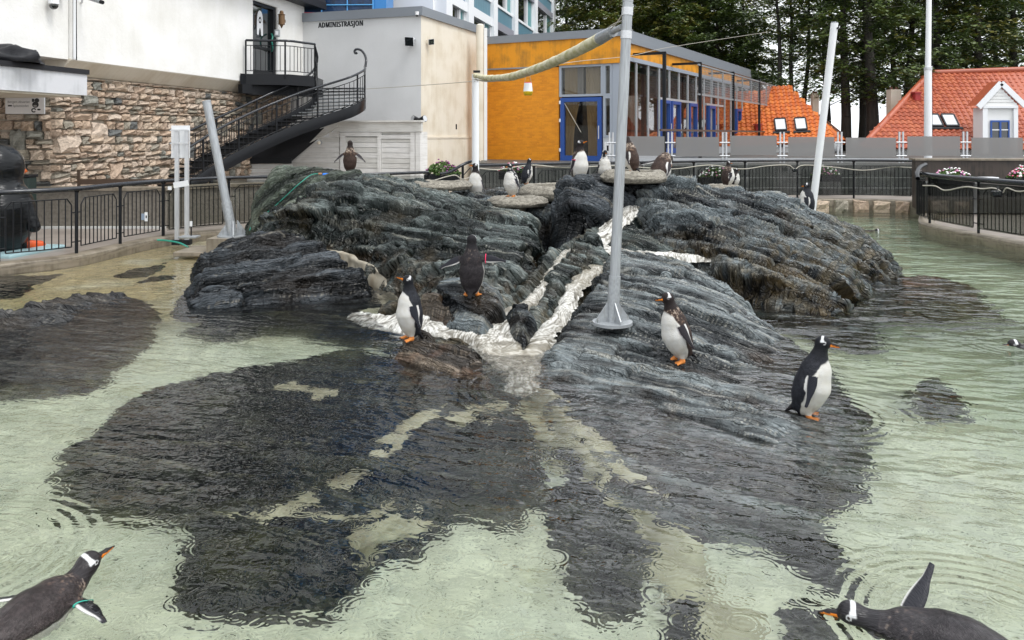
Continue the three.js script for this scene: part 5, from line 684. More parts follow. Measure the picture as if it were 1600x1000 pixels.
// --- fences: thick top rail, posts, bars in framed panels with cut corners, clear panes on the pool side
const panelBar = new THREE.CylinderGeometry(0.0095, 0.0095, 1, 6).translate(0, 0.5, 0), postGeo = new THREE.CylinderGeometry(0.028, 0.028, 1, 10).translate(0, 0.5, 0);
function fence(label, pts, { h = 1.1, bars = 0.125, per = 13, glass = false, railR = 0.035, matRail = M.rail, first = 0, group } = {}) {
  const t = thing('pool_fence', label, 'fence', V(0, 0, 0), 0, group), c = new THREE.CatmullRomCurve3(pts, false, 'centripetal'), L = c.getLength(), n = Math.max(1, Math.round(L / (bars * per)));
  const top = []; for (let i = 0; i <= n * 6; i++) { const p = c.getPointAt(i / (n * 6)); top.push(V(p.x, p.y + h, p.z)); }
  part('top_rail', tube(top, railR, 10, n * 10), matRail, t);
  for (let k = 0; k <= n; k++) { const p = c.getPointAt(k / n), m = part('post', postGeo, M.black, t); m.position.copy(p); m.scale.set(1, h, 1); part('bracket', new THREE.ConeGeometry(0.07, 0.1, 4).rotateX(Math.PI), M.black, t).position.set(p.x, p.y + h - 0.06, p.z); }
  for (let k = 0; k < n; k++) {
    const q = new THREE.Group(); q.name = 'panel'; t.add(q); const at = (u) => c.getPointAt((k + u) / n), a = 0.085, s = [];
    const F = (u, y) => { const p = at(u); return V(p.x, p.y + y, p.z); };
    for (const line of [[F(a, 0.2), F(a, h - 0.27), F(a + 0.07, h - 0.16), F(0.5, h - 0.16), F(1 - a - 0.07, h - 0.16), F(1 - a, h - 0.27), F(1 - a, 0.2)], [F(a, 0.2), F(0.02, 0.2)], [F(1 - a, 0.2), F(0.98, 0.2)], [F(a, 0.12), F(0.5, 0.12), F(1 - a, 0.12)], [F(a, 0.2), F(a, 0.12)], [F(1 - a, 0.2), F(1 - a, 0.12)], [F(a, h - 0.4), F(0.02, h - 0.4)], [F(1 - a, h - 0.4), F(0.98, h - 0.4)]]) s.push(pathTube(line, 0.011, 6));
    part('frame', merge(s), M.black, q);
    for (let b = 1; b < per; b++) { const u = mixf(a, 1 - a, b / per), p = at(u), hb = h - 0.28 - (u < a + 0.07 || u > 1 - a - 0.07 ? 0.08 : 0), m = part('bar', panelBar, M.black, q); m.position.set(p.x, p.y + 0.12, p.z); m.scale.y = hb; }
    if (glass) { const g = at(0.03), e = at(0.97), d = e.clone().sub(g), w = V(d.z, 0, -d.x).normalize().multiplyScalar(0.07), mid = g.clone().add(e).multiplyScalar(0.5).add(V(0, h / 2 + 0.02, 0)), m = part('pane', box(1, 1, 1), glass === 'dark' ? M.darkPane : M.smoke, q); const toCam = V(-mid.x, 0, -mid.z); if (toCam.dot(w) < 0) w.negate(); m.position.copy(mid).add(w); m.scale.set(d.length(), h - 0.16, 0.008); m.rotation.y = Math.atan2(-d.z, d.x); }
  }
  return t;
}
const fp = (px, Z, y) => { const p = P(px, 0, Z); return V(p.x, y, p.z); };
fence('black pool fence with a thick rail along the left curb in front of the statue', [V(-9.2, 0.17, -10.6), V(-8.55, 0.17, -12.1), V(-8.2, 0.17, -12.75), V(-7.5, 0.17, -13.5), V(-7.3, 0.17, -14.7), V(-6.98, 0.17, -16.0)], { per: 9, railR: 0.045 });
fence('black pool fence running from the twin sign posts behind the boulders', [V(-6.98, 0.17, -16.02), V(-6.3, 0.17, -17.0), V(-5.0, 0.18, -17.45), V(-3.5, 0.2, -17.8), V(-1.95, 0.22, -18.65)], { glass: true });
{ // sloping length of rail where the walk steps up
  const t = thing('stair_handrail', 'short black handrail sloping up to the raised walk behind the nests', 'handrail', V(0, 0, 0));
  part('rail', tube([P(688, 272, 18.65), P(702, 269, 18.7), P(720, 259, 18.8), P(735, 252.5, 19.0), P(748, 252, 19.3)], 0.036), M.rail, t); part('post', rod(P(723, 259, 18.85), P(723, 312, 18.85), 0.03), M.black, t); part('brace', rod(P(723, 275, 18.85), P(735, 262, 19), 0.012), M.black, t);
}
fence('long black pool fence on the raised walk behind the island', [fp(745, 19.35, 0.35), fp(815, 20.0, 0.35), fp(882, 20.7, 0.35), fp(985, 21.5, 0.35), fp(1080, 22.2, 0.35), fp(1200, 22.9, 0.35), fp(1300, 23.15, 0.35), fp(1385, 22.9, 0.35), fp(1432, 22.5, 0.35)], { glass: true });
fence('heavy black pool fence on the bend at the right edge', [V(10.2, 0.17, -20.0), V(9.72, 0.17, -19.2), V(9.55, 0.17, -18.3), V(9.5, 0.17, -17.5), V(9.58, 0.17, -16.4), V(9.75, 0.17, -15.0), V(10.1, 0.17, -13.4), V(10.9, 0.17, -11)], { glass: 'dark', railR: 0.06, per: 14 });
{ // raised end of the rail at the bend
  const t = thing('rail_end', 'short steep piece of black rail at the left end of the right fence', 'handrail', V(0, 0, 0)); part('rail', tube([P(1434, 279, 18.2), P(1433, 272, 18.4), P(1437, 262, 18.8), P(1446, 257, 19.2)], 0.05), M.black, t);
}
// cords strung along the fences, small black spotlights hanging on them
function cord(name, label, pts, r = 0.013) { return single(name, tube(pts, r, 6, pts.length * 8), M.cord, label, 'cord'); }
cord('pale_cord', 'pale cord sagging along the far fence behind the island', [[740, 262, 19.2], [775, 265, 19.5], [830, 258, 20.0], [882, 262, 20.6], [960, 259, 21.2], [1050, 264, 21.9], [1110, 258, 22.3], [1160, 264, 22.6], [1200, 259, 22.8], [1235, 259, 22.9], [1242, 265, 22.9], [1250, 259, 22.95], [1300, 261, 23], [1350, 266, 22.9], [1395, 261, 22.7], [1428, 262, 22.4]].map((a) => P(...a)));
cord('pale_cord', 'pale cord sagging along the right fence', [[1442, 290, 17.6], [1462, 291, 17.2], [1474, 297, 16.95], [1482, 297, 16.8], [1510, 292, 16.3], [1535, 295, 15.95], [1552, 294, 15.75], [1561, 297, 15.65], [1566, 302, 15.6], [1572, 294, 15.5], [1590, 299, 15.2], [1620, 295, 14.7]].map((a) => P(...a)));
cord('pale_cord', 'pale cord lying bunched on the handrail by the nests', [[640, 281, 18.2], [672, 283, 18.4], [698, 276, 18.6], [712, 274, 18.7], [722, 280, 18.75], [735, 276, 18.8], [740, 262, 19.1]].map((a) => P(...a)));
function spot(label, px, py, Z, s = 1) { const t = thing('fence_spotlight', label, 'lamp', P(px, py, Z)); part('housing', rbox(0.2 * s, 0.13 * s, 0.12 * s, 0.03 * s), M.black, t); part('glass', rbox(0.15 * s, 0.09 * s, 0.02, 0.005, -0.02 * s, 0.02 * s, 0.062 * s), M.darkGlass, t); part('hook', rod(V(0, 0.06, 0), V(0.06, 0.14, -0.04), 0.012), M.black, t); return t; }
spot('small black spotlight hanging on the right fence', 1557, 303, 15.6, 0.95); spot('tiny black spotlight hanging on the far fence beside the leaning right pole', 1242, 266, 22.7, 0.7); spot('small black spotlight at the steep end of the right rail', 1434, 271, 18.7, 0.6);
// planters with flowers
function planter(label, px, py, Z, w, d, hh, flowers, seed) {
  const t = thing('flower_planter', label, 'planter', P(px, py, Z)), r = rng(seed), leaf = [], fl = {};
  part('box', rbox(w, 0.2, d, 0.02, 0, -0.1, 0), M.blackMatt, t);
  const quad = (x, y, z, s) => { const g = new THREE.PlaneGeometry(s, s * 0.6, 1, 1); g.rotateX(r() * 3).rotateY(r() * 6.3).rotateZ(r() * 3); return g.translate(x, y, z); };
  for (let i = 0; i < 520; i++) { const a = r() * 6.28, q = Math.sqrt(r()), x = Math.cos(a) * q * w * 0.54, z = Math.sin(a) * q * d * 0.6, y = hh * (1 - q * q) * (0.35 + 0.65 * r()); leaf.push(quad(x, y, z, 0.07)); }
  for (let i = 0; i < (flowers.length < 2 ? 26 : 80); i++) { const a = r() * 6.28, q = Math.sqrt(r()), x = Math.cos(a) * q * w * 0.53, z = Math.sin(a) * q * d * 0.6, y = hh * (1 - q * q) * (0.75 + 0.35 * r()) + 0.02, k = flowers[Math.floor(r() * flowers.length)]; (fl[k] ??= []).push(new THREE.SphereGeometry(0.022 + 0.018 * r(), 6, 4).scale(1, 0.6, 1).translate(x, y, z)); }
  const lf = part('foliage', merge(leaf), leafMat[0], t); lf.userData.kind = 'stuff'; for (const k in fl) { const m = part('blossom', merge(fl[k]), flowerMat[k], t); m.userData.kind = 'stuff'; } return t;
}
const leafMat = [[0.10, 0.19, 0.035], [0.055, 0.105, 0.022], [0.085, 0.125, 0.02], [0.04, 0.075, 0.02]].map((c) => new THREE.MeshPhysicalMaterial({ color: C(...c), roughness: 0.55, transmission: 0.35, thickness: 0, side: THREE.DoubleSide }));
const flowerMat = { white: std([0.8, 0.8, 0.78], 0.7), pink: std([0.62, 0.25, 0.42], 0.7), purple: std([0.30, 0.06, 0.24], 0.7), rose: std([0.6, 0.12, 0.2], 0.7) };
planter('green planter with dark purple flowers behind the left nest', 691, 272, 19.6, 0.85, 0.5, 0.33, ['purple'], 3);
planter('pink flower planter half hidden behind the dark-backed small penguin', 803, 268, 20.9, 0.8, 0.4, 0.22, ['pink', 'rose', 'white'], 4);
planter('white and pink flower planter behind the pair of penguins on the right', 1118, 276, 24, 0.95, 0.4, 0.3, ['white', 'pink', 'white'], 5);
planter('white flower planter behind the leaning right pole', 1290, 273, 24.2, 0.8, 0.4, 0.28, ['white', 'white', 'pink'], 6);
planter('white and pink flower planter above the right fence', 1487, 277, 20.5, 0.95, 0.45, 0.22, ['white', 'pink', 'white', 'purple'], 7);
planter('flower planter cut by the right edge of the view', 1600, 277, 20.2, 0.7, 0.45, 0.28, ['rose', 'white', 'pink'], 8);
{ // walls behind the fences: dark planted ledges, steps and boards
  const t = thing('retaining_wall', 'dark stone retaining wall with ledges behind the far fence', 'wall', V(0, 0, 0));
  part('face', muv(slab([[-1.1, 22.6], [3, 24.6], [8, 25.6], [60, 25.0], [60, 26], [3.4, 26.3], [-1.2, 23.4]], 0.3, 1.22)), M.darkStone, t);
  part('ledge', muv(slab([[1.4, 22.9], [8, 25.0], [60, 24.3], [60, 25.1], [8, 25.7], [1.2, 23.8]], 0.3, 0.84)), M.darkStone, t);
  part('step', muv(slab([[2, 22.8], [8, 24.55], [13, 24.4], [13, 24.9], [8, 25.1], [2, 23.4]], 0.3, 0.55)), M.darkStone, t);
  const u = thing('planter_wall', 'dark brown wall behind the planters at the right edge', 'wall', V(0, 0, 0)); part('face', muv(slab([[10.9, 21.6], [30, 20.6], [30, 21], [11, 22]], 0.2, 1.5)), mottled([0.06, 0.045, 0.035], [0.022, 0.018, 0.015], 1.5, 71, { rough: 0.5, streak: 1 }), u); part('shelf', muv(slab([[10.7, 20.4], [30, 19.4], [30, 20.6], [10.9, 21.6]], 0.2, 0.95)), M.darkStone, u); part('coping', muv(slab([[10.85, 21.52], [30, 20.52], [30, 21.08], [10.95, 22.08]], 1.5, 1.55)), M.concrete, u);
  for (const [x, y, Z] of [[1543, 278, 20], [1556, 281, 19.8]]) part('slab', rbox(0.4, 0.05, 0.3, 0.01), M.alu, u).position.copy(P(x, y, Z));
}
{ // stones facing the curb behind the island on the right
  const t = thing('stone_edging', 'row of brown stones facing the far curb right of the island', 'edging', V(0, 0, 0)), r = rng(9); let n = 0;
  for (let i = 0; i < RING.length; i++) { const [x, z] = RING[i]; if (!(z > 20.8 && x > 5 && x < 11.3)) continue; if (n++ % 3) continue; const q = RINGN[i], m = part('stone', stoneShapes[Math.floor(r() * 7)], stoneMats[[0, 3, 4, 4, 2, 0][Math.floor(r() * 6)]], t); m.position.set(x - q[0] * 0.06, 0.14, -(z - q[1] * 0.06)); m.rotation.y = Math.atan2(-q[0], q[1]) + 0; m.rotation.y = Math.atan2(-q[0], q[1]); m.scale.set(0.36 + 0.1 * r(), 0.36, 0.16); }
}
// --- poles, net, signs
function flanged(label, top, foot, r, fl) {
  const t = thing('steel_pole', label, 'pole', foot.clone()), d = top.clone().sub(foot), L = d.length(), u = d.clone().normalize(), pt = (k) => u.clone().multiplyScalar(k);
  part('shaft', rod(pt(0.02), pt(L), r, 24), M.galv, t); part('sleeve', rod(pt(0.02), pt(fl * 2.4), r * 1.16, 24), M.galv, t); part('cap', rod(pt(L), pt(L + 0.03), r * 1.05, 24), M.galv, t);
  part('base_plate', cyl(fl, fl, 0.03, 0, 0, 0, 28), M.galv, t);
  for (let k = 0; k < 4; k++) { const a = k * Math.PI / 2 + 0.35, s = new THREE.Shape([[r * 0.9, 0.03], [fl * 0.95, 0.03], [fl * 0.9, 0.06], [r * 1.1, fl * 1.1], [r * 0.9, fl * 1.1]].map((p) => new THREE.Vector2(...p))); part('fin', new THREE.ExtrudeGeometry(s, { depth: 0.012, bevelEnabled: false }).translate(0, 0, -0.006).rotateY(a), M.galv, t); part('bolt', cyl(0.012, 0.012, 0.03, Math.cos(a + 0.78) * fl * 0.8, 0.03, Math.sin(a + 0.78) * fl * 0.8, 6), M.galv, t); }
  return { t, pt, L };
}
{
  const foot = P(957, 508, 8.0); foot.y += 0.01; const { t, pt, L } = flanged('tall grey steel pole bolted to the front slab of the island', P(981, 3, 8.15), foot, 0.052, 0.2);
  for (const k of [0.06, 0.30]) part('collar', rod(pt(L - k), pt(L - k - 0.08), 0.058, 24), M.alu, t);
}
{ const { } = flanged('grey steel pole leaning left beside the left curb', P(323, 160, 14.6), P(364, 370, 14.5), 0.075, 0.27); const p = thing('concrete_pad', 'low concrete pad in the water at the foot of the left leaning pole', 'block', P(312, 392, 14.6)); part('slab', muv(rbox(0.6, 0.08, 0.9, 0.015)), M.concrete, p); const q = thing('concrete_footing', 'concrete footing under the left leaning pole', 'block', V(P(364, 370, 14.5).x, 0.1, P(364, 370, 14.5).z)); part('block', muv(box(0.7, 0.5, 0.7)), M.concrete, q); }
{ const top = P(1304, 36, 16.2), foot = P(1266, 318, 16.6), t = thing('white_pole', 'slim white pole leaning right behind the island', 'pole', foot), d = top.clone().sub(foot); part('shaft', rod(V(0, -0.5, 0), d, 0.072, 20), M.whitePaint, t); part('cap', rod(d, d.clone().multiplyScalar(1.006), 0.066, 20), M.galv, t); part('bolt', rod(d.clone().multiplyScalar(0.97).add(V(0.05, 0, 0.05)), d.clone().multiplyScalar(0.97).add(V(0.05, 0, 0.09)), 0.02), M.blackMatt, t); }
{ const b = V(P(1450, 215, 29).x, 1.18, -29), t = thing('flag_pole', 'tall white flagpole in front of the right tiled house', 'flagpole', b); part('lower_shaft', cyl(0.135, 0.125, 3.4, 0, 0, 0, 18), M.whitePaint, t); part('upper_shaft', rod(V(0, 3.4, 0), V(0.12, 12, 0), 0.1, 18, 0.06), M.whitePaint, t); part('joint', cyl(0.14, 0.14, 0.1, 0, 3.35, 0, 18), M.alu, t); part('halyard', rod(V(0.14, 1, 0.05), V(0.2, 11.8, 0.03), 0.008, 5), M.blackMatt, t); }
const postTop = P(743, 116, 18.9);
{ const t = thing('net_post', 'white post behind the island holding the far end of the furled net', 'post', V(postTop.x, 0.3, postTop.z)); part('shaft', cyl(0.085, 0.085, postTop.y - 0.3, 0, 0, 0, 18), M.whitePaint, t); part('bracket', box(0.16, 0.05, 0.1, 0.03, postTop.y - 0.24, 0.05), M.blackMatt, t); }
{ // furled net slung from the tall pole to the white post
  const line = [[742, 118, 18.8], [756, 121, 17.6], [775, 122, 16.2], [800, 119.5, 14.6], [840, 107, 12.7], [880, 90, 11.1], [920, 70, 9.75], [940, 59, 9.2]].map((a) => P(...a)), c = new THREE.CatmullRomCurve3(line, false, 'centripetal'), n = 260, m = 18, fr = c.computeFrenetFrames(n), pos = [], idx = [], uv = [];
  const rad = (k) => mixf(0.052, 0.072, sstep(0, 0.45, k)) * (k < 0.25 ? 1 + 0.09 * Math.sin(k * 420) : 1) * (1 + 0.10 * noise(k * 30, 2, 2) + 0.05 * noise(k * 110, 5, 2));
  for (let i = 0; i <= n; i++) { const p = c.getPointAt(i / n), N = fr.normals[i], B = fr.binormals[i]; for (let j = 0; j <= m; j++) { const a = j / m * 6.2832, r = rad(i / n) * (1 + 0.05 * noise(i * 0.12, Math.cos(a) * 1.5, Math.sin(a) * 1.5)); pos.push(p.x + r * (Math.cos(a) * N.x + Math.sin(a) * B.x), p.y + r * (Math.cos(a) * N.y + Math.sin(a) * B.y), p.z + r * (Math.cos(a) * N.z + Math.sin(a) * B.z)); uv.push(i / n * 10, j / m); if (i < n && j < m) { const k = i * (m + 1) + j; idx.push(k, k + 1, k + m + 1, k + 1, k + m + 2, k + m + 1); } } }
  const t = thing('furled_net', 'furled cream net slung from the tall grey pole to the white post', 'net', V(0, 0, 0));
  part('net_roll', indexed(Float32Array.from(pos), idx, Float32Array.from(uv)), new THREE.MeshStandardMaterial({ map: tex(256, (u, v) => mixc([0.66, 0.62, 0.44], [0.36, 0.34, 0.13], clamp(0.25 + 1.5 * fbm(u * 10, v * 4, 3, 4, 10, 4) + 0.4 * fbm(u * 60, v * 5, 6, 2, 60, 5))), { size: [2, 1] }), roughness: 0.75, bumpMap: sized(grainTex, [0.8, 0.3]), bumpScale: 0.01 }), t);
  const e0 = P(938, 60, 9.22), e1 = P(958, 49, 8.75), e2 = P(972, 42, 8.2); part('ferrule', rod(e0, e1, 0.072, 18, 0.06), M.galv, t); part('spigot', rod(e1, e2, 0.032, 12), M.galv, t); part('tie', merge([tube([P(936, 55, 9.25), P(955, 40, 8.7), P(972, 32, 8.15)], 0.007, 5), tube([P(945, 52, 9.1), P(962, 38, 8.5), P(973, 22, 8.13)], 0.007, 5)]), M.cord, t); part('tail', tube([P(742, 124, 18.7), P(760, 127, 17.4), P(790, 124, 15), P(815, 120, 13.9)], 0.016), M.cord, t);
}
cord('thin_wire', 'thin wire from the stair railing to the white net post', [[572, 139, 25.8], [650, 134, 22.5], [742, 127, 18.8]].map((a) => P(...a)), 0.009);
cord('thin_wire', 'thin wire stretching behind the tall pole towards the mesh screen', [[745, 126, 18.8], [880, 99, 21], [980, 88, 24], [1040, 75, 28], [1200, 50, 36]].map((a) => P(...a)), 0.008);
{ const t = thing('feeder_bucket', 'white and yellow bucket hanging from the furled net', 'bucket', P(825, 149, 13.3)), prof = [[0.001, 0], [0.066, 0], [0.072, 0.045], [0.084, 0.05], [0.084, 0.065]]; part('base', new THREE.LatheGeometry(prof.map((p) => new THREE.Vector2(...p)), 24), M.yellow, t); part('bucket', new THREE.LatheGeometry([[0.08, 0.062], [0.074, 0.066], [0.064, 0.2], [0.058, 0.205], [0.001, 0.207]].map((p) => new THREE.Vector2(...p)), 24), M.whitePaint, t); part('hanger', merge([rod(V(-0.06, 0.19, 0), V(-0.025, 0.38, 0), 0.004, 5), rod(V(0.06, 0.19, 0), V(0.015, 0.39, 0), 0.004, 5), rod(V(-0.08, 0.06, 0), V(-0.06, 0.19, 0), 0.003, 5), rod(V(0.08, 0.06, 0), V(0.06, 0.19, 0), 0.003, 5)]), M.cord, t); part('lid', cyl(0.058, 0.05, 0.012, 0, 0.203, 0, 20), M.pink, t); }
{ // two aluminium posts with a sign seen from behind
  const t = thing('post_sign', 'white sign seen from behind on two aluminium posts at the left fence', 'sign', V(0, 0, 0)), Z = 15.75; for (const x of [276.5, 292]) { const p = P(x, 380, Z); part('post', muv(box(0.075, 2.2, 0.05, p.x, p.y + 1.12, p.z)), M.alu, t); part('foot', box(0.16, 0.1, 0.14, p.x, p.y + 0.02, p.z), M.blackMatt, t); } const a = P(266.5, 196, Z), b = P(295, 247, Z); part('board', muv(box0(a.x, b.x, b.y, a.y, a.z - 0.06, a.z - 0.03)), M.whitePaint, t); part('board_rail', merge([0.15, 0.55].map((k) => box0(a.x, b.x, mixf(a.y, b.y, k) - 0.01, mixf(a.y, b.y, k) + 0.015, a.z + 0.026, a.z + 0.04))), M.alu, t);
  const s = thing('rail_label', 'white tilted label fixed to the two aluminium posts', 'label', P(288, 287, Z - 0.1), 0, null); s.rotation.z = 0.17; part('plate', box(0.29, 0.11, 0.012, 0, 0, 0.16), M.whitePaint, s); const s2 = thing('rail_label', 'tiny white label on the rail left of the aluminium posts', 'label', P(271, 293, Z - 0.1)); part('plate', box(0.07, 0.07, 0.012, 0, 0, 0.17), M.whitePaint, s2);
  const n = thing('fence_notice', 'small white and grey notice tied to the left fence', 'notice', P(230.5, 338, 15.2)); part('sheet', box(0.055, 0.17, 0.01, 0.01, 0, 0.08), M.whitePaint, n); part('photo', box(0.06, 0.12, 0.008, -0.05, 0, 0.078), std([0.25, 0.32, 0.42], 0.4), n); part('emblem', box(0.022, 0.05, 0.003, 0.015, 0, 0.087), M.blackMatt, n); part('tie', box(0.16, 0.008, 0.006, 0, 0, 0.072), M.blackMatt, n);
  const sk = thing('floor_plate', 'dark steel plate on the water at the foot of the sign posts', 'plate', P(296, 370, 15.4)); part('plate', rbox(0.34, 0.04, 0.25, 0.012), M.galv, sk); part('tab', box(0.05, 0.1, 0.01, 0.03, 0.25, 0), M.whitePaint, sk); part('stem', box(0.02, 0.2, 0.02, 0.03, 0.12, -0.01), M.blackMatt, sk);
}
single('green_hose', tube([P(246, 375, 15.0), P(260, 376, 14.9), P(278, 379, 14.7), P(294, 386, 14.3)].map((p) => p.setY(Math.max(p.y, 0.02))), 0.016), M.green, 'green hose lying over the left curb below the sign posts', 'hose');
single('green_hose', tube([P(390, 360, 14.3), P(396, 345, 14.35), P(420, 330, 14.3), P(470, 285, 14.25), P(490, 272, 14.6), P(510, 273, 14.8)], 0.007), M.green, 'thin green hose running up the mossy boulder', 'hose');
{ const t = thing('blue_strap', 'bright blue strap lying on top of the mossy green boulder', 'strap', P(519, 274, 14.55)); part('strap', merge([rbox(0.2, 0.035, 0.12, 0.015), rbox(0.1, 0.05, 0.09, 0.02, -0.12, 0.015, 0)]), std([0.01, 0.18, 0.75], 0.45), t); part('buckle', rbox(0.06, 0.03, 0.06, 0.01, -0.22, 0.03, 0), std([0.4, 0.2, 0.1]), t); }
{ // glass balustrade of the terrace
  const t = thing('glass_balustrade', 'row of frosted glass panels on steel posts along the terrace edge', 'balustrade', V(0, 0, 0)), Z0 = 26.9;
  const xs = [955, 1047, 1132, 1222, 1312, 1408, 1508, 1606, 1700], Zs = xs.map((x, i) => Z0 - 0.12 * i), tops = [213, 214, 212, 214, 215, 213, 215, 214];
  for (let i = 0; i < xs.length; i++) { const g = new THREE.Group(); g.name = 'post'; t.add(g); const p = P(xs[i], 250, Zs[i]); part('tube', merge([box(0.05, 1.02, 0.05, p.x - 0.06, p.y + 0.42, p.z), box(0.05, 1.02, 0.05, p.x + 0.06, p.y + 0.42, p.z)]), M.alu, g); for (const k of [0.14, 0.58]) part('clamp', rod(V(p.x - 0.17, p.y + k, p.z + 0.03), V(p.x + 0.17, p.y + k, p.z + 0.03), 0.022), M.alu, g); }
  for (let i = 0; i + 1 < xs.length; i++) { const a = P(xs[i] + 9, tops[i], Zs[i]), b = P(xs[i + 1] - 9, tops[i] + 30.5, Zs[i + 1]); part('pane', bar(V(a.x, (a.y + b.y) / 2, a.z + 0.035), V(b.x, (a.y + b.y) / 2, b.z + 0.035), 0.012, a.y - b.y), M.frosted, t); }
  part('foot_rail', bar(P(940, 249, Z0 + 0.1), P(1720, 249.5, Z0 - 1.05), 0.06, 0.09), M.alu, t);
}
// --- tiled houses
const tileRed = [[0.42, 0.10, 0.045], [0.36, 0.085, 0.04], [0.46, 0.125, 0.055]], tileOr = [[0.62, 0.155, 0.03], [0.54, 0.125, 0.026], [0.66, 0.19, 0.04]];
const tileMat = (cs) => cs.map((c) => new THREE.MeshStandardMaterial({ map: tex(64, (u, v) => mixc(c, c.map((x) => x * 0.6), clamp(0.3 + fbm(u * 6, v * 6, 3, 3, 6))), { size: 0.5 }), roughness: 0.42 }));
const panGeo = (() => { const s = [], w = 0.3, n = 8; for (let i = 0; i <= n; i++) { const k = i / n; s.push([(k - 0.5) * w, 0.035 * Math.sin(k * Math.PI * 2 - 0.5)]); } const pos = [], idx = [], uv = []; for (const [z, l] of [[0, 0.045], [0.4, 0]]) for (const [x, y] of s) { pos.push(x, y + l, z); uv.push(x, z); } const m = n + 1; for (let i = 0; i < n; i++) idx.push(i, i + m, i + 1, i + 1, i + m, i + m + 1); const b = pos.length / 3; for (const [x, y] of s) { pos.push(x, y + 0.045, 0, x, y, 0.002); uv.push(x, 0, x, 0); } for (let i = 0; i < n; i++) { const k = b + i * 2; idx.push(k, k + 2, k + 1, k + 1, k + 2, k + 3); } return indexed(Float32Array.from(pos), idx, Float32Array.from(uv)); })();
function roofPlane(parent, corners, mats, seed, skip = () => false) { // corners: eave left, eave right, ridge right, ridge left; courses of pantiles
  const [a, b, c, d] = corners, u = b.clone().sub(a).normalize(), nrm = u.clone().cross(d.clone().sub(a)).normalize(), v = nrm.clone().cross(u).normalize(), r = rng(seed), W = [[], [], []];
  const loc = (p) => { const q = p.clone().sub(a); return [q.dot(u), q.dot(v)]; }, poly = corners.map(loc), H = Math.max(poly[2][1], poly[3][1]);
  const m4 = new THREE.Matrix4().makeBasis(u, nrm.clone().negate().multiplyScalar(-1), v.clone().multiplyScalar(1)), x0 = Math.min(...poly.map((p) => p[0])), x1 = Math.max(...poly.map((p) => p[0]));
  for (let y = 0; y < H - 0.1; y += 0.34) for (let x = x0; x < x1; x += 0.29) { if (insideDist(poly, x, y + 0.2) < -0.03 || skip(x, y)) continue; const p = a.clone().addScaledVector(u, x).addScaledVector(v, y).addScaledVector(nrm, 0.03), M4 = m4.clone().setPosition(p); W[Math.floor(r() * 3)].push(M4); }
  W.forEach((list, k) => { const im = new THREE.InstancedMesh(panGeo, mats[k], list.length); list.forEach((M4, i) => im.setMatrixAt(i, M4)); im.name = 'roof_tiles'; im.userData.kind = 'stuff'; im.castShadow = im.receiveShadow = true; parent.add(im); });
  const g = new THREE.BufferGeometry(), P4 = [a, b, c, d].map((p) => p.clone().addScaledVector(nrm, -0.02)); g.setAttribute('position', new THREE.BufferAttribute(Float32Array.from(P4.flatMap((p) => [p.x, p.y, p.z])), 3)); g.setIndex([0, 1, 2, 0, 2, 3]); g.computeVertexNormals(); part('roof_deck', muv(g), mats[0], parent);
  return { u, v, nrm, at: (x, y, h = 0) => a.clone().addScaledVector(u, x).addScaledVector(v, y).addScaledVector(nrm, h) };
}
const ridgeCaps = (parent, a, b, mat) => part('ridge', tube([a, a.clone().lerp(b, 0.5), b], 0.17, 10, 30), mat, parent);
function skylight(parent, R, x, y, w, h) { const g = new THREE.Group(); g.name = 'skylight'; parent.add(g); g.matrixAutoUpdate = false; const p = R.at(x, y, 0.12), m = new THREE.Matrix4().makeBasis(R.u, R.v, R.nrm).setPosition(p); m.decompose(g.position, g.quaternion, g.scale); g.matrixAutoUpdate = true; part('frame', merge([box(w, 0.08, 0.1, 0, h / 2, 0), box(w, 0.12, 0.1, 0, -h / 2, 0), box(0.07, h - 0.08, 0.1, -w / 2, 0, 0), box(0.07, h - 0.08, 0.1, w / 2, 0, 0), box(w + 0.3, 0.16, 0.05, 0, -h / 2 - 0.13, -0.03)]), M.felt, g); part('pane', box(w - 0.07, h - 0.1, 0.04, 0, 0, 0.0), new THREE.MeshPhysicalMaterial({ color: C(0.55, 0.57, 0.58), roughness: 0.05, clearcoat: 1 }), g); }
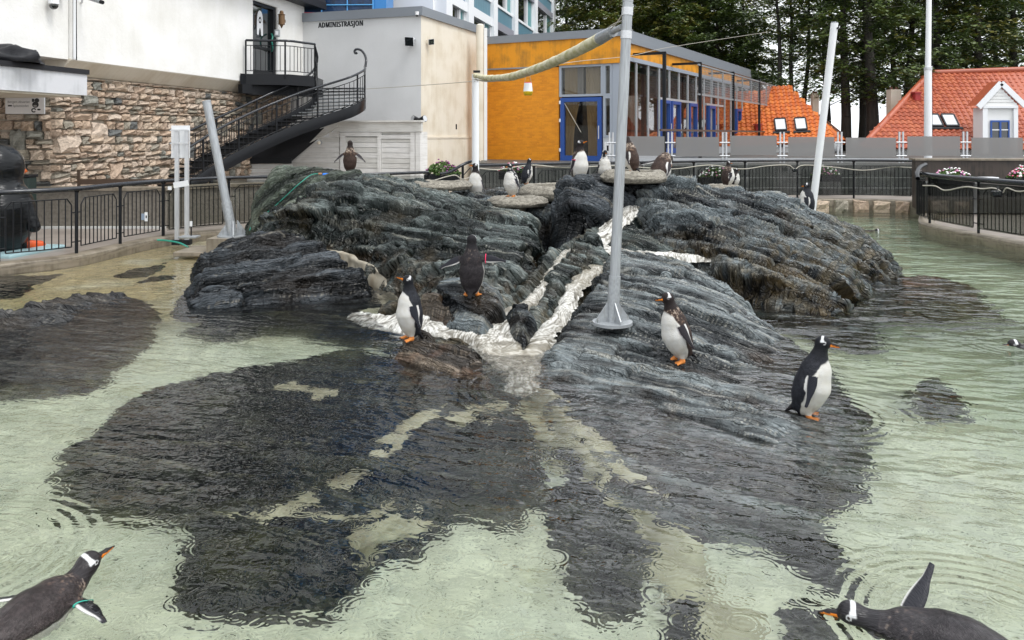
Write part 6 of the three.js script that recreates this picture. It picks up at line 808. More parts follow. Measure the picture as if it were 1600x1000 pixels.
{
  const t = thing('tiled_house', 'white house with a red tiled roof, gabled dormer and two skylights on the right', 'house', V(0, 0, 0)), mats = tileMat(tileRed), Z = 42, up = (p, dy = 0) => p.setY(p.y + dy);
  const eL = P(1344, 232, 41), eR = P(1760, 236, 39), rR = P(1760, 103, 44), rL = P(1453, 114, 45.5); const hipB = P(1372, 228, 50);
  const R = roofPlane(t, [eL, eR, rR, rL], mats, 3, (x, y) => false); roofPlane(t, [hipB, eL, rL, rL.clone()], mats, 4);
  ridgeCaps(t, eL, rL, mats[0]); ridgeCaps(t, rL, rR, mats[1]);
  part('wall', muv(bar(V(eL.x + 0.5, 0.6, eL.z - 0.6), V(eR.x, 0.6, eR.z - 0.6), 0.2, 1.9)), M.whiteWood, t);
  const ux = (px, py) => { // foot point on the roof plane seen at a pixel
    const o = V(0, EYE, 0), dir = P(px, py, 1).sub(o), k = R.at(0, 0).sub(o).dot(R.nrm) / dir.dot(R.nrm), q = o.addScaledVector(dir, k).sub(R.at(0, 0)); return [q.dot(R.u), q.dot(R.v)]; };
  for (const [x, y] of [[1459, 190.5], [1483.5, 190.5]]) { const [a, b] = ux(x, y); skylight(t, R, a, b, 0.62, 1.0); }
  { const [a, b] = ux(1431, 154), p = R.at(a, b, 0.1); part('roof_vent', muv(merge([box(0.28, 0.4, 0.4, p.x, p.y, p.z), box(0.38, 0.08, 0.5, p.x, p.y + 0.24, p.z)])), std([0.33, 0.03, 0.03], 0.4), t); }
  const ch = thing('chimney', 'pale plastered chimney at the left end of the right tiled house', 'chimney', V(0, 0, 0)); { const p = P(1396.5, 140, 46.5); part('stack', muv(box0(p.x - 0.3, p.x + 0.3, 1, p.y, p.z - 0.3, p.z + 0.3)), M.beige, ch); part('pots', merge([cyl(0.09, 0.08, 0.15, p.x - 0.14, p.y, p.z), cyl(0.09, 0.08, 0.15, p.x + 0.14, p.y, p.z)]), M.rust, ch); }
  // dormer
  const d = new THREE.Group(); d.name = 'dormer'; t.add(d); const Zd = 39.9, q = (x, y, dz = 0) => P(x, y, Zd + dz), f = (x0, x1, y0, y1, z0, z1, mat, name) => { const a = q(x0, y1), b = q(x1, y0); part(name, muv(box0(a.x, b.x, a.y, b.y, -Zd - z1, -Zd + z0)), mat, d); };
  f(1535, 1587, 168, 240, 0, 0.8, M.whiteWood, 'cheek'); f(1533.5, 1541, 168, 240, 0.12, 0.1, M.whitePaint, 'post'); f(1582, 1588.5, 168, 240, 0.12, 0.1, M.whitePaint, 'post'); f(1534, 1588, 165, 169, 0.15, 0.1, M.whitePaint, 'beam');
  const gb = (pts, depth, z, mat, name) => { const s = new THREE.Shape(pts.map(([x, y]) => { const p = q(x, y); return new THREE.Vector2(p.x, p.y); })); part(name, muv(new THREE.ExtrudeGeometry(s, { depth, bevelEnabled: false }).translate(0, 0, -Zd + z)), mat, d); };
  gb([[1534, 166], [1561.5, 137], [1590, 166]], 0.08, 0.0, M.whiteWood, 'gable'); for (let k = 0; k < 5; k++) { const y = 163 - k * 5, w = 25 - k * 4.9; const a = q(1561.5 - w, y), b = q(1561.5 + w, y); if (w > 3) part('plank', box(b.x - a.x, 0.13, 0.03, (a.x + b.x) / 2, a.y, -Zd + 0.1), M.whiteWood, d); }
  const apex = q(1561.5, 130), el = q(1526, 168), er = q(1599, 166); for (const e of [el, er]) { part('barge_board', bar(V(apex.x, apex.y, apex.z + 0.15), V(e.x, e.y, e.z + 0.15), 0.1, 0.26), M.whitePaint, d); const g = new THREE.BufferGeometry(); const back = -0.9; g.setAttribute('position', new THREE.BufferAttribute(Float32Array.from([apex.x, apex.y + 0.1, apex.z + 0.2, e.x, e.y + 0.1, e.z + 0.2, e.x, e.y + 0.1, e.z + back, apex.x, apex.y + 0.1, apex.z + back]), 3)); g.setIndex(e === el ? [0, 2, 1, 0, 3, 2] : [0, 1, 2, 0, 2, 3]); g.computeVertexNormals(); part('dormer_roof', muv(g), mats[0], d); }
  const wn = new THREE.Group(); wn.name = 'window'; t.add(wn); const wa = q(1546.5, 188), wb = q(1576, 240), zz = -Zd + 0.03, wx = (k) => mixf(wa.x, wb.x, k); part('frame', merge([box0(wa.x, wb.x, wa.y - 0.09, wa.y, zz, zz + 0.06), box0(wx(0), wx(0.07), wb.y, wa.y - 0.09, zz, zz + 0.06), box0(wx(0.46), wx(0.56), wb.y, wa.y - 0.09, zz, zz + 0.06), box0(wx(0.93), wx(1), wb.y, wa.y - 0.09, zz, zz + 0.06)]), M.blue, wn); part('pane', box0(wx(0.07), wx(0.93), wb.y, wa.y - 0.09, zz + 0.01, zz + 0.02), M.darkGlass, wn); part('bar', box0(wx(0.07), wx(0.93), wa.y - 0.5, wa.y - 0.45, zz + 0.021, zz + 0.05), M.whitePaint, wn);
}
{
  const t = thing('tiled_house', 'house with a bright orange tiled hip roof and two skylights behind the mesh screen', 'house', V(0, 0, 0)), mats = tileMat(tileOr);
  const eL = P(1090, 232, 46), eR = P(1318, 222, 44), rR = P(1234, 147, 49), rL = P(1110, 150, 49.5), hipB = P(1328, 222, 53);
  const R = roofPlane(t, [eL, eR, rR, rL], mats, 5); roofPlane(t, [eR, hipB, rR, rR.clone()], mats, 6); ridgeCaps(t, eR, rR, mats[0]); ridgeCaps(t, rL, rR, mats[1]); ridgeCaps(t, hipB, rR, mats[0]);
  part('wall', muv(bar(V(eL.x, 0.6, eL.z - 0.6), V(eR.x - 0.5, 0.7, eR.z - 0.6), 0.2, 1.6)), M.whiteWood, t);
  const ux = (px, py) => { const o = V(0, EYE, 0), dir = P(px, py, 1).sub(o), k = R.at(0, 0).sub(o).dot(R.nrm) / dir.dot(R.nrm), q = o.addScaledVector(dir, k).sub(R.at(0, 0)); return [q.dot(R.u), q.dot(R.v)]; };
  for (const [x, y] of [[1219.5, 197], [1251, 196]]) { const [a, b] = ux(x, y); skylight(t, R, a, b, 0.6, 1.05); }
  { const [a, b] = ux(1184, 203), p = R.at(a, b, 0.1); part('roof_vent', muv(merge([box(0.28, 0.4, 0.4, p.x, p.y, p.z), box(0.38, 0.08, 0.5, p.x, p.y + 0.24, p.z)])), std([0.33, 0.03, 0.03], 0.4), t); }
  const ch = thing('chimney', 'narrow cream chimney at the right end of the orange roofed house', 'chimney', V(0, 0, 0)); { const p = P(1273, 146, 49.5); part('stack', muv(box0(p.x - 0.19, p.x + 0.19, 1, p.y, p.z - 0.19, p.z + 0.19)), M.beige, ch); part('pots', merge([cyl(0.07, 0.06, 0.13, p.x - 0.09, p.y, p.z), cyl(0.07, 0.06, 0.13, p.x + 0.09, p.y, p.z)]), M.rust, ch); }
}
// ---------------------------------------------------------------- penguins: one skin each, meshed from a distance field (surface nets)
function nets(sdf, lo, hi, cell, colorOf) {
  const nx = Math.ceil((hi[0] - lo[0]) / cell) + 1, ny = Math.ceil((hi[1] - lo[1]) / cell) + 1, nz = Math.ceil((hi[2] - lo[2]) / cell) + 1, F = new Float32Array(nx * ny * nz);
  for (let k = 0, q = 0; k < nz; k++) for (let j = 0; j < ny; j++) for (let i = 0; i < nx; i++, q++) F[q] = sdf(lo[0] + i * cell, lo[1] + j * cell, lo[2] + k * cell);
  const id = new Int32Array(nx * ny * nz).fill(-1), pos = [], idx = [], sy = nx, sz = nx * ny, off = [0, 1, sy, sy + 1, sz, sz + 1, sz + sy, sz + sy + 1], E = [[0, 1], [2, 3], [4, 5], [6, 7], [0, 2], [1, 3], [4, 6], [5, 7], [0, 4], [1, 5], [2, 6], [3, 7]];
  for (let k = 0; k < nz - 1; k++) for (let j = 0; j < ny - 1; j++) for (let i = 0; i < nx - 1; i++) {
    const b = i + j * sy + k * sz; let m = 0; for (let c = 0; c < 8; c++) if (F[b + off[c]] < 0) m |= 1 << c; if (m === 0 || m === 255) continue;
    let x = 0, y = 0, z = 0, n = 0; for (const [p, q] of E) { const a = F[b + off[p]], e = F[b + off[q]]; if ((a < 0) === (e < 0)) continue; const t = a / (a - e); x += mixf(p & 1, q & 1, t); y += mixf((p >> 1) & 1, (q >> 1) & 1, t); z += mixf(p >> 2, q >> 2, t); n++; }
    id[b] = pos.length / 3; pos.push(lo[0] + (i + x / n) * cell, lo[1] + (j + y / n) * cell, lo[2] + (k + z / n) * cell);
  }
  const quad = (a, b, c, d, flip) => { if (a < 0 || b < 0 || c < 0 || d < 0) return; flip ? idx.push(a, c, b, a, d, c) : idx.push(a, b, c, a, c, d); };
  for (let k = 1; k < nz - 1; k++) for (let j = 1; j < ny - 1; j++) for (let i = 1; i < nx - 1; i++) {
    const b = i + j * sy + k * sz, s = F[b] < 0;
    if (s !== F[b + 1] < 0) quad(id[b - sy - sz], id[b - sz], id[b], id[b - sy], !s);
    if (s !== F[b + sy] < 0) quad(id[b - 1 - sz], id[b - 1], id[b], id[b - sz], !s);
    if (s !== F[b + sz] < 0) quad(id[b - 1 - sy], id[b - sy], id[b], id[b - 1], !s);
  }
  const n = pos.length / 3, nor = new Float32Array(n * 3), col = new Float32Array(n * 3), uv = new Float32Array(n * 2), e = cell * 0.6;
  for (let v = 0; v < n; v++) {
    const x = pos[3 * v], y = pos[3 * v + 1], z = pos[3 * v + 2], a = sdf(x + e, y, z) - sdf(x - e, y, z), b = sdf(x, y + e, z) - sdf(x, y - e, z), c = sdf(x, y, z + e) - sdf(x, y, z - e), l = Math.hypot(a, b, c) || 1;
    nor.set([a / l, b / l, c / l], 3 * v); col.set(colorOf(x, y, z, a / l, b / l, c / l), 3 * v); uv.set([Math.atan2(z, x) * 0.1, y], 2 * v);
  }
  const g = new THREE.BufferGeometry(); g.setAttribute('position', new THREE.BufferAttribute(Float32Array.from(pos), 3)); g.setAttribute('normal', new THREE.BufferAttribute(nor, 3)); g.setAttribute('uv', new THREE.BufferAttribute(uv, 2)); g.setAttribute('color', new THREE.BufferAttribute(col, 3)); g.setIndex(new THREE.BufferAttribute(Uint32Array.from(idx), 1)); return g;
}
const cone = (p, a, b, ra, rb) => { const ex = b.x - a.x, ey = b.y - a.y, ez = b.z - a.z, px = p[0] - a.x, py = p[1] - a.y, pz = p[2] - a.z, t = clamp((px * ex + py * ey + pz * ez) / (ex * ex + ey * ey + ez * ez || 1)); return Math.hypot(px - ex * t, py - ey * t, pz - ez * t) - mixf(ra, rb, t); };
const smin = (a, b, k) => { const h = clamp(0.5 + 0.5 * (b - a) / k); return mixf(b, a, h) - k * h * (1 - h); };
const featherMat = new THREE.MeshPhysicalMaterial({ specularIntensity: 0.3, vertexColors: true, roughness: 0.5, bumpMap: sized(grainTex, [0.05, 0.16]), bumpScale: 0.005 });
const wetMat = new THREE.MeshPhysicalMaterial({ vertexColors: true, roughness: 0.28, specularIntensity: 0.5, bumpMap: sized(grainTex, [0.05, 0.16]), bumpScale: 0.006 });
const eyeMat = std([0.02, 0.012, 0.01], 0.08);
const rad = (d) => d * Math.PI / 180;
function penguin(label, at, yaw, o = {}) {
  const { lean = 6, neck = 4, pitch = 0, turn = 0, fl = [8, 8], sweep = [0, 0], brown = 0, molt = 0, band = null, height = 0.66, swim = false, fat = 1, tail = true, feet = true, cell = 0.0075, seed = 1, neckLen = 0.135, twist = [0, 0] } = o;
  const t = thing('penguin', label, 'penguin', at, yaw), k = 1, a = V(Math.sin(rad(lean)), Math.cos(rad(lean)), 0), H = swim ? V(-0.12, 0, 0) : V(-0.01, 0.17, 0), on = (d, f = 0) => H.clone().addScaledVector(a, d).add(V(a.y * f, -a.x * f, 0));
  const seat = on(-0.055, -0.005), hip = on(0.02, 0.0), belly = on(0.13, 0.012), chest = on(0.27, 0.006), nb = on(0.37, 0.0), nk = V(Math.sin(rad(lean + neck)), Math.cos(rad(lean + neck)), 0), head = nb.clone().addScaledVector(nk, neckLen);
  const f = V(Math.cos(rad(pitch)) * Math.cos(rad(turn)), Math.sin(rad(pitch)), -Math.cos(rad(pitch)) * Math.sin(rad(turn))), sideH = V(-f.z, 0, f.x).normalize(), upH = sideH.clone().cross(f).normalize(); if (upH.y < 0) upH.negate();
  const b0 = head.clone().addScaledVector(f, 0.038).addScaledVector(upH, -0.008), b1 = head.clone().addScaledVector(f, 0.102).addScaledVector(upH, -0.010), b2 = head.clone().addScaledVector(f, 0.144).addScaledVector(upH, -0.019), crown = head.clone().addScaledVector(f, 0.014).addScaledVector(upH, 0.004);
  const tail0 = on(-0.06, -0.055), tail1 = on(swim ? -0.2 : -0.165, swim ? -0.05 : -0.13);
  const flips = [-1, 1].map((s, i) => { const ph = rad(fl[i] + 7), S = V(0, 0, s), sh = on(0.285, -0.006).add(V(0, 0, s * 0.108 * fat)), fw = V(a.y, -a.x, 0), down = a.clone().negate(), d = down.clone().multiplyScalar(Math.cos(ph)).addScaledVector(S, Math.sin(ph)).addScaledVector(fw, Math.sin(rad(sweep[i]))).normalize(), n0 = S.clone().multiplyScalar(Math.cos(ph)).addScaledVector(a, 0.3 * Math.sin(ph)).addScaledVector(fw, -0.95 * Math.sin(ph)), w = d.clone().cross(n0).normalize(), n = w.clone().cross(d).normalize(); if (n.dot(n0) < 0) n.negate(); if (twist[i]) { w.applyAxisAngle(d, rad(twist[i])); n.applyAxisAngle(d, rad(twist[i])); } else if (w.dot(fw) + w.dot(a) < 0) w.negate(); return { sh, d, w, n, s, L: 0.30 }; });
  const blade = (p, q, F) => { const x = p[0] - F.sh.x, y = p[1] - F.sh.y, z = p[2] - F.sh.z, u = x * F.d.x + y * F.d.y + z * F.d.z, t = clamp(u / F.L), bend = -0.035 * t * t, vw = x * F.w.x + y * F.w.y + z * F.w.z - bend, vn = x * F.n.x + y * F.n.y + z * F.n.z, W = 0.032 + 0.019 * Math.sin(Math.min(1, t * 1.35) * Math.PI) * (1 - 0.2 * t) - 0.018 * t * t, T = mixf(0.015, 0.0095, t), r = (Math.hypot(vw / W, vn / T) - 1) * T * 1.05; if (q) { q.u = t; q.w = vw / W; q.n = vn; } const e = Math.max(0, Math.abs(u - F.L / 2) - F.L / 2); return e > 0 ? Math.hypot(Math.max(r, 0), e) - 0.0 + Math.min(r, 0) * 0 : r; };
  const legs = swim || !feet ? [] : [-1, 1].map((s) => { const an = V(0.005 + s * 0.012, 0.03, s * 0.062), toes = [-0.42, 0, 0.42].map((r) => V(an.x + 0.088 * Math.cos(r), 0.011, an.z + 0.088 * Math.sin(r) + s * 0.008)); return { an, toes, top: on(-0.03, 0.03).add(V(0, 0, s * 0.055)) }; });
  const dTorso = (p) => { let d = cone(p, seat, hip, 0.084 * fat, 0.122 * fat); d = smin(d, cone(p, hip, belly, 0.122 * fat, 0.138 * fat), 0.04); d = smin(d, cone(p, belly, chest, 0.138 * fat, 0.112 * fat), 0.05); d = smin(d, cone(p, chest, nb, 0.112 * fat, 0.068), 0.05); return d; };
  const dHead = (p) => smin(cone(p, nb, head, 0.064, 0.051), cone(p, head, crown, 0.053, 0.050), 0.02), dBill = (p) => smin(cone(p, b0, b1, 0.0215, 0.0125), cone(p, b1, b2, 0.0125, 0.005), 0.01);
  const dFeet = (p) => { let d = 1; for (const g of legs) { d = Math.min(d, cone(p, g.top, g.an, 0.034, 0.018)); for (const q of g.toes) { d = smin(d, cone(p, g.an, q, 0.015, 0.0095), 0.018); } } return d; };
  const dTail = (p) => { const ex = tail1.x - tail0.x, ey = tail1.y - tail0.y, l2 = ex * ex + ey * ey, u = clamp(((p[0] - tail0.x) * ex + (p[1] - tail0.y) * ey) / l2), l = Math.sqrt(l2), across = Math.abs((p[0] - tail0.x) * -ey / l + (p[1] - tail0.y) * ex / l), W = mixf(0.05, 0.018, u), T = mixf(0.03, 0.008, u), along = Math.max(0, Math.abs(((p[0] - tail0.x) * ex + (p[1] - tail0.y) * ey) / l - l / 2) - l / 2); return Math.max((Math.hypot(p[2] / W, across / T) - 1) * T, along - 0.004); };
  const pt = [0, 0, 0], sdf = (x, y, z) => { pt[0] = x; pt[1] = y; pt[2] = z; let d = smin(dTorso(pt), dHead(pt), 0.035); d = smin(d, dBill(pt), 0.012); if (tail) d = smin(d, dTail(pt), 0.03); for (const F of flips) d = smin(d, blade(pt, null, F), 0.014); if (legs.length) d = smin(d, dFeet(pt), 0.02); if (molt) d += molt * 0.008 * noise(x * 45, y * 45, z * 45 + seed); return d; };
  const W = [0.60, 0.59, 0.56], K = brown ? mixc([0.014, 0.014, 0.017], [0.034, 0.021, 0.016], brown) : [0.013, 0.014, 0.018], HD = brown ? mixc([0.013, 0.013, 0.016], [0.024, 0.017, 0.015], brown) : [0.012, 0.013, 0.016], O = [0.70, 0.20, 0.015], OF = [0.74, 0.28, 0.07], q = {};
  const color = (x, y, z, nx, ny, nz) => {
    const p = [x, y, z], dt = dTorso(p), dh = dHead(p), db = dBill(p), df = legs.length ? dFeet(p) : 1, dtl = tail ? dTail(p) : 1, j = noise(x * 60, y * 60, z * 60 + seed), j2 = noise(x * 19, y * 19, z * 19 + seed);
    if (db < 0.0035 && db < dh - 0.003) { const up = (x - b0.x) * upH.x + (y - b0.y) * upH.y + (z - b0.z) * upH.z + (0.1) * 0.0 , al = (x - b0.x) * f.x + (y - b0.y) * f.y + (z - b0.z) * f.z, line = 0.0118 - al * 0.2; return up > line || al > 0.098 ? [0.016, 0.014, 0.014] : O; }
    for (const F of flips) if (blade(p, q, F) < 0.005 && (q.u > 0.16 || Math.abs(q.n) > 0.03)) { const outer = q.n > -0.001; if (!outer) return mixc([0.52, 0.50, 0.50], [0.30, 0.22, 0.22], clamp(0.3 + j2)); const edge = sstep(-0.62, -0.82, q.w); return mixc(mixc([0.020, 0.022, 0.030], K, 0.4), W, edge * sstep(0.97, 0.85, q.u)); }
    if (df < 0.004 && df < dt - 0.004 && y < 0.06) return y < 0.02 && x > 0.075 ? [0.06, 0.04, 0.03] : mixc(OF, [0.5, 0.14, 0.03], clamp(0.3 + j));
    if (dtl < 0.004 && dtl < dt - 0.006) return [0.012, 0.011, 0.012];
    const hx = x - head.x, hy = y - head.y, hz = z - head.z, fx = hx * f.x + hy * f.y + hz * f.z, ux = hx * upH.x + hy * upH.y + hz * upH.z, sx = Math.abs(hx * sideH.x + hy * sideH.y + hz * sideH.z), along = (x - H.x) * a.x + (y - H.y) * a.y, front = (x - H.x) * a.y - (y - H.y) * a.x;
    if (dh < dt + 0.002 && along > 0.33) {
      const patch = sstep(0.0125, 0.008, Math.abs(fx - 0.004 + 0.12 * (ux - 0.03) + 0.004 * j2) - 0.006 * sstep(0.045, 0.02, ux)) * sstep(0.010, 0.018, ux + 0.004 * j), ring = sx > 0.03 && Math.hypot(fx - 0.022, ux - 0.008) < 0.012 && Math.hypot(fx - 0.022, ux - 0.008) > 0.0075 ? 1 : 0;
      let c = mixc(HD, [0.62, 0.62, 0.62], Math.max(patch, ring * 0.85)); if (molt && ux < 0.0) c = mixc(c, W, sstep(0.1, 0.35, j2) * molt); return c;
    }
    const r = Math.hypot(front, z) || 1, cosA = front / r, lim = mixf(-0.06, 0.36, sstep(0.2, 0.36, along)) + 0.06 * j2 + 0.03 * j - 0.12 * sstep(0.05, -0.05, along), throat = sstep(0.375, 0.355, along - 0.12 * (cosA - 0.7) * 0.5 + 0.01 * j2), white = sstep(lim - 0.04, lim + 0.04, cosA) * throat;
    let back = mixc(K, K.map((v) => v * 1.9 + 0.004), clamp(0.3 + j + j2 * 0.6)); if (brown) { const m = sstep(0.12, 0.75, j2 * 0.5 + 0.75 * j + 0.5 * noise(x * 38, y * 26, z * 38 + seed) + brown * 0.55 * sstep(0.2, 0.36, along) - 0.12); back = mixc(back, [0.17, 0.10, 0.06], m * brown * sstep(0.12, 0.30, along)); back = mixc(back, [0.5, 0.44, 0.37], brown * sstep(0.55, 0.8, m + 0.6 * j) * sstep(0.24, 0.36, along) * 0.6); }
    if (molt) back = mixc(back, W, molt * sstep(-0.05, 0.3, j2 + 0.4 * j));
    return mixc(back, mixc(W, [0.50, 0.47, 0.40], clamp(0.25 + 0.5 * j2 + 0.5 * sstep(0.1, -0.06, along))), white);
  };
  const reach = 0.33, lo = [-0.32, swim ? -0.17 : -0.01, -0.16], hi = [0.24, 0.69, 0.16];
  const ext = [seat, hip, belly, chest, nb, head, b2, tail1, ...flips.map((F) => F.sh.clone().addScaledVector(F.d, F.L + 0.02).addScaledVector(F.w, -0.04))]; const mg = 0.155 * fat;
  for (let i = 0; i < 3; i++) { const g = ext.map((p) => p.getComponent(i)); lo[i] = Math.min(...g) - (i === 1 && !swim ? 0.02 : i === 2 ? 0.03 : 0.05); hi[i] = Math.max(...g) + 0.06; } lo[2] = Math.min(lo[2], -mg - 0.01); hi[2] = Math.max(hi[2], mg + 0.01); lo[0] = Math.min(lo[0], H.x - mg); hi[0] = Math.max(hi[0], H.x + mg + 0.02, belly.x + mg, chest.x + mg); if (!swim) lo[1] = -0.012; else { lo[1] = -mg - 0.03; hi[1] = Math.max(hi[1], mg + 0.02); }
  const natural = (head.y + 0.05), sc = swim ? height / 0.66 : height / natural, g = nets(sdf, lo, hi, cell / sc, color); void reach;
  part('body', g, swim ? wetMat : featherMat, t); t.scale.setScalar(sc);
  for (const s of [-1, 1]) { const p = head.clone().addScaledVector(f, 0.022).addScaledVector(upH, 0.008).addScaledVector(sideH, s * 0.0485); part('eye', new THREE.SphereGeometry(0.0065, 10, 8).translate(p.x, p.y, p.z), eyeMat, t); }
  if (band) { const F = flips[band.side], p = F.sh.clone().addScaledVector(F.d, 0.06), m = new THREE.TorusGeometry(1, 0.1, 8, 28); m.scale(0.052, 0.021, 0.05); m.applyMatrix4(new THREE.Matrix4().makeBasis(F.w, F.n, F.d).setPosition(p.x, p.y, p.z)); part('flipper_band', m, band.mat, t); }
  return t;
}
const stand = (px, py, Z) => { const p = P(px, py, Z), y = topAt(p.x, -p.z); if (Math.abs(y - p.y) < 0.3) p.y = y - 0.008; else console.log('standing', px, py, 'wanted', p.y.toFixed(2), 'rock', y.toFixed(2)); return p; };
const PI = Math.PI;
// stone nests first, so that birds can stand on them
const nestMat = new THREE.MeshStandardMaterial({ map: tex(256, (u, v) => mixc([0.30, 0.275, 0.225], [0.10, 0.088, 0.068], clamp(0.4 + 1.7 * fbm(u * 10, v * 14, 3, 5, 10, 14))), { size: [0.6, 0.5] }), roughness: 0.75, bumpMap: sized(roughTex, 0.35), bumpScale: 0.03 });
function nest(label, p, r, h, bowl, seed, leg = 0) {
  const t = thing('stone_nest', label, 'nest', p), prof = [[0.001, h * (1 - bowl)], [r * 0.5, h * (1 - bowl)], [r * 0.60, h * 0.96], [r * 0.78, h], [r * 0.94, h * 0.72], [r, h * 0.45], [r * 0.95, h * 0.12], [r * 0.8, 0], [0.001, 0]];
  const g = mergeVertices(new THREE.LatheGeometry(new THREE.CatmullRomCurve3(prof.map(([x, y]) => V(x, y, 0)), false, 'catmullrom', 0.3).getPoints(48).map((v) => new THREE.Vector2(Math.max(0.001, v.x), v.y)), 90)), q = g.attributes.position;
  for (let i = 0; i < q.count; i++) { const x = q.getX(i), y = q.getY(i), z = q.getZ(i), n = 0.04 * noise(x * 3, y * 3, z * 3 + seed) + 0.02 * noise(x * 9, y * 16, z * 9 + seed) + 0.012 * noise(x * 24, y * 40, z * 24), k = 1 + n * 1.6 * (0.5 / r); q.setXYZ(i, x * k, y + n * 0.6 * sstep(0, 0.05, y), z * k); } g.computeVertexNormals();
  part('ring', muv(g), nestMat, t); if (leg) part('stand', muv(merge([cyl(0.09, 0.08, leg + 0.08, 0.05, -leg - 0.06, 0.2), cyl(0.09, 0.08, leg + 0.08, -0.2, -leg - 0.06, -0.1)])), M.concrete, t); surf.push((x, z) => { const d = Math.hypot(x - p.x, z + p.z); return d < r * 0.55 ? p.y + h * (1 - bowl) : d < r * 0.95 ? p.y + h : -9; }); return t;
}
nest('flat stone nest on a stand at the left, empty', P(690, 296, 14.0), 0.54, 0.14, 0.35, 1, 0.2);
nest('thick low stone nest under the moulting penguin', P(808, 322, 13.5), 0.52, 0.15, 0.2, 2, 0.1);
nest('wide dark stone bowl behind the moulting penguin', P(866, 311, 14.6), 0.66, 0.26, 0.5, 3);
nest('large round stone nest at the top of the stream behind the tall pole', P(990, 285, 12.75), 0.53, 0.19, 0.6, 4);
nest('small stone slab nest carrying the pair of penguins on the right', P(1130, 299, 14.9), 0.34, 0.13, 0.15, 5, 0.3);

penguin('black and white penguin standing in the shallow water at the right, facing right', P(1262, 648, 6.3).setY(-0.045), -0.48, { lean: 15, neck: -2, pitch: -3, fl: [14, 14], sweep: [14, 12], height: 0.665, cell: 0.006, seed: 1 });
penguin('brown-backed penguin with a pink flipper band on the front slab beside the tall pole', stand(1062, 560, 7.5), PI + 0.22, { lean: 15, neck: 2, pitch: 0, fl: [10, 12], sweep: [-4, -6], brown: 0.75, band: { side: 1, mat: M.pink }, height: 0.66, cell: 0.006, seed: 2 });
penguin('penguin seen from behind spreading both flippers, a pink band on one', stand(737, 452, 8.95), PI / 2 - 0.12, { lean: 2, neck: 0, pitch: -10, fl: [64, 84], brown: 0.2, band: { side: 1, mat: M.pink }, height: 0.69, cell: 0.0065, seed: 3 });
penguin('penguin with raised orange bill facing left on the rusty ledge at the waterline', stand(641, 524, 8.1), PI + 0.35, { lean: 3, neck: 4, pitch: 26, fl: [7, 7], sweep: [-4, -4], height: 0.655, cell: 0.0065, seed: 4 });
penguin('brown penguin seen from behind with drooping spread flippers on top of the left hump', stand(547, 279, 14.9), PI / 2, { lean: 2, neck: 0, pitch: -14, fl: [48, 48], brown: 1, height: 0.63, cell: 0.011, seed: 5 });
penguin('white-breasted penguin standing by the sloping handrail, head turned left', stand(743, 298, 14.5), -PI / 2 - 0.35, { lean: 2, neck: 2, pitch: 16, turn: -55, fl: [8, 6], brown: 0.4, height: 0.665, cell: 0.011, seed: 6 });
penguin('fluffy moulting penguin with a patchy head standing on the low nest', P(800, 308, 13.4), PI + 0.75, { lean: 8, neck: 10, pitch: -4, fl: [9, 12], molt: 1, fat: 1.14, height: 0.56, cell: 0.0105, seed: 7 });
penguin('dark-backed penguin behind the moulting one, facing right', P(822, 289, 15.2), 0.55, { lean: 14, neck: -4, pitch: 12, fl: [10, 16], height: 0.5, cell: 0.011, seed: 8 });
penguin('tall penguin with lifted bill in front of the blue door', stand(905, 274, 13.0), -0.85, { lean: 3, neck: 4, pitch: 24, turn: 20, fl: [8, 8], brown: 0.6, band: { side: 1, mat: M.pink }, height: 0.70, cell: 0.010, seed: 9 });
penguin('fluffy white young penguin facing the camera left of the tall pole', stand(944, 276, 13.35), -1.25, { lean: 4, neck: 0, pitch: -2, fl: [5, 5], molt: 0.9, fat: 1.05, height: 0.54, cell: 0.010, seed: 10 });
penguin('mottled brown penguin half hidden behind the tall grey pole', P(988, 271, 12.9), PI - 0.75, { lean: 12, neck: 14, pitch: -10, fl: [8, 8], brown: 1, height: 0.60, cell: 0.010, seed: 11 });
penguin('brown penguin bent over preening at the right of the large nest', stand(1028, 275, 13.3), 0.75, { lean: 34, neck: 74, pitch: -62, fl: [60, 12], sweep: [-10, 0], brown: 0.9, fat: 1.08, height: 0.52, cell: 0.010, seed: 12, neckLen: 0.12 });
penguin('brown-backed penguin of the pair on the small slab nest', P(1137, 292, 14.9), 0.2, { lean: 4, neck: -2, pitch: 0, fl: [7, 7], brown: 0.7, fat: 1.25, feet: false, height: 0.48, cell: 0.011, seed: 13 });
penguin('smaller white-fronted penguin of the pair on the small slab nest', P(1149, 293, 15.1), -0.3, { lean: 6, neck: 0, pitch: 4, fl: [8, 8], brown: 0.3, height: 0.36, cell: 0.010, seed: 14 });
penguin('lone black-backed penguin on the right ridge below the leaning white pole', stand(1261, 331, 13.7), PI - 0.45, { lean: 2, neck: -6, pitch: -4, fl: [6, 6], height: 0.565, fat: 1.1, cell: 0.0105, seed: 15, neckLen: 0.11 });
const swim = (label, x, z, y, yaw, o) => penguin(label, V(x, y, -z), yaw, { swim: true, feet: false, lean: 88, ...o });
swim('brown-black penguin swimming at the bottom left with a green flipper band', -2.20, 3.66, -0.03, rad(78), { neck: -28, pitch: 20, turn: -22, fl: [58, 62], brown: 0.45, band: { side: 1, mat: M.green }, height: 0.64, cell: 0.0046, seed: 21 });
swim('penguin swimming at the bottom right with one flipper lifted', 1.90, 3.50, -0.04, rad(158), { neck: -16, pitch: 3, turn: 6, fl: [55, 38], sweep: [0, -62], twist: [0, 75], brown: 0.2, height: 0.66, cell: 0.0046, seed: 22 });
swim('penguin swimming with only its head above water at the right edge', 5.6, 8.35, -0.1, rad(178), { neck: -40, pitch: 0, fl: [40, 40], brown: 0.4, height: 0.66, cell: 0.009, seed: 23 });
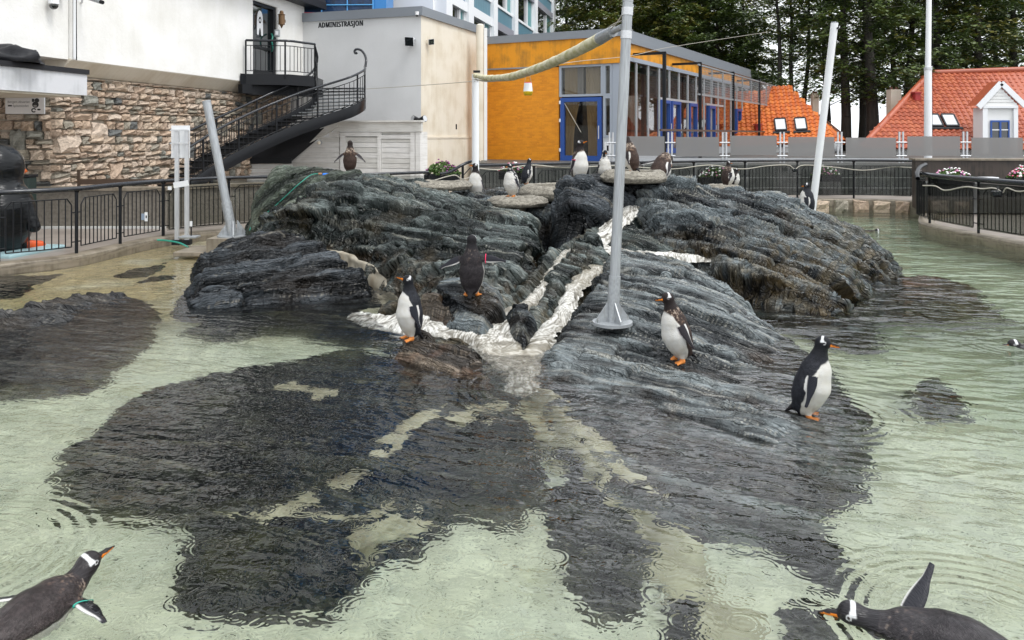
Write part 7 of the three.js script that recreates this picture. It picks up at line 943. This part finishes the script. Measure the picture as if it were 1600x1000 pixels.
swim('far swimming penguin whose small head shows off the right end of the island', 8.1, 18.4, -0.13, 0.1, { neck: -48, pitch: 2, fl: [30, 30], brown: 0.6, height: 0.62, cell: 0.012, seed: 24 });
{ // big penguin figure standing on a pale blue base behind the left fence, seen from behind
  const p = P(-6, 402, 13.75), t = thing('penguin_statue', 'big glossy black penguin statue on a pale blue base behind the left fence', 'statue', V(p.x, 0.17, p.z), 1.42); t.scale.setScalar(1.1);
  const q = [0, 0, 0], A = (x, y, z) => V(x, y, z), bodyS = (x, y, z) => { q[0] = x; q[1] = y; q[2] = z; let d = cone(q, A(0, 0.42, 0), A(0, 0.72, 0), 0.5, 0.50); d = smin(d, cone(q, A(0, 0.72, 0), A(0, 1.05, 0), 0.50, 0.28), 0.15); d = smin(d, cone(q, A(0.03, 1.34, 0), A(-0.02, 1.34, 0), 0.37, 0.37), 0.12); for (const s of [-1, 1]) d = smin(d, cone(q, A(0.02, 0.95, s * 0.42), A(0.08, 0.40, s * 0.6), 0.10, 0.09), 0.06); d = smin(d, cone(q, A(0.4, 1.28, 0), A(0.62, 1.24, 0), 0.11, 0.03), 0.03); for (const s of [-1, 1]) d = smin(d, cone(q, A(0.22, 0.08, s * 0.3), A(0.5, 0.05, s * 0.36), 0.10, 0.08), 0.03); return Math.max(d, -y); };
  part('figure', nets(bodyS, [-0.62, -0.02, -0.8], [0.75, 1.82, 0.8], 0.03, (x, y, z) => (y < 0.17 && x > 0.2 ? [0.6, 0.09, 0.02] : x > 0.4 && y > 1.1 && y < 1.42 && Math.abs(z) < 0.12 ? [0.6, 0.12, 0.02] : x > 0.25 && y > 0.2 && Math.abs(z) < 0.34 ? [0.6, 0.6, 0.6] : Math.hypot(x - 0.32, y - 1.5, Math.abs(z) - 0.22) < 0.12 ? [0.7, 0.7, 0.7] : [0.006, 0.007, 0.008])), new THREE.MeshPhysicalMaterial({ specularIntensity: 0.6, vertexColors: true, roughness: 0.22, bumpMap: sized(roughTex, 0.5), bumpScale: 0.02 }), t);
  part('base', muv(rbox(1.2, 0.16, 1.35, 0.04, 0.1, -0.03, 0)), std([0.30, 0.44, 0.46], 0.5), t);
  const b = thing('litter_bin', 'small dark green box at the foot of the shaded stone wall', 'bin', P(40, 300, 16.6).setY(0.17)); part('case', rbox(0.3, 1.15, 0.3, 0.03, 0, 0.575, 0), std([0.015, 0.03, 0.025], 0.5), b); part('lid', rbox(0.34, 0.06, 0.34, 0.02, 0, 1.17, 0), M.black, b);
}
// ---------------------------------------------------------------- trees beyond the houses
const barkMat = new THREE.MeshStandardMaterial({ map: tex(128, (u, v) => mixc([0.055, 0.048, 0.038], [0.022, 0.02, 0.016], clamp(0.5 + 1.5 * fbm(u * 8, v * 3, 4, 4, 8, 3))), { size: [1, 2] }), roughness: 0.8, bumpMap: sized(roughTex, 0.8), bumpScale: 0.04 });
const treeLeaf = [[0.13, 0.19, 0.025], [0.075, 0.125, 0.025], [0.24, 0.23, 0.03]].map((c) => new THREE.MeshPhysicalMaterial({ color: C(...c), roughness: 0.5, transmission: 0.45, thickness: 0, side: THREE.DoubleSide }));
const sprayGeo = [0, 1, 2].map((k) => { // a flat drooping spray of leaves along a twig
  const r = rng(300 + k), pos = [], idx = [];
  for (let i = 0; i < 26; i++) {
    const u = r(), side = r() < 0.5 ? -1 : 1, x = u * 0.95, z = side * (0.04 + 0.36 * r() * (1 - 0.5 * u)), y = -0.30 * u * u - 0.12 * Math.abs(z) + 0.10 * (r() - 0.5), s = 0.075 + 0.055 * r(), a = r() * 6.28, tl = (r() - 0.5) * 1.3, b = pos.length / 3;
    const ux = Math.cos(a), uz = Math.sin(a), vx = -uz * Math.cos(tl), vz = ux * Math.cos(tl), vy = Math.sin(tl);
    pos.push(x - ux * s, y, z - uz * s, x + vx * s * 0.55, y + vy * s * 0.55, z + vz * s * 0.55, x + ux * s, y - 0.02, z + uz * s, x - vx * s * 0.55, y - vy * s * 0.55, z - vz * s * 0.55); idx.push(b, b + 1, b + 2, b, b + 2, b + 3);
  }
  return indexed(Float32Array.from(pos), idx);
});
function tree(label, px, Z, H, tr, o = {}) {
  H *= 0.74; const { low = 2.5, spread = 3.4, dens = 1, kind = 0, lean = 0, seed = 1, group = 'tall trees beyond the houses' } = o, r = rng(seed * 17 + 5), b = V(P(px, 0, Z).x, 1.1, -Z), t = thing('tree', label, 'tree', b, 0, group), wood = [], mats = [[], []];
  const path = []; for (let i = 0; i <= 7; i++) { const k = i / 7; path.push(V(lean * k * H * 0.12 + 0.25 * noise(k * 3, seed, 1), k * H, 0.25 * noise(k * 3, seed, 7))); } const c = new THREE.CatmullRomCurve3(path);
  for (let i = 0; i < 7; i++) wood.push(rod(path[i], path[i + 1], mixf(tr, tr * 0.12, i / 7), 9, mixf(tr, tr * 0.12, (i + 1) / 7)));
  const n = Math.round(H * 4.6 * dens), d = new THREE.Object3D();
  for (let i = 0; i < n; i++) {
    const k = mixf(low / H, 0.97, Math.pow((i + r()) / n, 0.85)), p = c.getPoint(k), a = i * 2.399 + r(), L = spread * (1 - Math.pow(k, 3) * 0.75) * (0.5 + 0.7 * r()), rise = 0.32 - 0.1 * r(), e = V(p.x + Math.cos(a) * L, p.y + L * rise, p.z + Math.sin(a) * L), m = p.clone().lerp(e, 0.5).add(V(0, 0.22 * L * 0.5, 0)), q = new THREE.QuadraticBezierCurve3(p, m, e);
    wood.push(rod(p, m, mixf(tr * 0.2, 0.03, 0.5) * (1.15 - k), 5, 0.028), rod(m, e, 0.028, 4, 0.008));
    const ns = Math.round((5 + 5.5 * L) * dens);
    for (let s = 0; s < ns; s++) { const u = 0.18 + 0.82 * r(), w = q.getPoint(u), yaw = a + (r() - 0.5) * 2.2; d.position.set(w.x + (r() - 0.5) * 0.25, w.y + (r() - 0.4) * 0.3, w.z + (r() - 0.5) * 0.25); d.rotation.set((r() - 0.5) * 0.6, -yaw, -0.12 + (r() - 0.5) * 0.5, 'YXZ'); d.scale.setScalar(0.75 + 0.7 * r()); d.updateMatrix(); mats[r() < 0.5 ? 0 : 1].push(d.matrix.clone()); }
  }
  part('trunk', muv(merge(wood), 1), barkMat, t);
  mats.forEach((list, k) => { const im = new THREE.InstancedMesh(sprayGeo[(seed + k) % 3], treeLeaf[(kind + k) % 3], list.length); list.forEach((m, i) => im.setMatrixAt(i, m)); im.name = 'crown'; im.castShadow = im.receiveShadow = true; im.userData.kind = 'stuff'; t.add(im); });
  return t;
}
const TL = ["slim tree trunk rising left of the orange hip roof's ridge", "slim twin trunk just right of the orange hip roof's ridge", 'leafy slim tree above the orange hip roof, right of the twin trunks', 'thick tree right behind the top of the leaning white pole', 'dark tree between the leaning white pole and the pale chimney', 'thickest trunk, standing left of the pale chimney', 'slender tree directly behind the pale chimney', 'tree rising over the left hip of the red roof', 'tall tree just right of the flagpole', 'tree above the middle of the red roof', 'tree behind the left slope of the white dormer', 'tree behind the right slope of the white dormer', 'tree beyond the right edge of the view behind the red roof', 'far tree behind the narrow cream chimney', 'far tree behind the flagpole', 'far tree behind the peak of the white dormer'];
const TL2 = ['leafy tree at the right corner of the tower block', 'leafy tree above the front roof edge of the orange building', 'leafy tree directly behind the top of the tall grey pole', 'yellowish leafy tree above the first arm of the mesh screen', 'leafy tree above the middle arms of the mesh screen', 'leafy tree above the far end of the mesh screen', "farthest leafy tree, behind the tall pole's right side"];
[[1222, 54, 20, 0.22, 6.5, 2.4, 0.55], [1236, 55, 20, 0.2, 7, 2.2, 0.5], [1256, 57, 20, 0.2, 5, 2.6, 0.7], [1322, 50, 21, 0.34, 2.6, 3.6, 0.9], [1346, 53, 20, 0.25, 3, 3.0, 0.8], [1364, 49, 22, 0.42, 2.6, 3.8, 0.95], [1397, 55, 20, 0.26, 4, 3.0, 0.8], [1416, 52, 21, 0.3, 3, 3.2, 0.85], [1468, 51, 21, 0.36, 3.4, 3.6, 0.9], [1505, 54, 20, 0.3, 4, 3.4, 0.85], [1534, 51, 21, 0.34, 3.5, 3.4, 0.9], [1585, 53, 21, 0.36, 3.4, 3.8, 0.9], [1640, 52, 20, 0.32, 3, 3.8, 0.9], [1292, 58, 20, 0.26, 3, 3.2, 0.8], [1440, 60, 21, 0.3, 3.5, 4.0, 0.8], [1560, 61, 21, 0.3, 3.5, 4.0, 0.8]].forEach(([px, Z, H, tr, low, sp, de], i) => tree(TL[i], px, Z, H, tr, { low, spread: sp, dens: de * 0.82, kind: i % 3 === 1 ? 1 : 0, lean: ((i * 37) % 5 - 2) * 0.15, seed: i + 1 }));
[[885, 66, 20, 0.3, 2.5, 4.6, 1.1], [940, 62, 18, 0.3, 2.5, 4.6, 1.15], [1000, 64, 19, 0.32, 2.2, 4.8, 1.15], [1060, 60, 18, 0.3, 2, 4.6, 1.2], [1120, 58, 17, 0.28, 1.8, 4.2, 1.2], [1160, 62, 20, 0.34, 2.4, 4.2, 1.0], [1030, 72, 21, 0.34, 3, 5, 1.1]].forEach(([px, Z, H, tr, low, sp, de], i) => tree(TL2[i], px, Z, H, tr, { low, spread: sp, dens: de, kind: i % 2 ? 2 : 0, seed: 60 + i, group: 'broad trees behind the orange building' }));
renderer.render(scene, camera);
